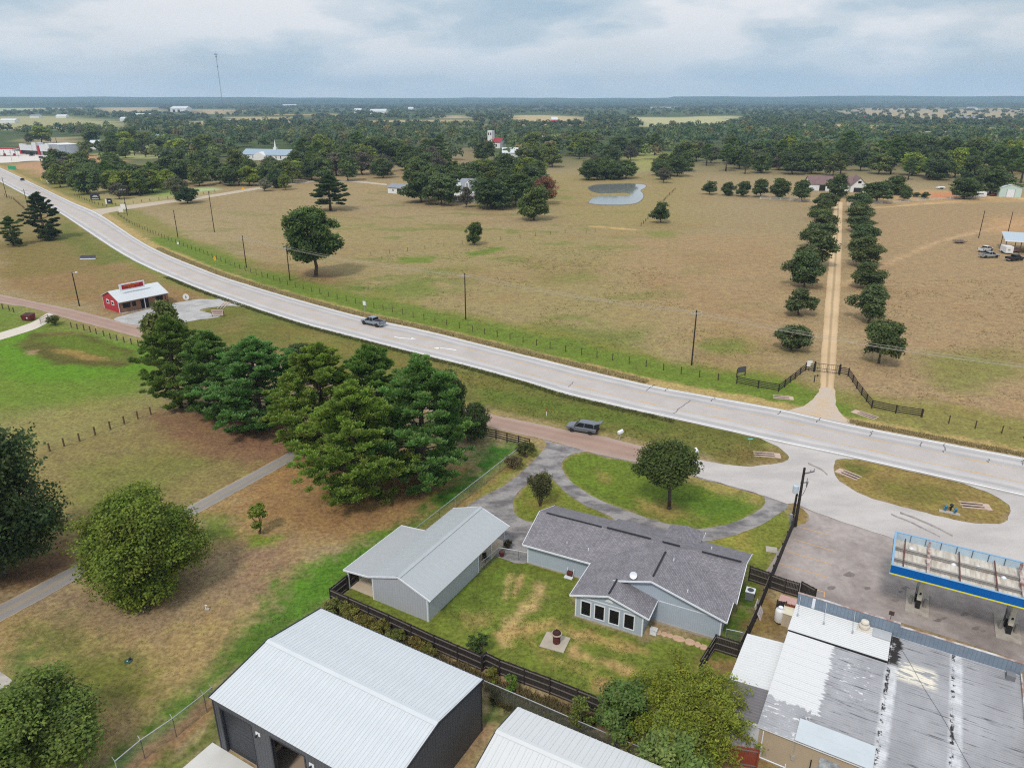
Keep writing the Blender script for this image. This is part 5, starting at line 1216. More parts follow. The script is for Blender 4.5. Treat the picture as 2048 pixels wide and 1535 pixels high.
# --- the tall pines by the frontage road
NP = [pine(11, 13.5, 11.5, .04, 104, 10, 62, tone=(.16, .24, .058), puff=.56, zmax=.3, needle=.3), pine(12, 13.5, 11.5, .03, 108, 10, 62, tone=(.18, .255, .056), puff=.55, zmax=.28, needle=.3), pine(13, 13.5, 11, .03, 100, 10, 62, tone=(.142, .23, .066), puff=.58, zmax=.32, needle=.3)]
for (px, pb, pt, w, v, tint, lab) in (
    (362, 815, 632, 140, 0, (.92, .92, .85), 'dark tall pine at the outer west edge of the pine clump'),
    (438, 830, 662, 158, 2, (.95, 1.0, .95), 'pine standing second from the outer west edge of the clump, beside the rusty needle bed'),
    (522, 850, 676, 224, 2, (.88, 1.06, 1.05), 'broad blue-green pine with low boughs over the needle bed'),
    (652, 900, 688, 206, 1, (1.08, 1.04, .9), 'yellowish pine with a bare trunk showing and one long low bough over the path'),
    (752, 888, 690, 170, 0, (.85, .98, .9), 'narrow dark pine crown rising behind between two wider pines'),
    (718, 992, 766, 232, 1, (1.1, 1.1, .9), 'bright green front pine reaching lowest over the brown mown grass'),
    (846, 966, 714, 240, 2, (.95, 1.06, 1.0), 'full deep green pine nearest to the chain link fence')):
    h, wm = span(px, pb, pt, w); plant('pine_tree', NP[v], px, pb, lab, group='pines by the frontage road', h=h, w=wm, ref=(13.5, 11.5), tint=tint)
BD = [broad(21, 12, 12, .04, 20, 420, 62, .24, (.08, .11, .036), .34), broad(22, 12, 12, .1, 22, 460, 62, .22, (.07, .098, .02), .33), broad(23, 12, 12, .1, 20, 420, 64, .23, (.05, .078, .02), .34)]
for (px, pb, pt, w, lab) in ((600, 762, 690, 75, 'dark oak crown peering out behind the blue-green pine'), (905, 868, 742, 78, 'dark oak tucked behind the pine nearest the chain link fence'), (950, 880, 808, 58, 'small dark oak at the end of the black board fence')):
    h, wm = span(px, pb, pt, w); plant('oak_tree', BD[0], px, pb, lab, h=h, w=wm, ref=(12, 12), tint=(.9, .95, .95))
h, wm = span(345, 735, 603, 86); plant('elm_tree', broad(24, 10, 8, .1, 14, 150, 46, .26, (.15, .18, .05), .32, var=.3), 345, 735, 'thin yellow-green tree behind the dark west pine, beside the red shop yard', h=h, w=wm, ref=(10, 8))
# --- big single trees
h, wm = span(15, 1150, 846, 262); plant('oak_tree', broad(31, 14, 13, .03, 26, 720, 66, .18, (.078, .115, .04), .3, var=.25), 5, 1150, 'big dark green oak cut off by the picture edge above the asphalt path', h=h, w=wm, ref=(14, 13))
h, wm = span(293, 1190, 992, 238); plant('round_tree', broad(32, 11, 12.5, .0, 36, 1150, 66, .135, (.165, .215, .03), .25, var=.3, flat=1.15), 293, 1184, 'round lime green tree beside the asphalt path', h=h, w=wm, ref=(11, 12.5))
plant('round_tree', broad(33, 9, 9.5, .04, 26, 800, 72, .12, (.145, .2, .04), .26, var=.3), 95, 1560, 'leafy green tree cut off at the bottom corner of the lawn', xy=(at(95, 1500)[0], at(95, 1560)[1] + 0.6), h=7.2, w=9.6, ref=(9, 9.5))
h, wm = span(520, 1066, 1010, 42); plant('sapling', broad(34, 4, 2.2, .1, 14, 80, 34, .11, (.13, .17, .03), .34), 520, 1066, 'young slim sapling alone on the brown lawn', h=h, w=wm * .9, tint=(1.4, 1.4, 1.0), ref=(4, 2.2))
h, wm = span(1338, 1016, 888, 132); plant('yard_oak', broad(38, 8, 8, .42, 13, 460, 62, .15, (.08, .11, .026), .33, flat=.95, var=.24), 1338, 1016, 'dark round oak on the oval front lawn ringed by the drive', h=h, w=wm, ref=(8, 8))
def vase_shrub(seed, H, W, tone):
    g = np.random.default_rng(seed); mb = MB(); C = []
    for i in range(22):
        a = g.uniform(0, 6.28); r = W / 2 * math.sqrt(g.uniform(.05, 1)); e = Vector((r * math.cos(a), r * math.sin(a), H * g.uniform(.72, .98) - r * .25)); s = Vector((.12 * math.cos(a), .12 * math.sin(a), 0)); m_ = s.lerp(e, .5) * 1; m_.x *= .7; m_.y *= .7
        mb.tube(s, m_, .035, .025, 5); mb.tube(m_, e, .025, .01, 4)
        for k in range(13): C.append(m_.lerp(e, g.uniform(.1, 1.05)) + Vector(g.normal(size=3) * .18))
    C = np.array(C); ct = tones(g, len(C), tone, .35); k = np.repeat(np.arange(len(C)), 26)
    V, F, T = leaf_quads(g, C[k] + g.normal(size=(len(k), 3)) * .17, unit(g.normal(size=(len(k), 3)) + np.array([0, 0, .6])), .085, ct[k])
    return fast_mesh('crown', V, F, [LEAF], T), mb.mesh('stem', [BARK])
h, wm = span(1080, 1011, 945, 44); vm = vase_shrub(36, 3.6, 2.7, (.12, .12, .055))
o = thing('crape_myrtle', 'vase shaped brownish shrub on the small teardrop lawn', 'shrub', at(1080, 1011)); c = mesh_obj('crown', vm[0], o); c.scale = (wm / 2.7, wm / 2.7, h / 3.6); s_ = mesh_obj('stem', vm[1], o); s_.scale = c.scale
# --- the tangle by the bottom fence
def mesquite(seed, H, W, tone, n=130):
    """a loose tree with long arching sprays"""
    g = np.random.default_rng(seed); mb = MB(); C, D = [], []
    mb.tube((0, 0, 0), (.1, 0, H * .3), .2, .15, 8)
    for i in range(n):
        a = g.uniform(0, 6.28); el = R(g.uniform(5, 80)); L = W / 2 * g.uniform(.55, 1.15) * (1 if el < 1 else .8)
        s = Vector((g.normal() * .3, g.normal() * .3, H * g.uniform(.25, .6)))
        dv = Vector((math.cos(a) * math.cos(el), math.sin(a) * math.cos(el), math.sin(el) * H / W * 1.15)); prev = s
        for k in range(1, 9):
            u = k / 8; p = s + dv * (L * u) + Vector((0, 0, -L * .42 * u ** 2.6)); mb.tube(prev, p, .03 * (1.1 - u), .03 * (1.0 - u) + .004, 4, caps=False); prev = p
            if u > .28:
                for q in range(2): C.append(p + Vector(g.normal(size=3) * .12)); D.append(dv)
    C = np.array(C); D = np.array(D); C[:, 2] = np.maximum(C[:, 2], .25)
    ct = tones(g, len(C), tone, .34); k = np.repeat(np.arange(len(C)), 26); off = g.normal(size=(len(k), 3)) * .17 + D[k] * g.uniform(-.25, .25, (len(k), 1))
    V, F, T = leaf_quads(g, C[k] + off, unit(g.normal(size=(len(k), 3)) * .7 + np.array([0, 0, .8])), .10, ct[k] * g.uniform(.8, 1.2, (len(k), 1)), .42)
    return fast_mesh('crown', V, F, [LEAF], T), mb.mesh('trunk', [BARK])
ms = mesquite(41, 6.5, 8, (.23, .26, .036), 210)
plant('mesquite_tree', ms, 1372, 1478, 'sprawling olive green tree with long yellowish sprays behind the privacy fence', xy=at(1368, 1480), h=6.6, w=9.4, ref=(6.5, 8))
plant('elm_tree', broad(42, 5, 4.6, .04, 16, 240, 52, .13, (.12, .185, .045), .33), 1250, 1455, 'dark green bushy tree beside the privacy fence at the tangle', xy=at(1252, 1470), h=4.6, w=4.6, ref=(5, 4.6))
plant('hackberry_tree', broad(43, 5, 5, .05, 18, 300, 56, .12, (.2, .27, .075), .32), 1340, 1540, 'pale green bushy tree right at the bottom edge before the beige wall', xy=at(1345, 1560), h=4.4, w=5.4, ref=(5, 5))
sm = broad(44, 2.6, 1.9, .05, 8, 60, 34, .08, (.15, .2, .045), .36)
for (px, pb, pt, w, lab, tint) in ((1162, 1474, 1395, 52, 'spindly yellow-green sapling growing through the chain link fence', (1.15, 1.05, .9)), (1019, 1386, 1348, 30, 'bright green weed sapling between the privacy fence and the chain link', (.9, 1.15, .7)),
        (962, 1310, 1268, 52, 'dark bush against the inner side of the privacy fence', (.5, .6, .6)), (980, 1368, 1338, 34, 'brownish weed bush at the garage corner', (1.3, .95, .7)), (1430, 1520, 1460, 70, 'low weedy sapling before the red wooden gate', (.9, 1.0, .9))):
    h, wm = span(px, pb, pt, w); plant('bush', sm, px, pb, lab, 'bush', h=h, w=wm, ref=(2.6, 1.9), tint=tint)
sb = broad(45, 1.4, 2.2, .0, 12, 70, 34, .075, (.19, .18, .045), .36)
for i, (px, pb, w, d) in enumerate(((668, 1228, 46, 'at the privacy fence corner'), (698, 1236, 46, 'second from the privacy fence corner'), (730, 1254, 42, 'third along from the fence corner'), (762, 1270, 44, 'midway along the garage back wall'), (790, 1284, 40, 'past the middle of the garage back wall'), (835, 1300, 34, 'in a gap near the far end of the row'), (858, 1314, 36, 'at the far end of the row'))):
    o = plant('low_shrub', sb, px, pb, 'olive low shrub behind the garage, ' + d, 'shrub', 'shrubs behind the garage', h=1.5, w=w / px_per_m(at(px, pb)[1]), ref=(1.4, 2.2), tint=(rnd.uniform(.85, 1.15), rnd.uniform(.9, 1.1), 1))
for (px, pb, pt, w, lab, tint) in ((1052, 914, 884, 40, 'dark green hedge bush at the corner of the chain link fence', (.5, .62, .75)), (1028, 938, 912, 38, 'greyish twiggy hedge bush along the chain link fence', (.85, .72, 1.5)), (110, 649, 630, 30, 'round dark bush beside the lawn drive gate', (.5, .62, .6)), (1017, 1096, 1080, 20, 'dark potted bush at the carport post', (.3, .25, .3)), (1556, 1166, 1158, 22, 'vine clump hanging over the trash enclosure fence', (.7, .75, .7))):
    h, wm = span(px, pb, pt, w); plant('hedge_bush', sb, px, pb, lab, 'bush', h=max(h, .6), w=wm, ref=(1.4, 2.2), tint=tint)
# --- middle distance: prototypes shared by many trees
MO = [broad(50 + i, 10, 10, .05 - .04 * (i % 2), 12 + 3 * i, 160, 46, .33, (.108, .142, .05), .33, var=.34) for i in range(5)]
ML = [broad(60 + i, 5, 5.6, .1 + .05 * (i % 3), 9 + 2 * i, 150, 48, .18, (.1, .136, .056), .35, var=.28, flat=.85 + .06 * i) for i in range(6)]      # live oaks of the avenue
MP = [pine(70 + i, 14, 8.5, .26 + .06 * i, 36, 4, 46, (.14, .2, .06), needle=.62, puff=.85, zmax=.5) for i in range(3)]
MB_ = [broad(80 + i, 10, 9, .12, 16, 110, 36, .3, (.19, .155, .11), .36, var=.3) for i in range(2)]                    # thin, browning crowns
def mid(px, pb, pt, w, lab, protos, ref, name='tree', tint=(1, 1, 1), group=None, cat='tree'):
    h, wm = span(px, pb, pt, w); plant(name, protos[rnd.randrange(len(protos))], px, pb, lab, cat, group, h=h, w=wm, ref=ref, tint=tint)
oak = lambda *a, **k: mid(*a, protos=MO, ref=(10, 10), name=k.pop('name', 'oak_tree'), **k)
pn = lambda *a, **k: mid(*a, protos=MP, ref=(14, 8.5), name='pine_tree', **k)
PF = [broad(175, 15, 11, .16, 34, 420, 60, .24, (.085, .135, .034), .28, var=.34)]
mid(632, 553, 415, 116, 'big lone pine with a full crown near the roadside fence in the pasture', PF, (15, 12), 'pine_tree')
mid(661, 421, 349, 76, 'lone pine with layered boughs further back in the pasture', [pine(76, 14, 11, .18, 62, 7, 60, (.068, .105, .042), needle=.5, puff=.72, zmax=.3)], (14, 11), 'pine_tree')
oak(949, 490, 444, 34, 'small lone tree in the middle of the pasture', tint=(.8, .9, .7)); oak(1321, 446, 404, 40, 'lopsided lone tree by the dirt patch below the pond', tint=(.85, .9, .8))
oak(1068, 440, 372, 64, 'bushy green tree at the near corner of the farmhouse grove', tint=(1.1, 1.1, .9)); mid(1090, 408, 352, 52, 'tree with reddish brown leaves at the farmhouse grove edge', MB_, (10, 9), 'red_tree', (1.3, .75, .7))
mid(92, 478, 384, 70, 'dark pine with layered boughs beside the highway', [pine(77, 14, 10, .14, 46, 6, 60, (.05, .075, .036), needle=.5, puff=.65, zmax=.3)], (14, 10), 'pine_tree'); pn(28, 490, 432, 42, 'smaller dark pine beside the highway', tint=(.7, .75, .75))
oak(100, 480, 455, 44, 'dark bush at the foot of the layered highway pine', tint=(.55, .6, .6), name='bush', cat='bush'); oak(30, 493, 472, 30, 'dark bush at the foot of the smaller highway pine', tint=(.55, .6, .6), name='bush', cat='bush')
oak(375, 406, 374, 48, 'round dark bush by the side road corner', tint=(.5, .62, .6), name='bush', cat='bush'); mid(356, 398, 352, 46, 'thin grey-green tree behind the dark bush by the side road', MB_, (10, 9), 'tree', (.75, .95, .8))
oak(571, 380, 345, 26, 'yellow-green small tree along the side road', tint=(1.6, 1.5, .9)); mid(530, 382, 358, 28, 'pale grey twiggy tree along the side road', MB_, (10, 9), 'tree', (1.2, 1.4, 1.5)); oak(554, 376, 336, 40, 'dark tree beside the yellow-green one along the side road', tint=(.8, .9, .9))
AV = 'live oaks along the sandy lane'
for j, (side, L) in enumerate((('west', [(1582, 700, 650, 72), (1597, 630, 577, 66), (1608, 575, 505, 80), (1627, 535, 460, 92), (1634, 495, 446, 64), (1641, 462, 418, 54), (1645, 440, 398, 52), (1648, 420, 386, 50)]),
        ('east', [(1757, 726, 645, 84), (1737, 645, 570, 86), (1733, 576, 525, 64), (1727, 532, 474, 68), (1724, 494, 450, 58), (1721, 464, 432, 54), (1718, 443, 406, 52), (1717, 428, 386, 52)]))):
    nth = ['first from the gate', 'second from the gate', 'third from the gate', 'fourth from the gate', 'fifth from the gate', 'sixth from the gate', 'seventh from the gate', 'last, nearest the barn yard']
    for i, (px, pb, pt, w) in enumerate(L):
        mid(px, pb, pt, w, 'dark live oak in the %s row of the sandy lane, %s' % (side, nth[i]), ML, (5, 5.6), 'live_oak', (lambda q: (q * rnd.uniform(.92, 1.12), q, q * rnd.uniform(.8, 1.05)))(rnd.uniform(.82, 1.2)), AV)
YD = 'shade trees round the white barn'
for px, pb, pt, w, lab in ((1419, 389, 362, 30, 'small round tree nearest the pond in the barn row'), (1456, 391, 364, 30, 'small tree second from the pond in the barn row'), (1485, 393, 362, 30, 'small tree third from the pond in the barn row'), (1521, 394, 358, 34, 'tree in the middle of the barn row'), (1558, 398, 357, 46, 'wide tree in the barn row'), (1602, 402, 360, 42, 'tree before the dark barn doors'), (1675, 394, 348, 46, 'olive tree standing before the middle of the barn roof'),
        (1752, 404, 364, 62, 'broad tree at the gable end of the barn'), (1790, 389, 352, 52, 'tree behind the broad one at the barn gable'), (1808, 401, 374, 30, 'small tree along the white rail fence'), (1850, 398, 384, 18, 'tiny tree along the white rail fence'), (1833, 394, 385, 16, 'tiny bush along the white rail fence'), (1926, 398, 356, 56, 'tree shading the white horse trailer'), (1980, 388, 332, 84, 'big tree beside the green metal shed')):
    oak(px, pb, pt, w, lab, group=YD, tint=(.9, .95, .9), name='shade_tree')
mid(884, 410, 352, 74, 'wide grey green tree just west of the farmhouse', MO, (10, 10), 'oak_tree', (1.0, 1.05, 1.1)); mid(982, 416, 357, 92, 'big dark oak covering the east half of the farmhouse', MO, (10, 10), 'oak_tree', (.7, .8, .75))
mid(842, 405, 345, 70, 'big dark oak at the west end of the farmhouse grove', MO, (10, 10), 'oak_tree', (.7, .8, .75)); mid(932, 415, 374, 26, 'thin twiggy tree before the farmhouse porch', MB_, (10, 9), 'bare_tree', (.7, .8, .8)); mid(1032, 410, 348, 80, 'dark oak between the farmhouse and the reddish tree', MO, (10, 10), 'oak_tree', (.75, .85, .75))
# --- woods: trees named by the stand they belong to
KIND = [('oak_tree', 'dark green tree', MO, (10, 10), (.95, 1, .95)), ('oak_tree', 'olive green tree', MO, (10, 10), (1.5, 1.35, 1.0)), ('pine_tree', 'deep green pine', MP, (14, 8.5), (.95, 1, 1)), ('bare_tree', 'brownish thin tree', MB_, (10, 9), (.72, .8, .8)), ('oak_tree', 'yellow-green tree', MO, (10, 10), (2.3, 2.1, 1.0))]
STANDS = [  # polygon of the feet, how many, height px at the near edge, kind weights, where
    ([(80, 372), (250, 400), (330, 388), (350, 372), (240, 350), (120, 346)], 34, (34, 52), (9, 4, 2, 2, 1), 'in the thicket above the highway signboards'),
    ([(330, 372), (560, 372), (700, 362), (560, 342), (340, 346)], 22, (36, 52), (8, 4, 1, 2, 1), 'in the stand along the side road'),
    ([(600, 358), (760, 364), (900, 352), (900, 318), (640, 312), (560, 326)], 40, (34, 56), (8, 4, 4, 3, 1), 'in the wood beyond the lone pasture pines'),
    ([(810, 398), (900, 408), (1000, 408), (1070, 400), (1110, 380), (1040, 362), (880, 362), (820, 376)], 24, (40, 58), (12, 1, 0, 1, 1), 'in the grove round the white farmhouse'),
    ([(1165, 362), (1255, 360), (1250, 352), (1170, 353)], 9, (32, 40), (12, 1, 0, 0, 0), 'in the dark clump behind the pond'),
    ([(1305, 366), (1355, 366), (1355, 345), (1305, 340)], 7, (30, 44), (6, 2, 2, 3, 1), 'between the pond and the barn row'),
    ([(1360, 350), (1640, 348), (1640, 318), (1360, 320)], 26, (34, 52), (6, 3, 4, 4, 1), 'in the open stand behind the barn row'),
    ([(1640, 350), (1900, 366), (2080, 374), (2080, 330), (1660, 318)], 42, (36, 60), (6, 2, 7, 2, 2), 'in the wood behind the white barn'),
    ([(960, 330), (1160, 336), (1330, 320), (1330, 300), (980, 300)], 24, (26, 42), (6, 4, 2, 4, 1), 'in the scattered trees beyond the pond'),
    ([(40, 318), (440, 316), (440, 300), (60, 284)], 30, (24, 38), (8, 4, 2, 2, 1), 'in the trees behind the strip of shops'),
]
taken = []; stand_trees = []
NTH = ['leftmost'] + [w + ' from the left' for w in ('second third fourth fifth sixth seventh eighth ninth tenth eleventh twelfth thirteenth fourteenth fifteenth sixteenth seventeenth eighteenth nineteenth twentieth').split()]
for poly, n, (h0, h1), wts, where in STANDS:
    xs = [p[0] for p in poly]; ys = [p[1] for p in poly]; got = 0; tries = 0
    while got < n and tries < 6000:
        tries += 1; px, py = rnd.uniform(min(xs), max(xs)), rnd.uniform(min(ys), max(ys))
        if sdist(np.array([px]), np.array([py]), poly)[0] < 0: continue
        if any(abs(px - a) < 13 and abs(py - b) < 4.2 for a, b in taken): continue
        if any(x0 < px < x1 and y0 < py < y1 for x0, x1, y0, y1 in ((470, 590, 312, 345), (765, 815, 380, 400), (905, 955, 395, 412), (970, 1040, 290, 340), (165, 220, 290, 308), (296, 330, 282, 300), (0, 172, 290, 335))): continue
        taken.append((px, py)); got += 1
        k = rnd.choices(KIND, wts)[0]; hp = rnd.uniform(h0, h1) * (1.1 if k[0] == 'pine_tree' else 1) * (.84 if k[0] == 'bare_tree' else 1)
        wp = hp * (rnd.uniform(.62, .8) if k[0] == 'pine_tree' else rnd.uniform(.9, 1.3))
        j = rnd.uniform(.82, 1.18)
        stand_trees.append((where, k, px, py, hp, wp, j))
for i, (where, k, px, py, hp, wp, j) in enumerate(stand_trees):
    same = sorted(q[2] for q in stand_trees if q[0] == where and q[1] is k); r_ = same.index(px)
    mid(px, py, py - hp, wp, k[1] + ' ' + where + (', ' + NTH[min(r_, 19)] if len(same) > 1 else ''), k[2], k[3], k[0], tuple(c * j for c in k[4]), k[1] + 's ' + where)
# --- far woodland, one mass per belt: too many to tell apart
def forest(name, seed, n, rows, size, label, quads, leaf, keep, tone=(.04, .056, .026)):
    g = np.random.default_rng(seed); PX = g.uniform(-250, 2300, n); PY = g.uniform(rows[0], rows[1], n) if rows[2] is None else rows[0] + (rows[1] - rows[0]) * g.uniform(0, 1, n) ** rows[2]
    ok = np.array([keep(x, y) for x, y in zip(PX, PY)]); PX, PY = PX[ok], PY[ok]; n = len(PX)
    P = np.array([at(x, y) for x, y in zip(PX, PY)]); d = np.hypot(P[:, 0], P[:, 1])
    h = np.maximum(size[0], d * size[2]) * g.uniform(.75, 1.3, n); w = np.maximum(size[1], d * size[3]) * g.uniform(.7, 1.35, n)
    col = tones(g, n, tone, .34); kind = g.uniform(0, 1, n); col[kind > .7] *= np.array([1.8, 1.5, 1.15]); col[kind > .93] *= np.array([1.3, .95, 1.1])
    k = np.repeat(np.arange(n), quads); m = len(k); dd = rdir(g, m, -.5); r = g.uniform(.55, 1.05, m)
    C = np.stack([P[k, 0] + dd[:, 0] * w[k] / 2 * r, P[k, 1] + dd[:, 1] * w[k] / 2 * r, h[k] * (.56 + .46 * dd[:, 2] * r)], 1)
    V, F, T = leaf_quads(g, C, unit(dd * .7 + np.array([0, 0, .4]) + g.normal(size=(m, 3)) * .4), (w[k] * leaf), col[k] * g.uniform(.75, 1.25, (m, 1)), .7)
    o = mesh_obj(name, fast_mesh(name, V, F, [LEAF], T)); o.color = (1, 1, 1, 1)
    return tag(o, label, kind='stuff')
PALE_F = [z[1] for z in ZONES if z[0] == 'p' and max(p[1] for p in z[1]) < 300 and len(z) > 4]
def open_land(x, y):
    for P in PALE_F:
        if sdist(np.array([x]), np.array([y]), P)[0] > -2: return x > 1600 and rnd.random() < .3
    X, Y = at(x, y)
    return float(fnoise(np.array([X + 400]), np.array([Y * .6]), 520, 11, 3)[0]) < .72
def near_wood(x, y):
    if not open_land(x, y): return False
    if x < 300: return y < 272
    if 860 < x < 1650 and y > 286: return rnd.random() < .2
    if x < 460 and y > 280: return rnd.random() < .5
    if 465 < x < 590 and y > 296: return False
    if 300 < x < 960 and y > 296: return rnd.random() < .55
    if 560 < x < 960 and y > 330: return False
    return True
forest('woodland', 91, 2600, (250, 326, None), (11, 11, 0, 0), 'mixed dark green woodland filling the middle distance', 84, .13, near_wood, (.09, .128, .062))
forest('east_woodland', 94, 1500, (240, 338, .8), (12, 11, 0, 0), 'dense green wood stretching behind the white barn', 90, .125, lambda x, y: x > 1330 + 3 * abs(y - 290) * (y < 290) and open_land(x, y) and (y < 300 or x > 1660 and y < 326), (.08, .13, .064))
forest('far_woodland', 92, 4600, (214, 256, .85), (10, 11, 0, .0045), 'bluish wooded country stretching to the horizon', 42, .19, open_land, (.07, .104, .066))
forest('horizon_woodland', 93, 3000, (203, 217, .8), (10, 14, 0, .006), 'thin dark belts of trees on the horizon', 24, .26, lambda x, y: open_land(x, y), (.06, .08, .044))
# tall dry grass along the far edge of the highway, and weeds along fences
def grass_tufts(name, line, width, n, hh, tone, label, seed):
    g = np.random.default_rng(seed); L = [Vector(p) for p in line]; seg = np.array([(L[i + 1] - L[i]).length for i in range(len(L) - 1)]); cs = seg.cumsum()
    u = g.uniform(0, cs[-1], n); k = np.searchsorted(cs, u); A = np.array([tuple(L[i]) for i in k]); B = np.array([tuple(L[i + 1]) for i in k]); f = ((u - (cs[k] - seg[k])) / seg[k])[:, None]
    P = A + (B - A) * f; dr = unit(np.concatenate([B - A, np.zeros((n, 1))], 1)); nr = np.stack([-dr[:, 1], dr[:, 0]], 1)
    P = P + nr * (width[0] + (width[1] - width[0]) * g.uniform(0, 1, (n, 1)))
    q = 5; j = np.repeat(np.arange(n), q); m = len(j); b = np.concatenate([P[j] + g.normal(size=(m, 2)) * .12, np.zeros((m, 1))], 1)
    dd = unit(np.concatenate([g.normal(size=(m, 2)) * .45, np.ones((m, 1))], 1)); t = b + dd * (hh * g.uniform(.5, 1.2, m))[:, None]
    s = np.concatenate([unit(g.normal(size=(m, 2))), np.zeros((m, 1))], 1) * .045
    V = np.stack([b - s, b + s, t + s * .5, t - s * .5], 1).reshape(-1, 3); T = np.repeat(tones(g, m, tone, .3), 4, 0)
    o = mesh_obj(name, fast_mesh(name, V, np.arange(4 * m).reshape(m, 4), [LEAF], T)); return tag(o, label, kind='stuff')
def tuft_field(name, poly, n, hh, wd, tone, label, seed, thr=.5, scale=5.0):
    g = np.random.default_rng(seed); P = np.array(pts(poly)); lo, hi = P.min(0), P.max(0); A = g.uniform(lo, hi, (n, 2)); A = A[(sdist(A[:, 0], A[:, 1], P) > .3) & (fnoise(A[:, 0], A[:, 1], scale, seed, 3) > thr)]
    k = len(A); j = np.repeat(np.arange(k), 4); m = len(j); b = np.concatenate([A[j] + g.normal(size=(m, 2)) * wd, np.full((m, 1), -.01)], 1)
    t = b + unit(np.concatenate([g.normal(size=(m, 2)) * .7, np.ones((m, 1))], 1)) * (hh * g.uniform(.5, 1.3, m))[:, None]; s = np.concatenate([unit(g.normal(size=(m, 2))), np.zeros((m, 1))], 1) * (wd * .45)
    V = np.stack([b - s, b + s, t + s * .4, t - s * .4], 1).reshape(-1, 3); ct = tones(g, k, tone, .35); o = mesh_obj(name, fast_mesh(name, V, np.arange(4 * m).reshape(m, 4), [LEAF], np.repeat(ct[j], 4, 0)))
    return tag(o, label, kind='stuff')
tuft_field('pasture_weeds', [(560, 560), (900, 480), (1240, 500), (1560, 640), (1580, 750), (1380, 740), (900, 650), (640, 585)], 9000, .2, .22, (.22, .23, .08), 'weedy clumps scattered over the pasture beyond the highway', 15, .54, 9)
tuft_field('pasture_weeds', [(1700, 560), (2080, 560), (2080, 880), (1850, 830), (1720, 770)], 6000, .2, .2, (.32, .24, .14), 'dry clumps scattered over the field east of the lane', 16, .54, 7)
tuft_field('lawn_tufts', [(0, 1235), (420, 1090), (560, 1080), (600, 1140), (500, 1280), (330, 1420), (230, 1500), (0, 1535)], 5000, .07, .09, (.36, .3, .15), 'uneven dry tufts on the bare lawn by the round tree', 17, .5, 2.5)
tuft_field('lawn_tufts', [(240, 1530), (420, 1385), (640, 1215), (690, 1150), (830, 1050), (1000, 905), (960, 890), (840, 1020), (560, 1200)], 7000, .09, .1, (.13, .24, .05), 'thick lush grass tufts along the chain link fence strip', 18, .45, 2)
tuft_field('lawn_tufts', [(880, 1225), (1010, 1130), (1150, 1170), (1150, 1235), (1280, 1280), (1400, 1300), (1390, 1350), (1200, 1410), (960, 1310)], 6000, .08, .08, (.13, .17, .05), 'short green tufts on the back garden lawn', 19, .48, 2)
tuft_field('verge_tufts', [(900, 735), (1500, 885), (1560, 910), (1480, 925), (1300, 885), (980, 815)], 7000, .14, .12, (.11, .14, .045), 'rough tufts on the grass strip between the two roads', 20, .45, 3)
grass_tufts('dry_grass', [tuple(p) for p in HA if 117 < p.y < 240], (.3, 1.9), 8000, .5, (.42, .33, .19), 'tall straw coloured grass along the far edge of the highway', 5)
grass_tufts('dry_grass', [tuple(p) for p in HA if 70 < p.y < 101], (.3, 1.6), 1800, .35, (.36, .28, .16), 'straw coloured grass along the highway edge east of the lane', 12)
grass_tufts('fence_weeds', pts([(664, 1209), (964, 1346), (1200, 1432)]), (-1.6, -.2), 1500, .45, (.2, .16, .08), 'dry weeds behind the dark privacy fence', 6)
grass_tufts('fence_weeds', pts([(985, 1395), (1232, 1505)]), (-.5, .5), 900, .5, (.16, .14, .07), 'dry weeds along the chain link fence by the white roof', 8)
grass_tufts('verge_grass', [tuple(p) for p in HB if 102 < p.y < 200], (-1.4, -.1), 4000, .22, (.11, .12, .045), 'rough grass along the near edge of the highway', 9)
HAZE = 9.5e-5
# ------------------------------------------------------------------ fences
def v2(p): return Vector((p[0], p[1], 0))
UNITBOX = {}
def unit_box(mat):
    if mat.name not in UNITBOX:
        mb = MB(); mb.box(-.5, .5, -.5, .5, 0, 1); UNITBOX[mat.name] = mb.mesh('piece', [mat])
    return UNITBOX[mat.name]
def piece(name, mat, parent, loc, size, rz=0.0, tilt=None):
    o = bpy.data.objects.new(name, unit_box(mat)); link(o, parent); o.location = loc; o.scale = size; o.rotation_euler = tilt or (0, 0, rz)
    return o
def privacy_fence(label, px_pts, h, rails=3, rail_side=1, mat=WOOD_DARK, lean=0.0, group=None, world=None):
    P = [v2(p) for p in (world or pts(px_pts))]; f = thing('privacy_fence', label, 'fence', P[0], group=group); o0 = P[0]; pk = MB()
    for a, b in zip(P[:-1], P[1:]):
        d = b - a; L = d.length; u = d.normalized(); n = Vector((-u.y, u.x, 0)) * rail_side; rz = math.atan2(u.y, u.x)
        k = max(1, round(L / 2.4)); st_ = L / k
        for i in range(k + 1):
            p = a + u * (st_ * i) - o0 + n * .06; piece('post', mat, f, (p.x, p.y, 0), (.1, .1, h + .02 + rnd.uniform(-.03, .05)), rz)
        for i in range(k):
            for r in range(rails):
                z = h * (.14 + .74 * r / max(1, rails - 1)); p = a + u * (st_ * (i + .5)) - o0 + n * .05
                piece('rail', WOOD_RAIL, f, (p.x, p.y, z - .045), (st_, .045, .09), rz)
        x = .0
        while x < L:
            p = a + u * (x + .07) - o0; hh = h + rnd.uniform(-.03, .03); q = u * .066; w = Vector((-u.y, u.x, 0)) * .01
            pk.add([(p - q - w), (p + q - w), (p + q + w), (p - q + w)] + [v + Vector((0, 0, hh)) for v in ((p - q - w), (p + q - w), (p + q + w), (p - q + w))], [(4, 5, 6, 7), (0, 1, 5, 4), (1, 2, 6, 5), (2, 3, 7, 6), (3, 0, 4, 7)]); x += .145
    o = pk.build('picket', mat, f); o['kind'] = 'stuff'
    return f
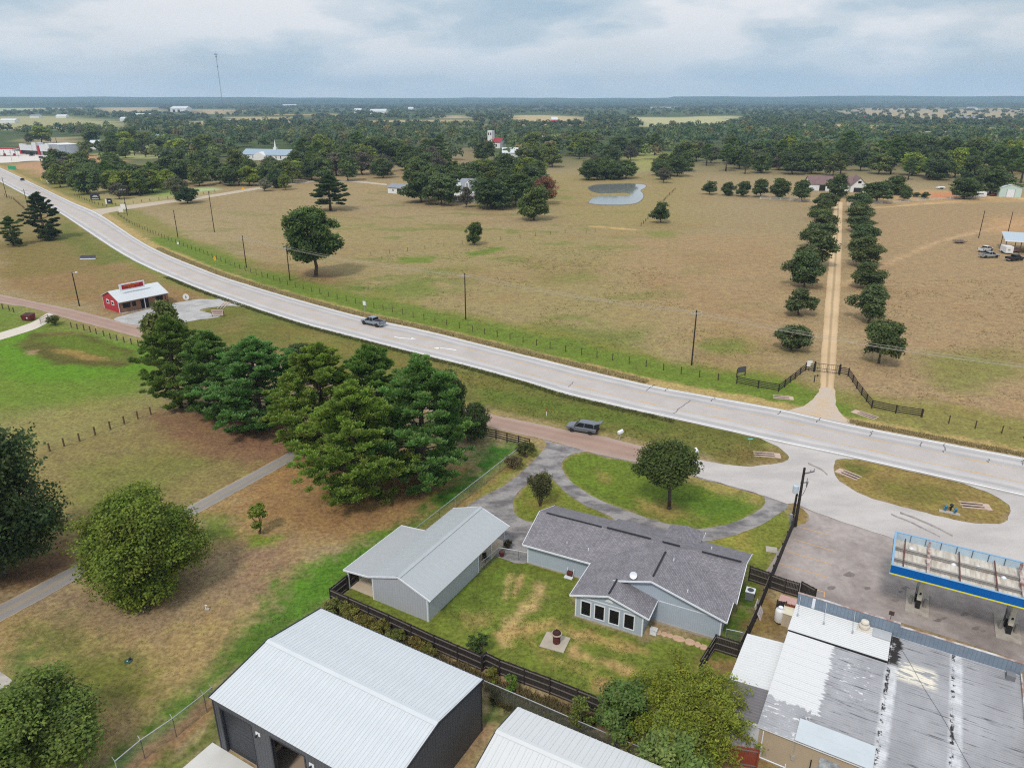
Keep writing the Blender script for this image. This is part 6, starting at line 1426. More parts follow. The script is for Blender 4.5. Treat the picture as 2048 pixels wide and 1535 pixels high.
privacy_fence('long dark wooden privacy fence between the garden and the garage', [(663, 1205), (700, 1222), (780, 1258), (870, 1300), (964, 1341), (972, 1335), (1000, 1349), (1100, 1387), (1210, 1432), (1330, 1482)], 1.75, rail_side=-1)
privacy_fence('short dark wooden fence beside the shed lean-to', [(663, 1205), (694, 1180), (716, 1162)], 1.75, rail_side=-1)
privacy_fence('dark fence turning back from the tangle to the house corner', [(1396, 1352), (1428, 1300)], 1.8, rail_side=-1)
privacy_fence('dark three-rail fence between house corner and white lean-to', [(1428, 1300), (1478, 1316)], 1.8, rail_side=-1)
privacy_fence('long leaning dark fence between the house and the store', [(1476, 1316), (1492, 1284), (1512, 1240), (1536, 1178), (1552, 1140), (1572, 1090), (1589, 1050)], 1.8, rail_side=1)
privacy_fence('dark fence from the house side to the parking lot corner', [(1497, 1160), (1538, 1174)], 1.8, rail_side=-1)
privacy_fence('dark board enclosure wall along the parking lot', [(1540, 1176), (1568, 1186), (1595, 1194)], 1.75, rail_side=-1)
privacy_fence('open dark gate leaf of the trash enclosure', [(1600, 1190), (1627, 1205)], 1.7, rails=2, rail_side=-1)
privacy_fence('weathered inner wall of the trash enclosure', [(1550, 1232), (1568, 1236)], 1.9, rails=2)
privacy_fence('reddish brown wooden wall behind the beige box', [(1566, 1238), (1596, 1246)], 1.9, rails=2, mat=pmat('red_brown_boards', S(118, 62, 34), .8, .25, 4.))
privacy_fence('red wooden gate beside the beige wall at the bottom', None, 1.9, rails=2, rail_side=-1, mat=pmat('red_stained_boards', S(136, 66, 48), .8, .2, 4.), world=[at(1440, 1524), at(1512, 1536)])
def chain_link(label, px_pts, h, cat='fence', step=3.0, wire=None):
    P = [v2(p) for p in pts(px_pts)]; f = thing('chain_link_fence', label, cat, P[0]); o0 = P[0]; mr = MB(); ms_ = MB(); mw = MB()
    for a, b in zip(P[:-1], P[1:]):
        d = b - a; u = d.normalized(); k = max(1, round(d.length / step))
        for i in range(k + 1):
            p = a + d * (i / k) - o0; m = MB(); m.tube((0, 0, 0), (0, 0, h + .03), .035, .035, 6); m.build('post', STEEL, f, loc=(p.x, p.y, 0))
            if wire: m = MB(); m.tube((0, 0, h), (wire * -u.y, wire * u.x, h + .3), .02, .015, 5); m.build('barb_arm', STEEL, f, loc=(p.x, p.y, 0))
        mr.tube(a - o0 + Vector((0, 0, h)), b - o0 + Vector((0, 0, h)), .04, .04, 6)
        mw.add([a - o0 + Vector((0, 0, .03)), b - o0 + Vector((0, 0, .03)), b - o0 + Vector((0, 0, h)), a - o0 + Vector((0, 0, h))], [(0, 1, 2, 3)])
    mr.build('top_rail', STEEL, f); mw.build('wire_mesh', CHAIN, f)
    return f
CHAIN = bpy.data.materials.new('chain_link_mesh'); CHAIN.use_nodes = True; t = CHAIN.node_tree; t.nodes.clear()
o_ = _n(t, 'ShaderNodeOutputMaterial'); d_ = _n(t, 'ShaderNodeBsdfDiffuse'); d_.inputs[0].default_value = (.22, .25, .24, 1); tr_ = _n(t, 'ShaderNodeBsdfTransparent'); x_ = _n(t, 'ShaderNodeMixShader'); x_.inputs[0].default_value = .22
t.links.new(tr_.outputs[0], x_.inputs[1]); t.links.new(d_.outputs[0], x_.inputs[2]); t.links.new(x_.outputs[0], o_.inputs[0])
chain_link('green-tinted chain link fence running down from the board fence past the shed', [(1046, 908), (1000, 944), (940, 992), (880, 1040), (830, 1080), (770, 1120), (722, 1158)], 1.5)
chain_link('chain link fence with barbed top left of the big garage', [(240, 1560), (290, 1517), (353, 1473), (414, 1424), (430, 1410)], 1.9, wire=.25)
chain_link('chain link fence between white roofed building and privacy fence', [(968, 1392), (1060, 1432), (1150, 1472), (1232, 1508), (1300, 1536)], 1.7)
chain_link('low chain link fence and gate between shed and house', [(998, 1113), (1037, 1120), (1056, 1124)], 1.2, step=2)
chain_link('short chain link run along the carport side', [(998, 1113), (978, 1130), (962, 1143)], 1.2, step=2)
chain_link('short wire gate between house corner and leaning fence', [(1450, 1278), (1482, 1285)], 1.2, step=2)
def wire_fence(label, px_posts, h, thick, post_mat, wires=3, rail=0.0, name='wire_fence', cat='fence', rail_mat=None, step=None, jit=.06, wmat=None, wr=.005, rail_h=.14):
    P = [v2(p) for p in pts(px_posts)]
    if step:
        Q = [P[0]]
        for a, b in zip(P[:-1], P[1:]):
            k = max(1, round((b - a).length / step))
            for i in range(1, k + 1): Q.append(a + (b - a) * (i / k))
        P = Q
    f = thing(name, label, cat, P[0]); o0 = P[0]; mw = MB()
    for i, p in enumerate(P):
        q = p - o0; piece('post', post_mat, f, (q.x, q.y, 0), (thick, thick, h * (1 + rnd.uniform(-jit, jit))), rnd.uniform(0, .4))
    for a, b in zip(P[:-1], P[1:]):
        for r in range(wires):
            z = h * (.25 + .68 * r / max(1, wires - 1)); c, d = a - o0 + Vector((0, 0, z)), b - o0 + Vector((0, 0, z))
            if rail: L = (d - c).length; md = (c + d) / 2; piece('rail', rail_mat or post_mat, f, (md.x, md.y, z - rail_h / 2), (L, rail, rail_h), math.atan2((d - c).y, (d - c).x))
            else: mw.tube(c, d, wr, wr, 4, caps=False)
    if not rail: mw.build('wire', wmat or POSTM, f)
    return f
POSTM = pmat('fence_post_brown', S(84, 66, 54), .9, .3, 4.)
wire_fence('pasture wire fence along the far side of the highway, west of the lane gate', [(235, 430), (260, 447), (330, 478), (400, 505), (480, 538), (560, 565), (640, 588), (730, 612), (785, 624), (848, 639.5), (893, 650), (945, 663.5), (1020, 678.6), (1100, 697), (1163, 709.5), (1225, 720.5), (1292, 733), (1362, 748), (1436, 760), (1473, 767)], 1.35, .13, POSTM, 4, step=3.6)
wire_fence('pasture wire fence along the far side of the highway, east of the lane gate', [(1844, 834), (1897, 847), (1950, 857), (2003, 867), (2048, 876), (2120, 890)], 1.35, .12, POSTM, 4, step=4)
BRD = pmat('dark_board_fence', S(52, 46, 44), .8, .25, 3.)
GT = 'dark board fences at the lane gate'
wire_fence('dark board fence west of the gate along the highway', [(1473, 767), (1516, 776), (1557, 783)], 1.4, .15, BRD, 4, .05, 'board_fence', step=4.5)
wire_fence('dark board fence slanting up to the gate on its west side', [(1557, 783), (1569, 774), (1580, 765), (1590, 758), (1600, 749), (1611, 741)], 1.4, .15, BRD, 4, .05, 'board_fence')
wire_fence('dark board fence slanting down from the gate on its east side', [(1696, 752), (1705, 764), (1713, 777), (1722.5, 790), (1732.6, 803), (1743, 816)], 1.4, .15, BRD, 4, .05, 'board_fence')
wire_fence('dark board fence east of the gate along the highway', [(1743, 816), (1791, 826.5), (1842, 834)], 1.4, .15, BRD, 4, .05, 'board_fence', step=5)
wire_fence('short dark fence panel between gate and west slanting fence', [(1611, 741), (1627, 743)], 1.5, .16, BRD, 4, .05, 'board_fence')
wire_fence('short dark fence panel between gate and east slanting fence', [(1679, 749), (1696, 752)], 1.5, .16, BRD, 4, .05, 'board_fence')
ga_, gb_ = v2(at(1628, 743)), v2(at(1678, 749)); gt = thing('lane_gate', 'black barred double gate across the sandy lane', 'gate', ga_, math.atan2((gb_ - ga_).y, (gb_ - ga_).x)); GLn = (gb_ - ga_).length
for x in (0, GLn):
    m = MB(); m.box(x - .14, x + .14, -.14, .14, 0, 2.0); m.build('gate_post', BLACK, gt)
for a, b in ((.16, GLn / 2 - .05), (GLn / 2 + .05, GLn - .16)):
    m = MB()
    for z in (.2, .75, 1.65): m.box(a, b, -.03, .03, z, z + .07)
    for s_ in (a, b - .06): m.box(s_, s_ + .06, -.035, .035, .2, 1.72)
    lf = m.build('gate_leaf', BLACK, gt)
    k = int((b - a) / .28)
    for i in range(1, k): piece('bar', BLACK, lf, (a + (b - a) * i / k, 0, .27), (.03, .03, 1.4))
wire_fence('black board fence beside the green lawn at the end of the pines', [(968, 874), (992, 878), (1014, 884), (1037, 890), (1059, 896)], 1.5, .14, BRD, 4, .05, 'board_fence')
LP = pmat('lawn_post_wood', S(96, 78, 62), .9, .25, 4.)
wire_fence('wooden post fence between lawn and frontage road', [(143, 655), (155, 658), (168.5, 660.5), (181, 664), (193, 668), (208, 672), (221, 677), (234.5, 681), (248.5, 684.7), (263, 688.5), (277, 692), (291.6, 696), (306, 699)], 1.25, .17, LP, 3)
wire_fence('wooden post fence west of the lawn drive', [(-20, 611), (6, 618), (19, 621), (28, 625)], 1.25, .17, LP, 3)
wire_fence('wooden post fence crossing the lawn towards the pines', [(100, 902), (128.6, 892), (159.5, 882), (190.7, 869.5), (221, 858.5), (249, 847.5), (276, 837.5), (302, 829)], 1.3, .17, LP, 3)
wire_fence('faint wire fence slanting across the pasture to the dirt patch', [(742, 512), (850, 498), (960, 484), (1040, 476), (1130, 466), (1172, 467), (1190, 464)], 1.3, .12, POSTM, 3, step=7)
wire_fence('wire fence beside the small lane below the pond', [(1282, 452), (1300, 434), (1318, 414), (1336, 393), (1350, 380)], 1.3, .2, POSTM, 3, step=6)
wire_fence('wire fence behind the signboards along the side road', [(150, 392), (190, 408), (214, 414), (300, 402), (370, 394), (430, 384)], 1.2, .2, POSTM, 3, step=5)
wire_fence('field fence below the highway at the far left edge', [(10, 392), (28, 400), (62, 430), (100, 452)], 1.2, .18, POSTM, 3, step=5)
WR = flat('white_rail', S(206, 202, 198))
wire_fence('white rail fence before the barn yard, east of the lane', [(1694, 411), (1745, 408), (1800, 406), (1850, 402), (1900, 399), (1968, 396)], 1.3, .2, WR, 3, .08, 'rail_fence', step=6, rail_h=.12)
wire_fence('white rail fence before the barn yard, west of the lane', [(1520, 399), (1560, 401), (1600, 403), (1660, 404)], 1.3, .2, WR, 3, .08, 'rail_fence', step=6, rail_h=.12)

# ------------------------------------------------------------------ poles and wires
def pole(px, pb, pt, label, arms=1, r=.15, group='utility poles', lamp=False):
    X, Y = at(px, pb); h = height_of(px, pb, pt); o = thing('utility_pole', label, 'utility pole', (X, Y, 0), group=group)
    m = MB(); m.tube((0, 0, -.2), (0, 0, h), r, r * .72, 9); m.build('shaft', POLE_M, o)
    tops = [Vector((X, Y, h))]
    if arms:
        m = MB(); m.box(-1.15, 1.15, -.06, .06, h - .75, h - .6); m.bar((-.7, .0, h - .62), (0, .05, h - 1.3), .04); m.bar((.7, 0, h - .62), (0, .05, h - 1.3), .04); ca = m.build('crossarm', pmat('grey_crossarm', S(176, 172, 168), .8, .15, 3.), o); ca.rotation_euler = (0, 0, R(20))
        for x in (-1.05, -.4, 1.05):
            m = MB(); m.lathe([(.05, 0), (.08, .05), (.05, .12), (.07, .17), (.02, .2)], 7, (x, 0, h - .6)); m.build('insulator', pmat('porcelain', S(196, 198, 200), .3, .1, 2.), ca)
        tops = [Vector((X + x * math.cos(R(20)), Y + x * math.sin(R(20)), h - .38)) for x in (-1.05, -.4, 1.05)]
    return o, tops
PL = [(58, 424, 378, 'pole behind the layered highway pine', 1), (14, 396, 354, 'pole at the far left edge below the highway', 1)]
for px, pb, pt, lab, a in PL: pole(px, pb, pt, 'dark utility ' + lab, a)
line = []
for px, pb, pt, lab in ((255, 431, 376, 'dark utility pole at the mouth of the side road'), (356, 475, 420, 'bare dark pole without crossarm near the pasture fence corner'), (493, 535, 471, 'dark utility pole with crossarm by the brace post in the pasture fence'), (580, 561, 492, 'dark utility pole with crossarm left of the lone pasture pine'), (931.5, 639, 546, 'dark utility pole alone in the pasture beyond the pickup'), (1383, 730, 620, 'tall dark utility pole near the lane gate in the pasture')):
    o, tp = pole(px, pb, pt, lab, 0 if px == 356 else 1); line.append(tp)
pole(429, 464, 383, 'tall bare dark pole behind the fence corner pole', 0)
pole(1957, 476, 421, 'bare rust brown pole left of the open pole barn', 0, group='barn yard poles'); pole(2016, 464, 423, 'bare rust brown pole rising behind the pole barn roof', 0, group='barn yard poles')
# the pole by the leaning fence, with its transformer
X, Y = at(1590, 1052); h = height_of(1590, 1052, 935)
tp_ = thing('utility_pole', 'black utility pole with transformer at the parking lot fence', 'utility pole', (X, Y, 0), group='utility poles')
m = MB(); m.tube((0, 0, -.2), (0, 0, h), .19, .13, 10); m.build('shaft', POLE_M, tp_)
m = MB(); m.tube((-.35, .25, 0), (-.3, .2, h * .55), .15, .12, 9); m.build('stub_pole', POLE_M, tp_)
m = MB(); m.lathe([(.02, 0), (.3, .02), (.32, .12), (.32, .85), (.3, .95), (.12, 1.0), (.04, 1.18)], 12, (-.62, .0, h - 3.2)); m.build('transformer', pmat('pale_transformer', S(190, 204, 216), .4, .06, 2.), tp_)
m = MB(); m.bar((0, 0, h - .75), (1.25, .2, h - .55), .1, .12); m.bar((-.2, 0, h - 1.9), (.75, .1, h - 1.9), .1, .1)
m.tube((.55, .08, h - 1.85), (.55, .08, h - 1.35), .05, .03, 6); m.tube((1.2, .2, h - .5), (1.2, .2, h - .2), .05, .03, 6); m.tube((.8, .12, h - .58), (.8, .12, h - .3), .05, .03, 6); m.tube((.55, 0, h - 2.4), (.55, 0, h - 1.9), .09, .06, 7); m.build('crossarm', pmat('grey_hardware', S(110, 110, 112), .6, .25, 3.), tp_)
def loop_wire(mb, p, q, sag, r=.02, n=10):
    prev = Vector(p)
    for i in range(1, n + 1):
        u = i / n; c = Vector(p).lerp(Vector(q), u); c.z -= sag * 4 * u * (1 - u); mb.tube(prev, c, r, r, 4, caps=False); prev = c
m = MB(); loop_wire(m, (-.62, 0, h - 2.0), (0, 0, h - 3.1), .9, .025); loop_wire(m, (-.62, .1, h - 2.3), (.7, .1, h - 2.1), 1.6, .022); loop_wire(m, (.7, .1, h - 1.9), (0, .1, h - 3.4), .8, .022); m.build('service_wire', BLACK, tp_)
m = MB(); m.box(-.75, -.45, -.1, .15, .6, 1.6); m.tube((-.6, 0, 0), (-.6, 0, .6), .05, .05, 6); m.build('meter_box', STEEL, tp_)
WIRE = flat('pale_conductor', S(176, 170, 160))
def conductor(label, spans, r=.018):
    o = thing('overhead_wire', label, 'overhead wire', spans[0][0]); m = MB(); b = Vector(spans[0][0])
    for p, q in spans: loop_wire(m, Vector(p) - b, Vector(q) - b, (Vector(q) - Vector(p)).length * .014, r, 14)
    m.build('conductor', WIRE, o); return o
far_r = [Vector((*at(2300, 775, 9.6), 9.6)) + Vector((dx, 0, 0)) for dx in (0, 0, 0)]
end = [Vector((*at(2330, 800 - 14 * k), 0)) for k in range(3)]
for k in range(3):
    L = [t[k] if len(t) > 1 else t[0] for t in line[2:]]; e = line[-1][k] + (line[-1][k] - line[-2][k]) * 1.0; e.z = line[-1][k].z; L.append(e)
    conductor('thin pale wire strung along the pasture poles, %s of three' % ('front', 'middle', 'back')[k], list(zip(L[:-1], L[1:])), .022)
lampX, lampY = at(159, 612); h = height_of(159, 612, 544)
lp = thing('yard_light', 'dark pole with a white lamp beside the red shop', 'yard light', (lampX, lampY, 0)); m = MB(); m.tube((0, 0, 0), (0, 0, h), .15, .11, 8); m.build('shaft', POLE_M, lp)
m = MB(); m.tube((0, 0, h - .2), (.9, 0, h - .05), .03, .03, 5); m.lathe([(.02, 0), (.28, .06), (.3, .16), (.1, .26)], 10, (1.0, 0, h - .2)); m.build('lamp_head', TRIM_W, lp)
# the guyed mast on the horizon
TX, TY = at(447, 222); th = height_of(447, 222, 104)
tw = thing('radio_mast', 'tall thin guyed radio mast with antenna cluster standing on the horizon', 'radio mast', (TX, TY, 0)); MST = flat('mast_grey', S(96, 104, 112))
m = MB(); s_ = 1.15
for a in range(3): m.tube((s_ * math.cos(a * 2.1), s_ * math.sin(a * 2.1), 0), (s_ * math.cos(a * 2.1), s_ * math.sin(a * 2.1), th - 12), .3, .3, 4)
z = 0; k = 0
while z < th - 14:
    a = k % 3; m.tube((s_ * math.cos(a * 2.1), s_ * math.sin(a * 2.1), z), (s_ * math.cos((a + 1) * 2.1), s_ * math.sin((a + 1) * 2.1), z + 4), .14, .14, 4, caps=False); z += 4; k += 1
m.build('lattice', MST, tw)
for zz, w in ((th - 14, 5.5), (th - 22, 3.0), (th - 62, 2.2)):
    m = MB(); m.lathe([(w * .3, 0), (w, 1), (w, 1.8), (w * .3, 2.4)], 8, (0, 0, zz))
    for a in range(6): m.box(w * math.cos(a * 1.047) - .7, w * math.cos(a * 1.047) + .7, w * math.sin(a * 1.047) - .7, w * math.sin(a * 1.047) + .7, zz + .5, zz + (7 if w > 5 else 4))
    m.build('antenna_ring', MST, tw)
m = MB(); m.tube((0, 0, th - 12), (0, 0, th + 2), .3, .15, 5); m.build('top_spike', MST, tw)
m = MB()
for zz in (.35, .65, .93):
    for a in range(3): m.tube((0, 0, th * zz), (th * .55 * math.cos(a * 2.1 + .5), th * .55 * math.sin(a * 2.1 + .5), 0), .06, .06, 3, caps=False)
m.build('guy_wire', MST, tw)

# ------------------------------------------------------------------ vehicles
TYRE = flat('tyre_rubber', (.018, .018, .018), .85); RIM = flat('alloy_rim', S(150, 150, 154), .35, metal=.5); LAMPR = flat('tail_lamp_red', S(110, 14, 18), .5); LAMPW = flat('head_lamp', S(226, 230, 236), .2)
def wheel(parent, x, y, r=.4, w=.27):
    m = MB(); m.lathe([(r * .62, -w / 2), (r * .95, -w / 2), (r, -w * .3), (r, w * .3), (r * .95, w / 2), (r * .62, w / 2)], 18, (0, 0, 0), axis='y'); t_ = m.build('wheel', TYRE, parent, loc=(x, y, r))
    m = MB(); m.lathe([(.02, -w * .42), (r * .6, -w * .46), (r * .62, w * .46), (.02, w * .42)], 12, (0, 0, 0), axis='y'); m.build('rim', RIM, t_)
def body_loft(mb, st_, mi=0):
    """stations (x, zlow, zshoulder, ztop, half-width low, half-width shoulder, half-width top)"""
    n = 8; vs = []
    for x, z0, z1, z2, w0, w1, w2 in st_: vs += [(x, -w0, z0), (x, -w1, (z0 + z1) / 2), (x, -w1, z1), (x, -w2, z2), (x, w2, z2), (x, w1, z1), (x, w1, (z0 + z1) / 2), (x, w0, z0)]
    fs = [tuple(range(n))[::-1], tuple(range((len(st_) - 1) * n, len(st_) * n))]
    for k in range(len(st_) - 1):
        for i in range(n): j = (i + 1) % n; fs.append((k * n + i, k * n + j, k * n + n + j, k * n + n + i))
    # orientation: x increases
    mb.add(vs, [f[::-1] for f in fs], mi)
def car_paint(name, col): return pmat(name, col, .28, .04, 1., spec=.6, metal=.25)
def cabin(parent, glassst, roofst, paint, pillars):
    m = MB(); body_loft(m, glassst); m.build('window', GLASS, parent)
    m = MB(); body_loft(m, roofst); m.build('roof', paint, parent)
    for p, q in pillars:
        for s in (-1, 1): m = MB(); m.bar((p[0], s * p[1], p[2]), (q[0], s * q[1], q[2]), .09, .06); m.build('pillar', paint, parent)
def pickup(label, loc, ang, paint, group=None, bed=True):
    o = thing('pickup_truck', label, 'pickup truck', (*loc, 0.055), ang, group)   # +x is the front
    m = MB(); body_loft(m, [(-2.85, .62, 1.0, 1.1, .86, .96, .94), (-2.75, .5, 1.0, 1.14, .9, .98, .95), (-.75, .45, 1.02, 1.14, .92, .99, .95), (1.35, .45, 1.02, 1.12, .92, .99, .93), (2.6, .5, .98, 1.06, .9, .96, .82), (2.88, .6, .9, .98, .8, .88, .7)])
    m.build('body', paint, o)
    cabin(o, [(-.75, 1.1, 1.2, 1.78, .9, .92, .74), (-.55, 1.1, 1.2, 1.83, .9, .92, .74), (.85, 1.1, 1.2, 1.82, .9, .92, .72), (1.6, 1.05, 1.1, 1.2, .86, .88, .82)],
          [(-.72, 1.8, 1.84, 1.87, .72, .74, .66), (-.3, 1.82, 1.88, 1.92, .72, .75, .68), (.6, 1.82, 1.87, 1.9, .72, .74, .66), (.95, 1.76, 1.8, 1.83, .68, .7, .6)], paint, [((-.6, .92, 1.1), (-.55, .75, 1.84)), ((.3, .925, 1.1), (.25, .75, 1.84)), ((1.5, .88, 1.1), (.85, .72, 1.82))])
    m = MB(); m.box(-2.7, -.8, -.8, .8, 1.12, 1.16); m.build('bed', flat('bed_liner', (.02, .02, .022), .8), o)
    m = MB(); m.box(-2.78, -.78, -.98, -.82, 1.12, 1.3); m.box(-2.78, -.78, .82, .98, 1.12, 1.3); m.box(-.84, -.74, -.82, .82, 1.12, 1.32); m.build('bed_rail', paint, o)
    m = MB(); m.box(-2.9, -2.8, -.84, .84, .72, 1.3); m.build('tailgate', paint, o)
    m = MB(); m.box(-3.02, -2.84, -.92, .92, .5, .68); m.build('rear_bumper', STEEL, o); m = MB(); m.box(2.8, 2.95, -.86, .86, .45, .7); m.build('front_bumper', BLACK, o)
    for s in (-1, 1):
        m = MB(); m.box(-2.9, -2.8, s * .92 - .07, s * .92 + .07, .8, 1.25); m.build('tail_lamp', LAMPR, o); m = MB(); m.box(2.76, 2.9, s * .72 - .14, s * .72 + .14, .78, .93); m.build('headlight', LAMPW, o)
        m = MB(); m.box(1.25, 1.4, s * 1.06 - .1, s * 1.06 + .1, 1.12, 1.32); m.build('mirror', BLACK, o)
        for x in (-1.75, 1.95):
            wheel(o, x, s * .86, .42); m = MB(); m.lathe([(.5, -.02), (.52, .0), (.5, .02)], 16, (x, s * .965, .46), axis='y'); m.build('wheel_arch', BLACK, o)
    m = MB(); m.box(-.8, 1.2, -1.02, -.9, .42, .48); m.box(-.8, 1.2, .9, 1.02, .42, .48); m.build('side_step', BLACK, o)
    return o
def suv(label, loc, ang, paint, hatch_open=True, name='suv', cat='suv', z=.02, low=False, group=None):
    o = thing(name, label, cat, (*loc, z), ang, group); k = .84 if low else 1.0
    m = MB(); body_loft(m, [(-2.3, .55, .8, .98, .8, .9, .84), (-2.2, .4, .85, 1.02 * k, .86, .95, .88), (-1.0, .35, .9 * k, 1.03 * k, .9, .96, .9), (.9, .35, .88 * k, 1.0 * k, .9, .96, .9), (1.9, .4, .82 * k, .95 * k, .88, .94, .76), (2.3, .5, .75 * k, .86 * k, .74, .84, .62)]); m.build('body', paint, o)
    e = -2.1 if not low else -1.4
    cabin(o, [(e, 1.0 * k, 1.1 * k, 1.5 * k, .86, .87, .7), (e + .3, 1.0 * k, 1.1 * k, 1.6 * k, .87, .88, .68), (.35, 1.0 * k, 1.08 * k, 1.6 * k, .87, .88, .66), (1.15, .95 * k, 1.0 * k, 1.06 * k, .82, .84, .78)],
          [(e + .02, 1.56 * k, 1.6 * k, 1.63 * k, .66, .69, .6), (e + .6, 1.6 * k, 1.65 * k, 1.7 * k, .67, .7, .62), (.1, 1.6 * k, 1.65 * k, 1.69 * k, .66, .69, .6), (.5, 1.54 * k, 1.57 * k, 1.6 * k, .62, .64, .54)], paint, [((e + .1, .88, 1.0 * k), (e + .25, .69, 1.6 * k)), ((-.45, .89, 1.0 * k), (-.45, .69, 1.6 * k)), ((1.05, .84, 1.0 * k), (.4, .66, 1.58 * k))])
    for s in (-1, 1):
        m = MB(); m.box(-2.33, -2.2, s * .78 - .1, s * .78 + .1, .8 * k, .98 * k); m.build('tail_lamp', LAMPR, o); m = MB(); m.box(2.15, 2.3, s * .62 - .14, s * .62 + .14, .68 * k, .8 * k); m.build('headlight', LAMPW, o)
        m = MB(); m.box(.95, 1.08, s * 1.0 - .09, s * 1.0 + .09, 1.0 * k, 1.15 * k); m.build('mirror', paint, o)
        for x in (-1.4, 1.42): wheel(o, x, s * .83, .36 * (1 if not low else .92), .24)
    if hatch_open:
        m = MB(); m.box(-2.32, -2.12, -.72, .72, .62, 1.55); m.build('boot_opening', BLACK, o)
        m = MB(); m.bar((-2.05, 0, 1.64), (-2.95, 0, 1.98), 1.3, .07); h_ = m.build('tailgate', paint, o); h_['label'] = 'raised open tailgate'
        m = MB(); m.bar((-2.2, 0, 1.66), (-2.62, 0, 1.82), 1.0, .05); m.build('rear_window', GLASS, h_)
        m = MB(); m.box(-2.4, -2.25, -.85, .85, .42, .62); m.build('rear_bumper', BLACK, o)
    return o
def dirang(a, b):
    p, q = at(*a), at(*b); return math.atan2(q[1] - p[1], q[0] - p[0])
pickup('silver grey pickup driving west in the far highway lane', at(747, 650), dirang((768, 652), (727, 643)), car_paint('silver_grey_paint', S(142, 150, 162)))
suv('grey parked suv with its tailgate raised beside the frontage road', at(1165, 862), dirang((1192, 868), (1140, 859)), car_paint('slate_paint', S(112, 118, 128)))
suv('small dark car far up the highway at the left', at(45, 361), dirang((60, 368), (30, 354)), car_paint('dark_car_paint', S(52, 50, 62)), False, 'car', 'car', .055, True)
YT = 'pickups parked by the pole barn'
pickup('white pickup parked behind the grey one by the pole barn', at(1970, 503), dirang((1952, 505), (1988, 499)), car_paint('white_paint_car', S(222, 224, 226)), YT)
pickup('light grey pickup parked nearest before the pole barn trucks', at(1977, 515), dirang((1958, 513), (1996, 512)), car_paint('light_grey_paint', S(170, 172, 174)), YT)
pickup('black pickup parked right of the white trailer', at(2028, 521), dirang((2010, 521), (2046, 518)), car_paint('black_paint_car', S(30, 32, 38)), YT)
for px, py, a, col, lab in ((84, 316.5, 10, (30, 30, 34), 'black pickup on the pale lot before the far shops'), (64, 312, 70, (34, 30, 34), 'small dark car nosed in before the far shops'), (57, 309, 20, (44, 40, 44), 'dark car parked farther back before the far shops'), (96, 310.5, 15, (40, 34, 36), 'dark car against the shop fronts')):
    suv(lab, at(px, py), R(a), car_paint('lot_car_%d' % px, S(*col)), False, 'car', 'car', .055, px != 84)

# ------------------------------------------------------------------ small things
def sign(name, label, px, pb, pt, w, h, face, posts=1, back=None, ang=0.0, post_mat=STEEL, cat='sign', diamond=False, post_w=.07, rim=None):
    X, Y = at(px, pb); top = height_of(px, pb, pt); o = thing(name, label, cat, (X, Y, 0), ang)
    for i in range(posts):
        x = 0 if posts == 1 else (-w / 2 + w * i / (posts - 1)); m = MB(); m.box(x - post_w / 2, x + post_w / 2, .03, .03 + post_w, 0, top - (h * .3 if not diamond else h * .4)); m.build('post', post_mat, o)
    m = MB()
    if diamond: m.add([(0, -.02, top - h), (h / 2, -.02, top - h / 2), (0, -.02, top), (-h / 2, -.02, top - h / 2), (0, .02, top - h), (h / 2, .02, top - h / 2), (0, .02, top), (-h / 2, .02, top - h / 2)], [(0, 1, 2, 3), (7, 6, 5, 4), (0, 4, 5, 1), (1, 5, 6, 2), (2, 6, 7, 3), (3, 7, 4, 0)])
    else: m.box(-w / 2, w / 2, -.02, .03, top - h, top)
    fc = m.build('panel', face, o)
    return o, fc, top
YS = flat('sign_yellow', S(240, 176, 20)); SW = flat('sign_white', S(226, 226, 224)); SBK = flat('sign_back', S(150, 156, 162), .5); SDK = flat('sign_dark', S(46, 46, 62)); SGR = flat('sign_green', S(30, 150, 120))
def arrow(fc, x, z, s, mat, left=False):
    m = MB(); k = -1 if left else 1
    m.bar((x - .25 * s * k, -.03, z - .25 * s), (x - .25 * s * k, -.03, z + .08 * s), .02, .12 * s); m.bar((x - .25 * s * k, -.03, z + .08 * s), (x + .12 * s * k, -.03, z + .12 * s), .02, .12 * s); m.add([(x + .12 * s * k, -.035, z - .08 * s), (x + .42 * s * k, -.035, z + .12 * s), (x + .12 * s * k, -.035, z + .32 * s)], [(0, 1, 2) if k > 0 else (2, 1, 0)]); m.build('arrow', mat, fc)
o, fc, tp2 = sign('curve_sign', 'yellow diamond curve sign on the pasture side verge', 432, 534, 512, 1.2, 1.5, YS, diamond=True, ang=R(-35)); arrow(fc, 0, tp2 - .75, .9, BLACK, True)
o, fc, tp2 = sign('curve_sign', 'yellow diamond sign by the thicket far up the highway', 85, 368, 354, 1.6, 2.2, YS, diamond=True, ang=R(-35)); arrow(fc, 0, tp2 - 1.1, 1.1, BLACK)
sign('curve_sign', 'small yellow diamond sign beside the side road', 487, 384, 374, 1.2, 1.6, YS, diamond=True)
o, fc, tp2 = sign('speed_sign', 'white road sign seen from behind beyond the pickup', 730, 627, 602, .75, .95, SW, ang=R(-25)); m = MB(); m.box(.35, .6, -.015, .03, tp2 - 1.1, tp2 - .1); m.build('side_panel', SBK, o)
sign('road_marker', 'small white marker sign on the pasture verge', 357, 494, 484, .9, .7, SW, ang=R(-30)); sign('road_marker', 'white plate sign below the far yellow diamond', 97, 370, 361, 1.3, 1.6, SW)
o, fc, tp2 = sign('billboard', 'black billboard with white lettering behind the field fence', 191, 400, 387, 4.6, 3.6, SDK, 2, post_mat=POSTM, post_w=.2)
m = MB()
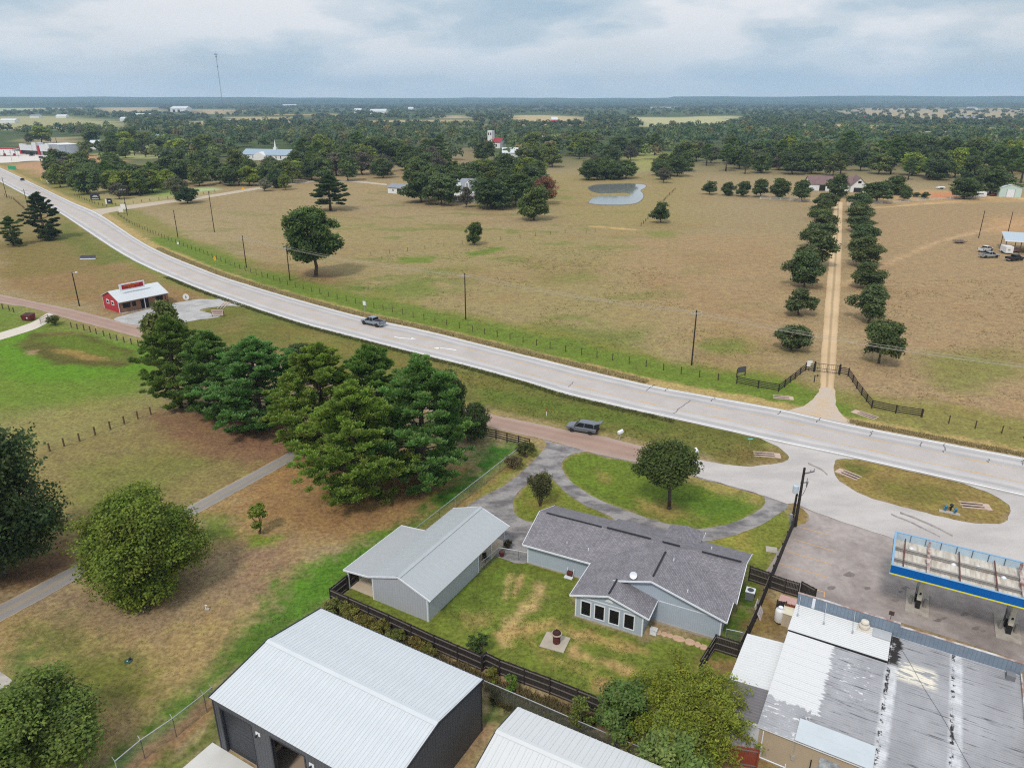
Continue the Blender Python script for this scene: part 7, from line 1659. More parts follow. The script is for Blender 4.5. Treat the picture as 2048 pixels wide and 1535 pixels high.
for z, a, b in ((tp2 - .9, -.6, 1.2), (tp2 - 1.5, -1.2, .5), (tp2 - 1.4, .7, 1.6), (tp2 - 2.5, -1.6, 1.7)): m.box(a, b, -.04, -.02, z - .22, z)
m.build('lettering', SW, fc)
o, fc, tp2 = sign('billboard', 'small dark signboard with a white side panel', 220, 409, 397, 2.4, 2.4, SDK, 2, post_mat=POSTM, post_w=.15); m = MB(); m.box(-2.0, -1.22, -.03, .03, tp2 - 2.6, tp2 - .2); m.build('side_panel', SW, fc); m = MB(); m.box(-.5, .5, -.04, -.02, tp2 - 1.3, tp2 - .9); m.build('lettering', SW, fc)
sign('yard_sign', 'white signboard behind the pole at the side road mouth', 248, 420, 408, 2.6, 1.8, SW, 2, post_mat=POSTM, post_w=.12); sign('yard_sign', 'low white signboard before the side road pole', 243, 428, 416, 2.2, 1.7, SW, 2, post_mat=POSTM, post_w=.12)
o, fc, tp2 = sign('shop_roundel', 'round white sign on a post by the shop entrance', 373, 600, 588, .2, .3, SW); m = MB(); m.lathe([(.05, -.03), (.8, -.03), (.8, .03), (.05, .03)], 14, (0, -.05, tp2 - .7), axis='y'); m.build('disc', SW, o); m = MB(); m.box(-.15, .15, -.1, -.07, tp2 - 1.0, tp2 - .4); m.build('mark', flat('sign_teal', S(90, 140, 140)), o)
o, fc, tp2 = sign('shop_board', 'wooden framed notice board by the gravel shop yard', 436, 633, 619, 2.6, 1.4, flat('board_pinkish', S(196, 178, 172)), 2, post_mat=POSTM, post_w=.18); m = MB(); m.box(-1.1, 1.1, -.04, -.02, tp2 - .5, tp2 - .3); m.box(-.9, .9, -.04, -.02, tp2 - .95, tp2 - .8); m.build('lettering', flat('board_text', S(140, 96, 96)), fc)
sign('ranch_sign', 'dark grey signboard on two posts west of the lane gate', 1482, 753, 733, 1.9, 1.1, flat('slate_board', S(86, 84, 92)), 2, post_mat=BRD, post_w=.12, ang=R(25)); sign('gate_sign', 'white sign at the west end of the lane gate', 1617, 742, 721, .95, 1.1, SW, post_mat=BRD)
o, fc, tp2 = sign('street_sign', 'green street name sign by the forecourt mouth', 1498, 895, 875, 1.0, .28, SGR); m = MB(); m.box(-.34, .34, -.03, -.02, tp2 - .2, tp2 - .1); m.build('lettering', SW, fc)
sign('town_sign', 'green highway sign up the road by the far lot', 25, 340, 332, 7, 2.2, flat('highway_green', S(40, 150, 110)), 2, ang=R(-15), post_w=.2)
o = thing('marker_post', 'thin orange and white pipeline marker in the grass strip', 'marker post', at(1093, 831)); m = MB(); m.tube((0, 0, 0), (0, 0, .75), .07, .07, 7); m.build('lower_post', SW, o); m = MB(); m.tube((0, 0, .75), (0, 0, 1.25), .065, .05, 7); m.build('upper_post', flat('marker_orange', S(150, 80, 44)), o)
def mailbox(px, pb, label, s=1.0, ang=0.0):
    o = thing('mailbox', label, 'mailbox', at(px, pb), ang); m = MB(); m.box(-.06, .06, -.06, .06, 0, 1.05 * s); m.bar((0, 0, .7 * s), (.25, 0, 1.0 * s), .05); m.build('post', pmat('pale_post', S(170, 178, 176), .8, .15, 3.), o)
    m = MB(); n = 10; vs = []
    for x in (-.38, .38): vs += [(x, -.2, 0), (x, .2, 0)] + [(x, .2 * math.cos(math.pi * i / n), .22 + .2 * math.sin(math.pi * i / n)) for i in range(n + 1)]
    k = n + 3; m.add(vs, [tuple(range(k))[::-1], tuple(range(k, 2 * k))] + [(i, (i + 1) % k, k + (i + 1) % k, k + i) for i in range(k)]); b = m.build('box', TRIM_W, o, loc=(.1, 0, 1.02 * s)); b.scale = (s, s, s); b.rotation_euler = (0, R(-14), 0)
    m = MB(); m.box(.2, .24, .2, .23, .1, .4); m.build('flag', LAMPR, b)
mailbox(1239, 880, 'white mailbox on a thin post in the grass behind the suv', 1.12, R(28)); mailbox(1392, 914, 'greyish mailbox in the grass strip behind the dark yard oak', .9, R(100))
def culvert(pxs, label):
    P = [v2(p) for p in pts(pxs)]; a, b = P; d = b - a; L = d.length; o = thing('culvert_end', label, 'culvert end', a, math.atan2(d.y, d.x)); CC = pmat('pinkish_concrete', S(190, 168, 154), .9, .15, 1.5)
    m = MB(); m.box(0, L * .22, -.75, .75, -.05, .09); m.build('slab', CC, o)
    for y in (-.65, .0, .65):
        m = MB(); m.add([(L * .2, y - .1, -.03), (L, y - .1, -.03), (L, y + .1, -.03), (L * .2, y + .1, -.03), (L * .2, y - .1, .16), (L, y - .1, .06), (L, y + .1, .06), (L * .2, y + .1, .16)], [(4, 5, 6, 7), (0, 1, 5, 4), (1, 2, 6, 5), (2, 3, 7, 6), (3, 0, 4, 7)]); m.build('curb', CC, o)
    for y in (-.33, .33):
        m = MB(); m.box(L * .24, L * .92, y - .2, y + .2, -.02, .012); m.build('grate', BLACK, o)
culvert(((1561, 912), (1507, 907)), 'concrete culvert end at the tip of the grass strip'); culvert(((1587, 797), (1546, 793)), 'concrete culvert end left of the lane apron'); culvert(((1706, 822), (1754, 837)), 'concrete culvert end right of the lane apron with weeds')
culvert(((1674, 940), (1719, 957)), 'concrete culvert end at the west tip of the grass oval'); culvert(((1981, 1015), (1920, 1008)), 'concrete culvert end at the east side of the grass oval'); culvert(((456, 604), (440, 617)), 'pinkish concrete culvert end by the shop entrance')
for i, (px, py, h, mat, lab) in enumerate(((1890, 1022, .95, flat('meter_blue', S(40, 120, 160)), 'blue gas riser, left one of two on the grass oval'), (1901, 1020, 1.0, BLACK, 'black gas meter between two blue risers on the grass oval'), (1909.5, 1027, .8, flat('meter_blue', S(40, 120, 160)), 'shorter blue gas riser, right one on the grass oval'))):
    o = thing('gas_riser', lab, 'gas riser', at(px, py), R(20)); m = MB(); m.tube((0, 0, 0), (0, 0, h * .7), .09, .09, 8); m.build('pipe', mat, o); m = MB(); m.lathe([(.05, 0), (.2, .04), (.2, .16), (.12, .26), (.04, .32)], 9, (0, 0, h * .62)); m.build('cap', mat, o); m = MB(); m.bar((-.3, 0, h * .45), (.3, 0, h * .45), .09, .12); m.build('side_pipe', mat, o)
o = thing('meter_pad', 'pale slab under the blue gas risers', 'slab', (*at(1899, 1025), 0), R(-28)); m = MB(); m.box(-1.1, 1.1, -.3, .3, -.05, .08); m.build('slab', CONC, o)
o = thing('dumpster', 'dark red dumpster on the lawn by the pale drive', 'dumpster', at(58, 640), R(-10)); RD = pmat('dumpster_red', S(104, 34, 42), .6, .15, 2.); m = MB(); m.add([(-1.1, -.7, .15), (1.1, -.7, .15), (1.1, .7, .15), (-1.1, .7, .15), (-1.2, -.85, 1.15), (1.2, -.85, 1.15), (1.2, .8, 1.45), (-1.2, .8, 1.45)], [(3, 2, 1, 0), (0, 1, 5, 4), (1, 2, 6, 5), (2, 3, 7, 6), (3, 0, 4, 7), (4, 5, 6, 7)]); m.build('bin', RD, o)
for s in (-.6, .6):
    m = MB(); m.bar((s, -.87, 1.19), (s, .82, 1.5), 1.12, .05); m.build('lid', flat('lid_dark', S(70, 24, 30)), o)
m = MB(); m.box(.2, .55, -.84, -.8, .6, .9); m.build('sticker', SW, o)
for p, q, lab in (((82, 648), (97, 640), 'white gate leaf standing open beside the lawn drive'),):
    wire_fence(lab, [p, q], 1.3, .16, pmat('pale_gate', S(176, 168, 160), .8, .1, 2.), 3, .05, 'drive_gate', 'gate')
o = thing('panel_board', 'low dark panel on white feet in the field by the highway', 'panel', at(177, 518), R(5)); m = MB(); m.bar((0, -.4, .35), (0, .35, 1.15), 4.6, .06); m.build('panel', SDK, o)
m = MB(); m.box(-2.3, 2.3, -.5, -.3, 0, .3); m.build('foot', TRIM_W, o)
o = thing('septic_lid', 'round green tank lid with black cap on the lawn', 'tank lid', at(257, 1322), R(30)); m = MB(); m.lathe([(.02, -.02), (.33, -.02), (.33, .07), (.28, .1), (.02, .1)], 16); m.build('lid', pmat('lid_green', S(48, 78, 70), .6, .15, 2.), o); m = MB(); m.lathe([(.02, .1), (.12, .1), (.1, .26), (.02, .28)], 10, (.16, .08, 0)); m.build('vent_cap', BLACK, o); m = MB(); m.lathe([(.02, .1), (.06, .1), (.02, .16)], 8, (-.08, -.02, 0)); m.build('knob', SW, o)
o = thing('water_tap', 'pale standpipe tap with a little stone base on the bare lawn', 'tap', at(412, 1218)); m = MB(); m.tube((0, 0, 0), (0, 0, .55), .05, .05, 7); m.bar((0, 0, .52), (.2, -.05, .48), .06); m.build('pipe', SW, o); m = MB(); m.box(-.05, .35, -.2, .1, 0, .12); m.build('base', CONC, o)
# garden of the blue-grey house
o = thing('garden_slab', 'square concrete slab under the rusty fire pit', 'slab', at(1110, 1284), R(-22)); m = MB(); m.box(-1.15, 1.15, -1.05, 1.05, -.05, .07); m.build('slab', pmat('worn_slab', S(176, 166, 152), .9, .12, 1.5), o)
o = thing('fire_pit', 'rusty barrel fire pit with a pale ring and domed lid', 'fire pit', (*at(1113, 1285), .07)); RU = pmat('rusty_barrel', S(92, 46, 40), .85, .3, 4.); m = MB(); m.lathe([(.3, 0), (.34, .02), (.34, .6), (.36, .62), (.34, .64), (.34, .95), (.36, .97)], 16); m.build('barrel', RU, o); m = MB(); m.lathe([(.36, .93), (.5, .95), (.5, 1.03), (.36, 1.05)], 18); m.build('ring', pmat('pale_ring', S(170, 150, 136), .8, .15, 3.), o); m = MB(); m.lathe([(.4, 1.04), (.36, 1.16), (.2, 1.28), (.06, 1.32), (.05, 1.5), (.02, 1.5)], 16); m.build('lid', pmat('dark_rust', S(62, 36, 34), .85, .3, 4.), o)
o = thing('air_conditioner', 'square air conditioner unit with white fan top beside the house', 'air conditioner', at(1499, 1196), HA_); m = MB(); m.box(-.42, .42, -.42, .42, .05, .95); m.build('cabinet', groovemat('ac_louvre', S(120, 126, 130), .08, .3, .5, .6), o); m = MB(); m.box(-.45, .45, -.45, .45, .95, 1.02); tp3 = m.build('top', TRIM_W, o); m = MB(); m.lathe([(.02, 1.025), (.3, 1.025), (.32, 1.04), (.02, 1.045)], 16); m.build('fan_grille', flat('fan_dark', S(70, 74, 78)), tp3)
o = thing('cover_slab', 'pale square slab on the grass beside the leaning fence', 'slab', at(1543, 1099), R(-15)); m = MB(); m.box(-.6, .6, -.55, .55, 0, .06); m.build('slab', CONC, o)
o = thing('propane_tank', 'upright white propane tank by the trash enclosure', 'propane tank', at(1557, 1244)); m = MB(); m.lathe([(.1, .12), (.38, .16), (.45, .3), (.45, 1.35), (.4, 1.52), (.2, 1.62), (.19, 1.72), (.03, 1.72)], 16); m.build('tank', flat('tank_white', S(232, 232, 232), .35), o, True); m = MB(); m.lathe([(.3, 0), (.32, .16)], 12); m.build('foot_ring', BLACK, o); m = MB(); m.lathe([(.2, 1.58), (.22, 1.78), (.18, 1.8)], 12); m.build('valve_collar', TRIM_W, o)
o = thing('storage_box', 'beige upright storage box beside the propane tank', 'cabinet', at(1576, 1247), STA); m = MB(); m.box(-.55, .55, -.55, .6, 0, 1.45); m.build('cabinet', pmat('beige_box', S(192, 178, 156), .8, .12, 1.5), o); m = MB(); m.slab([(-.62, -.62, 1.47), (.62, -.62, 1.47), (.62, .66, 1.62), (-.62, .66, 1.62)], .06); m.build('lid', pmat('beige_lid', S(212, 204, 182), .7, .08, 1.5), o)
o = thing('pallet_sign', 'white lettered board leaning on the dark fence', 'board', at(1523, 1232), R(62)); m = MB(); m.bar((0, .0, .02), (0, .65, 1.35), 1.5, .05); b = m.build('board', pmat('dirty_white_board', S(206, 196, 194), .8, .12, 3.), o); m = MB()
for k in range(4): m.bar((-.5, .1 + .13 * k - .03, .3 + .25 * k), (.5, .1 + .13 * k - .03, .3 + .25 * k), .05, .02)
m.build('lettering', flat('grey_text', S(150, 146, 150)), b)
o = thing('trash_bin', 'pinkish topped bin inside the trash enclosure', 'bin', at(1574, 1222), STA); m = MB(); m.box(-.8, .8, -.5, .5, 0, 1.2); m.build('bin', RUST_M, o); m = MB(); m.slab([(-.85, -.55, 1.2), (.85, -.55, 1.2), (.85, .55, 1.34), (-.85, .55, 1.34)], .05); m.build('lid', pmat('pink_lid', S(186, 150, 144), .7, .12, 2.), o)
SN = [(1316, 1264, .34, .34), (1328, 1268, .33, .34), (1340, 1271, .3, .32), (1357, 1277, .62, .46), (1380, 1284, .55, .46), (1395, 1289, .3, .4), (1407, 1294, .36, .4)]
for i, (px, py, a, b) in enumerate(SN):
    o = thing('stepping_stone', ('largest sandstone slab in the row behind the house', 'first sandstone slab next to the white box', 'second sandstone slab from the white box', 'third sandstone slab from the white box', 'fifth sandstone slab, after the largest one', 'sixth sandstone slab, last but one before the dark fence', 'last sandstone slab touching the dark fence')[(1, 2, 3, 0, 4, 5, 6)[i]], 'stepping stone', at(px, py), HA_ + rnd.uniform(-.1, .1), 'stepping stones behind the house')
    n = 9; m = MB(); m.prism([(a * math.cos(6.283 * k / n) * rnd.uniform(.82, 1.1), b * math.sin(6.283 * k / n) * rnd.uniform(.82, 1.1)) for k in range(n)], -.03, .04 + .006 * i); m.build('slab', pmat('sandstone', S(196, 164, 138), .9, .15, 2.), o)
o = thing('white_crate', 'white box beside the sunroom corner', 'crate', at(1307, 1266), HA_); m = MB(); m.box(-.3, .3, -.25, .25, 0, .5); m.build('box', TRIM_W, o); m = MB(); m.box(-.33, .33, -.28, .28, .5, .54); m.build('lid', flat('crate_lid', S(206, 204, 206)), o)
o = thing('hose_reel', 'red and white hose cart against the blue garage wing', 'hose cart', at(1140, 1152), HA_); m = MB(); m.tube((-.3, 0, .4), (.3, 0, .4), .26, .26, 12); m.build('reel', RU, o); m = MB(); m.bar((-.34, -.1, 0), (-.34, .25, 1.1), .05); m.bar((.34, -.1, 0), (.34, .25, 1.1), .05); m.bar((-.34, .25, 1.1), (.34, .25, 1.1), .05); m.box(-.5, .4, -.5, -.1, 0, .1); m.build('frame', TRIM_W, o)
o = thing('garden_chair', 'dark metal chair under the shed carport', 'chair', at(972, 1122), R(40)); m = MB()
for p, q in (((-.25, -.25, 0), (-.25, -.25, .45)), ((.25, -.25, 0), (.25, -.25, .45)), ((-.25, .25, 0), (-.25, .3, .95)), ((.25, .25, 0), (.25, .3, .95))): m.bar(p, q, .04)
m.build('frame', BLACK, o); m = MB(); m.box(-.27, .27, -.27, .27, .43, .48); m.build('seat', BLACK, o); m = MB(); m.box(-.25, .25, .27, .31, .5, .95); m.build('backrest', BLACK, o)
o = thing('plant_pot', 'dark red plant pot at the low chain link gate', 'plant pot', at(1004, 1112)); m = MB(); m.lathe([(.22, 0), (.3, .35), (.34, .62), (.3, .64)], 12); m.build('pot', pmat('dark_red_pot', S(84, 40, 46), .7, .2, 3.), o); m = MB(); m.lathe([(.02, .62), (.3, .6)], 12); m.build('soil', BLACK, o)
o = thing('gate_keypad', 'dark keypad post beside the lane apron', 'keypad', at(1628, 764)); m = MB(); m.box(-.06, .06, -.06, .06, 0, 1.3); m.bar((0, 0, 1.3), (.35, -.1, 1.3), .07); m.build('post', BLACK, o); m = MB(); m.box(.28, .5, -.2, -.05, 1.15, 1.45); m.build('keypad', SDK, o)
o = thing('stone_post', 'lone grey post by the shop gravel yard', 'post', at(286, 650)); m = MB(); m.box(-.12, .12, -.12, .12, 0, 1.2); m.build('shaft', POSTM, o); m = MB(); m.box(-.15, .15, -.15, .15, 1.2, 1.26); m.build('cap', CONC, o)

# ------------------------------------------------------------------ barns, church and other far buildings
def far_house(name, label, cat, a, b, depth, zw, zr, wall, roof, wins=(), doors=(), gable_front=False, ov=.5, chimney=False, hip=0.0):
    """gabled building whose camera-side wall runs between the ground spots a and b of the photograph"""
    A, B = v2(at(*a)), v2(at(*b)); d = B - A; L = d.length; o = thing(name, label, cat, A, math.atan2(d.y, d.x))
    mw = MB(); mr = MB()
    if gable_front:
        mw.add([(0, 0, 0), (L, 0, 0), (L, 0, zw), (L / 2, 0, zr), (0, 0, zw), (0, depth, 0), (L, depth, 0), (L, depth, zw), (L / 2, depth, zr), (0, depth, zw)], [(0, 1, 2, 3, 4), (9, 8, 7, 6, 5), (1, 6, 7, 2), (5, 0, 4, 9)])
        mr.slab([(-ov, -ov, zw - ov * (zr - zw) / (L / 2)), (L / 2, -ov, zr + .1), (L / 2, depth + ov, zr + .1), (-ov, depth + ov, zw - ov * (zr - zw) / (L / 2))], .15); mr.slab([(L / 2, -ov, zr + .1), (L + ov, -ov, zw - ov * (zr - zw) / (L / 2)), (L + ov, depth + ov, zw - ov * (zr - zw) / (L / 2)), (L / 2, depth + ov, zr + .1)], .15)
    else:
        mw.add([(0, 0, 0), (L, 0, 0), (L, 0, zw), (0, 0, zw), (0, depth, 0), (L, depth, 0), (L, depth, zw), (0, depth, zw), (0, depth / 2, zr), (L, depth / 2, zr)], [(0, 1, 2, 3), (7, 6, 5, 4), (4, 0, 3, 8, 7), (1, 5, 6, 9, 2)])
        k = (zr - zw) / (depth / 2); z0 = zw - ov * k
        mr.slab([(-ov, -ov, z0 + .1), (L + ov, -ov, z0 + .1), (L + ov - hip, depth / 2, zr + .1), (-ov + hip, depth / 2, zr + .1)], .15); mr.slab([(-ov + hip, depth / 2, zr + .1), (L + ov - hip, depth / 2, zr + .1), (L + ov, depth + ov, z0 + .1), (-ov, depth + ov, z0 + .1)], .15)
        if hip: mr.slab([(-ov, -ov, z0 + .1), (-ov + hip, depth / 2, zr + .1), (-ov, depth + ov, z0 + .1)], .15); mr.slab([(L + ov, -ov, z0 + .1), (L + ov, depth + ov, z0 + .1), (L + ov - hip, depth / 2, zr + .1)], .15)
    mw.build('wall', wall, o); rf = mr.build('roof', roof, o)
    for (x0, x1, z0, z1) in wins:
        m = MB(); m.box(x0 * L, x1 * L, -.06, .02, z0, z1); m.build('window', GLASS, o)
    for (x0, x1, z1) in doors:
        m = MB(); m.box(x0 * L, x1 * L, -.06, .02, 0.02, z1); m.build('door', BLACK, o)  # flat black sheet; in open doorways and bays it paints the shaded inside
    if chimney: m = MB(); m.box(L * .3, L * .3 + 1, depth / 2 - .5, depth / 2 + .5, zr - .5, zr + 1.4); m.build('chimney', flat('chimney_brick', S(130, 90, 80)), rf)
    return o, L
FW = flat('far_white_wall', S(226, 226, 226), .8); MAROON = pmat('maroon_brown_roof', S(122, 98, 98), .8, .1, .5); GREYR = pmat('far_grey_roof', S(138, 142, 150), .8, .1, .5); PALER = pmat('far_pale_roof', S(206, 212, 216), .6, .06, .5); REDR = flat('far_red_roof', S(150, 48, 56), .7); GREENW = pmat('pale_green_wall', S(190, 212, 206), .7, .05, 1.)
b1, L1 = far_house('white_barn', 'long low white barn with maroon brown roof beyond the sandy lane', 'barn', (1617, 381), (1704, 383), 14, 3.6, 7.2, FW, MAROON, wins=[(.42, .46, 1.2, 2.4)], doors=[(.24, .38, 3.0)])
m = MB(); m.box(.03 * L1, .17 * L1, -.06, .02, .05, 2.6); m.build('garage_door', TRIM_W, b1)
far_house('barn_wing', 'white gable fronted wing at the east end of the long barn', 'barn', (1700, 384), (1733, 385), 16, 3.6, 7.6, FW, MAROON, wins=[(.4, .6, 4.6, 5.8)], doors=[(.2, .75, 2.3)], gable_front=True)
far_house('green_shed', 'pale green metal shed with white roll door and gable roof', 'shed', (1997, 393.5), (2041, 394.5), 9, 4.6, 6.2, GREENW, PALER, gable_front=True, ov=.3); o = bpy.data.objects['green_shed']; LL = (v2(at(2041, 394.5)) - v2(at(1997, 393.5))).length
m = MB(); m.box(.34 * LL, .68 * LL, -.07, .02, .02, 3.6); m.build('roll_door', TRIM_W, o)
m = MB(); m.box(.32 * LL, .34 * LL, -.08, .02, 0, 3.8); m.box(.68 * LL, .70 * LL, -.08, .02, 0, 3.8); m.build('door_trim', GREYR, o)
# open pole barn at the right edge
pa, pb_ = v2(at(2008, 505)), v2(at(2100, 512)); o = thing('pole_barn', 'open sided pole barn with pale grey roof at the picture edge', 'barn', pa, math.atan2((pb_ - pa).y, (pb_ - pa).x)); Lp = (pb_ - pa).length
for x in (0, Lp * .33, Lp * .66, Lp):
    for y in (0, 12): m = MB(); m.box(x - .1, x + .1, y - .1, y + .1, 0, 4.0 + (.6 if y else 0)); m.build('post', POSTM, o)
m = MB(); m.slab([(-.6, -.8, 4.1), (Lp + 1, -.8, 4.1), (Lp + 1, 13, 4.9), (-.6, 13, 4.9)], .1); rf = m.build('roof', pmat('pole_barn_roof', S(176, 190, 202), .5, .06, .8), o); m = MB(); m.box(-.6, Lp + 1, -.86, -.8, 3.75, 4.15); m.build('fascia', TRIM_W, rf)
for k, (x, c) in enumerate(((4.5, (150, 120, 120)), (9, (120, 120, 124)))):
    q = pa + (pb_ - pa).normalized() * x + Vector((0, 3.5, 0)); t_ = thing('farm_trailer', ('pinkish', 'grey')[k] + ' farm trailer parked under the pole barn', 'trailer', q, R(90)); m = MB(); m.box(-1.5, 1.5, -.9, .9, .5, 1.3); m.build('bed', flat('trailer_%d' % k, S(*c)), t_); wheel(t_, -.4, .85, .35); wheel(t_, -.4, -.85, .35)
def cargo_trailer(label, px, py, ang, L, W, H, col):
    o = thing('cargo_trailer', label, 'trailer', at(px, py), ang); m = MB(); body_loft(m, [(-L / 2, .45, H - .2, H, W / 2, W / 2, W / 2 - .1), (L / 2 - .4, .45, H - .2, H, W / 2, W / 2, W / 2 - .1), (L / 2, .6, H - .4, H - .2, W / 2 - .15, W / 2 - .15, W / 2 - .3)]); m.build('body', col, o)
    for s in (-1, 1): wheel(o, -.4, s * (W / 2 - .1), .36); wheel(o, .45, s * (W / 2 - .1), .36)
    m = MB(); m.bar((L / 2, 0, .5), (L / 2 + 1.1, 0, .5), .12); m.build('hitch', BLACK, o); m = MB(); m.box(-L / 2 - .02, -L / 2, -.2, .5, 1.2, 1.7); m.build('logo', flat('logo_grey', S(150, 156, 170)), o)
    m = MB(); m.box(-L * .3, L * .3, -W / 2 - .02, -W / 2, H * .6, H * .75); m.build('side_window', SDK, o)
cargo_trailer('white cargo trailer with its back doors facing us by the pole barn', 2011, 506, R(80), 4.5, 2.2, 2.5, FW)
cargo_trailer('long white horse trailer behind the shade tree near the green shed', 1953, 395, R(0), 8.5, 2.4, 2.8, FW)
cargo_trailer('small white camper at the red dirt patch', 1914, 384, R(10), 5, 2.3, 2.5, FW); cargo_trailer('little white boat trailer beside the camper in the yard', 1881, 378, R(5), 4.5, 2.0, 1.3, FW)
o = thing('flat_trailer', 'flat low trailer with side boards alone on the dry field', 'trailer', at(1919, 486), R(5)); m = MB(); m.box(-1.9, 1.9, -1.1, 1.1, .5, .62); m.build('bed', POSTM, o); m = MB()
for x in (-1.9, -.95, 0, .95, 1.9):
    for y in (-1.1, 1.1): m.box(x - .05, x + .05, y - .05, y + .05, .6, 1.2)
m.box(-1.9, 1.9, 1.06, 1.12, .9, 1.15); m.box(-1.9, 1.9, -1.12, -1.06, .62, .75); m.build('side_board', pmat('grey_pink_board', S(150, 136, 136), .8, .15, 2.), o); wheel(o, 0, 1.0, .33); wheel(o, 0, -1.0, .33)
suv('small red utility buggy parked at the green shed', at(1988, 392), R(0), car_paint('buggy_red', S(130, 70, 80)), False, 'buggy', 'buggy', .02, True)
# white farmhouse in the grove
fh, Lf = far_house('farmhouse', 'two storey white farmhouse with grey roof and dormer among dark trees', 'house', (907, 403), (952, 405), 12, 6.4, 10.4, FW, GREYR, wins=[(.1, .14, 4.2, 5.8), (.2, .24, 4.2, 5.8), (.12, .16, .8, 2.4), (.22, .26, .8, 2.4), (.62, .66, .8, 2.4), (.8, .84, 4.2, 5.8)], ov=.7, hip=3)
m = MB(); m.box(-.3, Lf + .3, -2.6, -.02, 3.0, 3.25); m.build('porch_roof', TRIM_W, fh)
for x in (0, .25, .5, .75, 1): m = MB(); m.box(x * Lf - .12, x * Lf + .12, -2.5, -2.26, 0, 3.0); m.build('porch_post', TRIM_W, fh)
m = MB(); m.add([(.52 * Lf, .6, 7), (.68 * Lf, .6, 7), (.68 * Lf, .6, 8.6), (.6 * Lf, .6, 9.7), (.52 * Lf, .6, 8.6), (.52 * Lf, 5, 7), (.68 * Lf, 5, 7), (.68 * Lf, 5, 8.6), (.6 * Lf, 5, 9.7), (.52 * Lf, 5, 8.6)], [(0, 1, 2, 3, 4), (1, 6, 7, 2), (2, 7, 8, 3), (3, 8, 9, 4), (4, 9, 5, 0)]); dm = m.build('dormer', FW, fh); m = MB(); m.box(.58 * Lf, .62 * Lf, .54, .6, 7.4, 8.8); m.build('dormer_window', GLASS, dm)
m = MB(); m.add([(.05 * Lf, -.1, 6.4), (.36 * Lf, -.1, 6.4), (.205 * Lf, -.1, 9.0), (.05 * Lf, 5, 6.4), (.36 * Lf, 5, 6.4), (.205 * Lf, 5, 9.0)], [(0, 1, 2), (1, 4, 5, 2), (3, 0, 2, 5)]); m.build('front_gable', FW, fh)
wsd, Lw = far_house('white_outbuilding', 'small white outbuilding with open bay at the edge of the grove', 'outbuilding', (776, 386), (810, 389), 8, 3.2, 4.8, FW, GREYR, wins=[(.28, .34, 1.2, 2.2)], doors=[(.55, .8, 2.6)])
# church with a thin steeple
ch, Lc = far_house('church', 'white church with blue-grey roof and thin white steeple', 'church', (484, 319), (576, 321), 16, 4.2, 8.0, FW, pmat('church_roof', S(150, 168, 184), .7, .06, .5), wins=[(k / 10 + .04, k / 10 + .06, 1.2, 3.2) for k in range(1, 9)])
m = MB(); m.box(.64 * Lc - 1.3, .64 * Lc + 1.3, 6.7, 9.3, 7.5, 9.4); m.build('steeple_base', FW, ch); m = MB(); m.lathe([(1.0, 9.4), (.05, 15.5)], 8, (.64 * Lc, 8, 0)); m.build('steeple', FW, ch)
m = MB(); m.add([(.3 * Lc, -3, 0), (.55 * Lc, -3, 0), (.55 * Lc, -3, 3.6), (.425 * Lc, -3, 6.4), (.3 * Lc, -3, 3.6), (.3 * Lc, 6, 0), (.55 * Lc, 6, 0), (.55 * Lc, 6, 3.6), (.425 * Lc, 8, 6.4), (.3 * Lc, 6, 3.6)], [(0, 1, 2, 3, 4), (1, 6, 7, 2), (2, 7, 8, 3), (3, 8, 9, 4), (5, 0, 4, 9)]); m.build('front_wing', FW, ch)
# white chapel with square tower and red roof
cq, Lq = far_house('chapel', 'white chapel with square bell tower and red roof beyond the grove', 'chapel', (972, 296), (1000, 297), 12, 6, 10, FW, REDR, wins=[(.1, .16, 1.5, 4), (.3, .36, 1.5, 4), (.7, .78, 1.5, 4)])
m = MB(); m.box(.1 * Lq, .42 * Lq, .5, 5.5, 5, 17); tw2 = m.build('bell_tower', FW, cq)
for x in (.15, .3): m = MB(); m.box(x * Lq, (x + .07) * Lq, .42, .5, 12.5, 15); m.build('belfry_opening', GLASS, tw2)
far_house('red_barn', 'tiny red barn with white roof on the far pale field', 'barn', (1103, 247.5), (1115, 247.5), 20, 8, 13, flat('barn_red', S(200, 40, 70)), PALER)
far_house('long_white_shed', 'low white roofed shed among the far trees beyond the pond', 'shed', (1084, 284), (1112, 284), 14, 4.5, 6.5, pmat('shed_dark', S(80, 84, 84), .8, .1, .5), PALER)
far_house('white_house', 'white house with porch windows behind the town lot field', 'house', (178, 299), (216, 299), 14, 5, 8.5, FW, PALER, wins=[(.35, .42, 1, 3.2), (.6, .67, 1, 3.2), (.8, .87, 1, 3.2)])
far_house('metal_shed', 'pale green roofed metal shed among the far trees', 'shed', (300, 289), (325, 289), 20, 6, 10, pmat('pale_metal', S(190, 206, 204), .7, .06, .5), pmat('pale_green_roof', S(176, 206, 200), .6, .06, .5), gable_front=True)
far_house('far_white_hall', 'long white hall with open bays on the far left horizon fields', 'hall', (341, 224), (373, 224), 60, 14, 22, FW, PALER, doors=[(.15, .3, 9), (.45, .6, 9)])
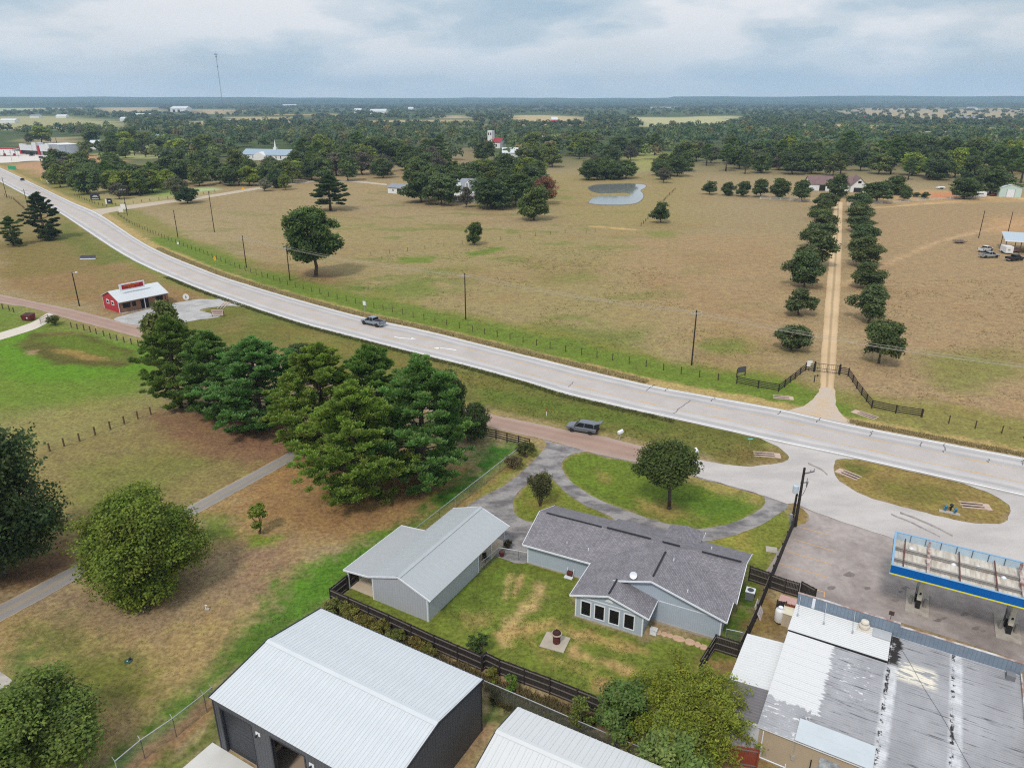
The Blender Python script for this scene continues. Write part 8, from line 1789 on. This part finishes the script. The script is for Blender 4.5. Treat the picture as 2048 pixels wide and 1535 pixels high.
for i, (x0, x1, y, lab, rf_) in enumerate(((0, 30, 246, 'white far house at the left edge behind the pale field', PALER), (112, 132, 236, 'far house in the trees above the pale field', PALER), (60, 78, 236, 'grey roofed far house above the pale field', GREYR), (270, 300, 233, 'far beige roofed house left of the white hall', PALER), (240, 262, 242, 'tan far house above the pale meadow', PALER), (565, 592, 214, 'far white farm building below the ridge', PALER), (708, 722, 226, 'far white roof in the woods', PALER), (740, 772, 228, 'low pale far shed in the woods', PALER), (816, 826, 222, 'tiny far white shed in the woods', PALER), (1800, 1822, 245, 'far white house right of the wood', PALER), (1910, 1955, 241, 'long far grey shed on the pale field', GREYR), (1960, 1985, 246, 'far white shed at the right of the pale field', PALER), (1940, 1955, 221, 'far grey barn high on the pale fields', GREYR), (1725, 1740, 238, 'far red roofed shed above the wood', REDR), (1005, 1036, 318, 'pale shed half hidden behind the chapel tree', PALER))):
    far_house('far_building', lab, 'building', (x0, y), (x1, y), 18 if y > 230 else 40, 5 if y > 230 else 10, 8.5 if y > 230 else 16, FW if rf_ != REDR else flat('far_tan_wall', S(190, 160, 130)), rf_)
# the strip of shops beside the highway
sA, sB = v2(at(38, 308)), v2(at(120, 313)); d = sB - sA; o = thing('shop_strip', 'modern grey and white strip of shops with red accents', 'shops', sA, math.atan2(d.y, d.x)); Ls = d.length; GW_ = flat('shop_grey', S(150, 154, 158), .8); LW = flat('shop_pale', S(206, 208, 210), .8); RDA = flat('shop_red', S(170, 40, 56), .7)
m = MB(); m.box(0, Ls, 2, 26, 0, 7.5); m.build('hall', GW_, o)
for x0, x1, hh, mt, dd in ((.0, .04, 6.5, RDA, 1), (.04, .2, 9, LW, .5), (.2, .36, 8, LW, 0), (.36, .46, 10.5, LW, .3), (.46, .5, 8, RDA, 1), (.55, .78, 9, LW, 0), (.8, .84, 7, RDA, 1), (.85, 1.0, 10, GW_, .4)):
    m = MB(); m.box(x0 * Ls, x1 * Ls, dd, 2.0, 0 if mt != LW else 3.6, hh); m.build('shop_front', mt, o)
    m = MB(); m.box(x0 * Ls + .3, x1 * Ls - .3, 1.9, 1.98, .2, 3.3); m.build('shop_window', GLASS, o)
for x in (.15, .42, .62, .9): m = MB(); m.box(x * Ls, x * Ls + 4, 10, 16, 7.5, 9.6); m.build('roof_unit', TRIM_W, o)
s2, s3 = v2(at(120, 313)), v2(at(160, 311)); d2 = s3 - s2; o = thing('shop_hall', 'big blank pale grey hall at the end of the shop strip', 'hall', s2, math.atan2(d2.y, d2.x)); m = MB(); m.box(.3, d2.length, 0, 26, 0, 9.5); m.build('wall', flat('hall_grey', S(176, 184, 194), .8), o); m = MB(); m.box(.1, d2.length + .2, -.2, 26, 9.5, 9.9); m.build('coping', TRIM_W, o); m = MB(); m.box(d2.length * .35, d2.length * .36, -.12, -.02, .2, 9.4); m.build('downpipe', GREYR, o)
c0 = v2(at(0, 312)); o = thing('station_canopy', 'red and white fuel canopy at the far left lot', 'canopy', c0, R(8)); m = MB(); m.box(-40, 14, -6, 6, 5.2, 6.0); m.build('roof', TRIM_W, o); m = MB(); m.box(-40.1, 14.1, -6.1, 6.1, 6.0, 6.6); m.build('red_band', RDA, o)
for x in (-8, 2, 11):
    for y in (-4, 4): m = MB(); m.box(x - .3, x + .3, y - .3, y + .3, 0, 5.2); m.build('column', TRIM_W, o)
for x in (-6, 4, 12): m = MB(); m.box(x - .6, x + .6, -1, 1, 0, 2); m.build('pump', RDA, o)
for px, pb, pt, lab in ((106, 303, 276, 'dark pole left of two behind the shop strip'), (117, 303, 276, 'dark pole right of two behind the shop strip')): pole(px, pb, pt, lab, 1, r=.3, group='poles behind the shops')
for px, pb, pt, lab in ((38, 316, 302, 'slim lamp post on the far lot by the shops'), (24, 323, 306, 'slim lamp post at the front edge of the far lot'), (130, 317, 296, 'slim lamp post before the blank hall')):
    X, Y = at(px, pb); h = height_of(px, pb, pt); o = thing('lamp_post', lab, 'lamp post', (X, Y, 0)); m = MB(); m.tube((0, 0, 0), (0, 0, h), .12, .09, 6); m.build('shaft', GREYR, o); m = MB(); m.box(-1.2, 1.2, -.15, .15, h, h + .15); m.build('lamp_head', GREYR, o)

# ------------------------------------------------------------------ haze
hz_ = MB(); hz_.box(-10700, 10700, -10700, 10700, -1.2, 330); HZ = bpy.data.materials.new('haze_air'); HZ.use_nodes = True; t = HZ.node_tree; t.nodes.clear()
ho_ = _n(t, 'ShaderNodeOutputMaterial'); pv = _n(t, 'ShaderNodeVolumePrincipled'); pv.inputs['Color'].default_value = (.5, .72, 1.0, 1); pv.inputs['Density'].default_value = HAZE; pv.inputs['Anisotropy'].default_value = .0
t.links.new(pv.outputs[0], ho_.inputs['Volume']); hzo = hz_.build('haze', [HZ]); hzo['kind'] = 'stuff'; hzo['label'] = 'thin blue haze over the far country'
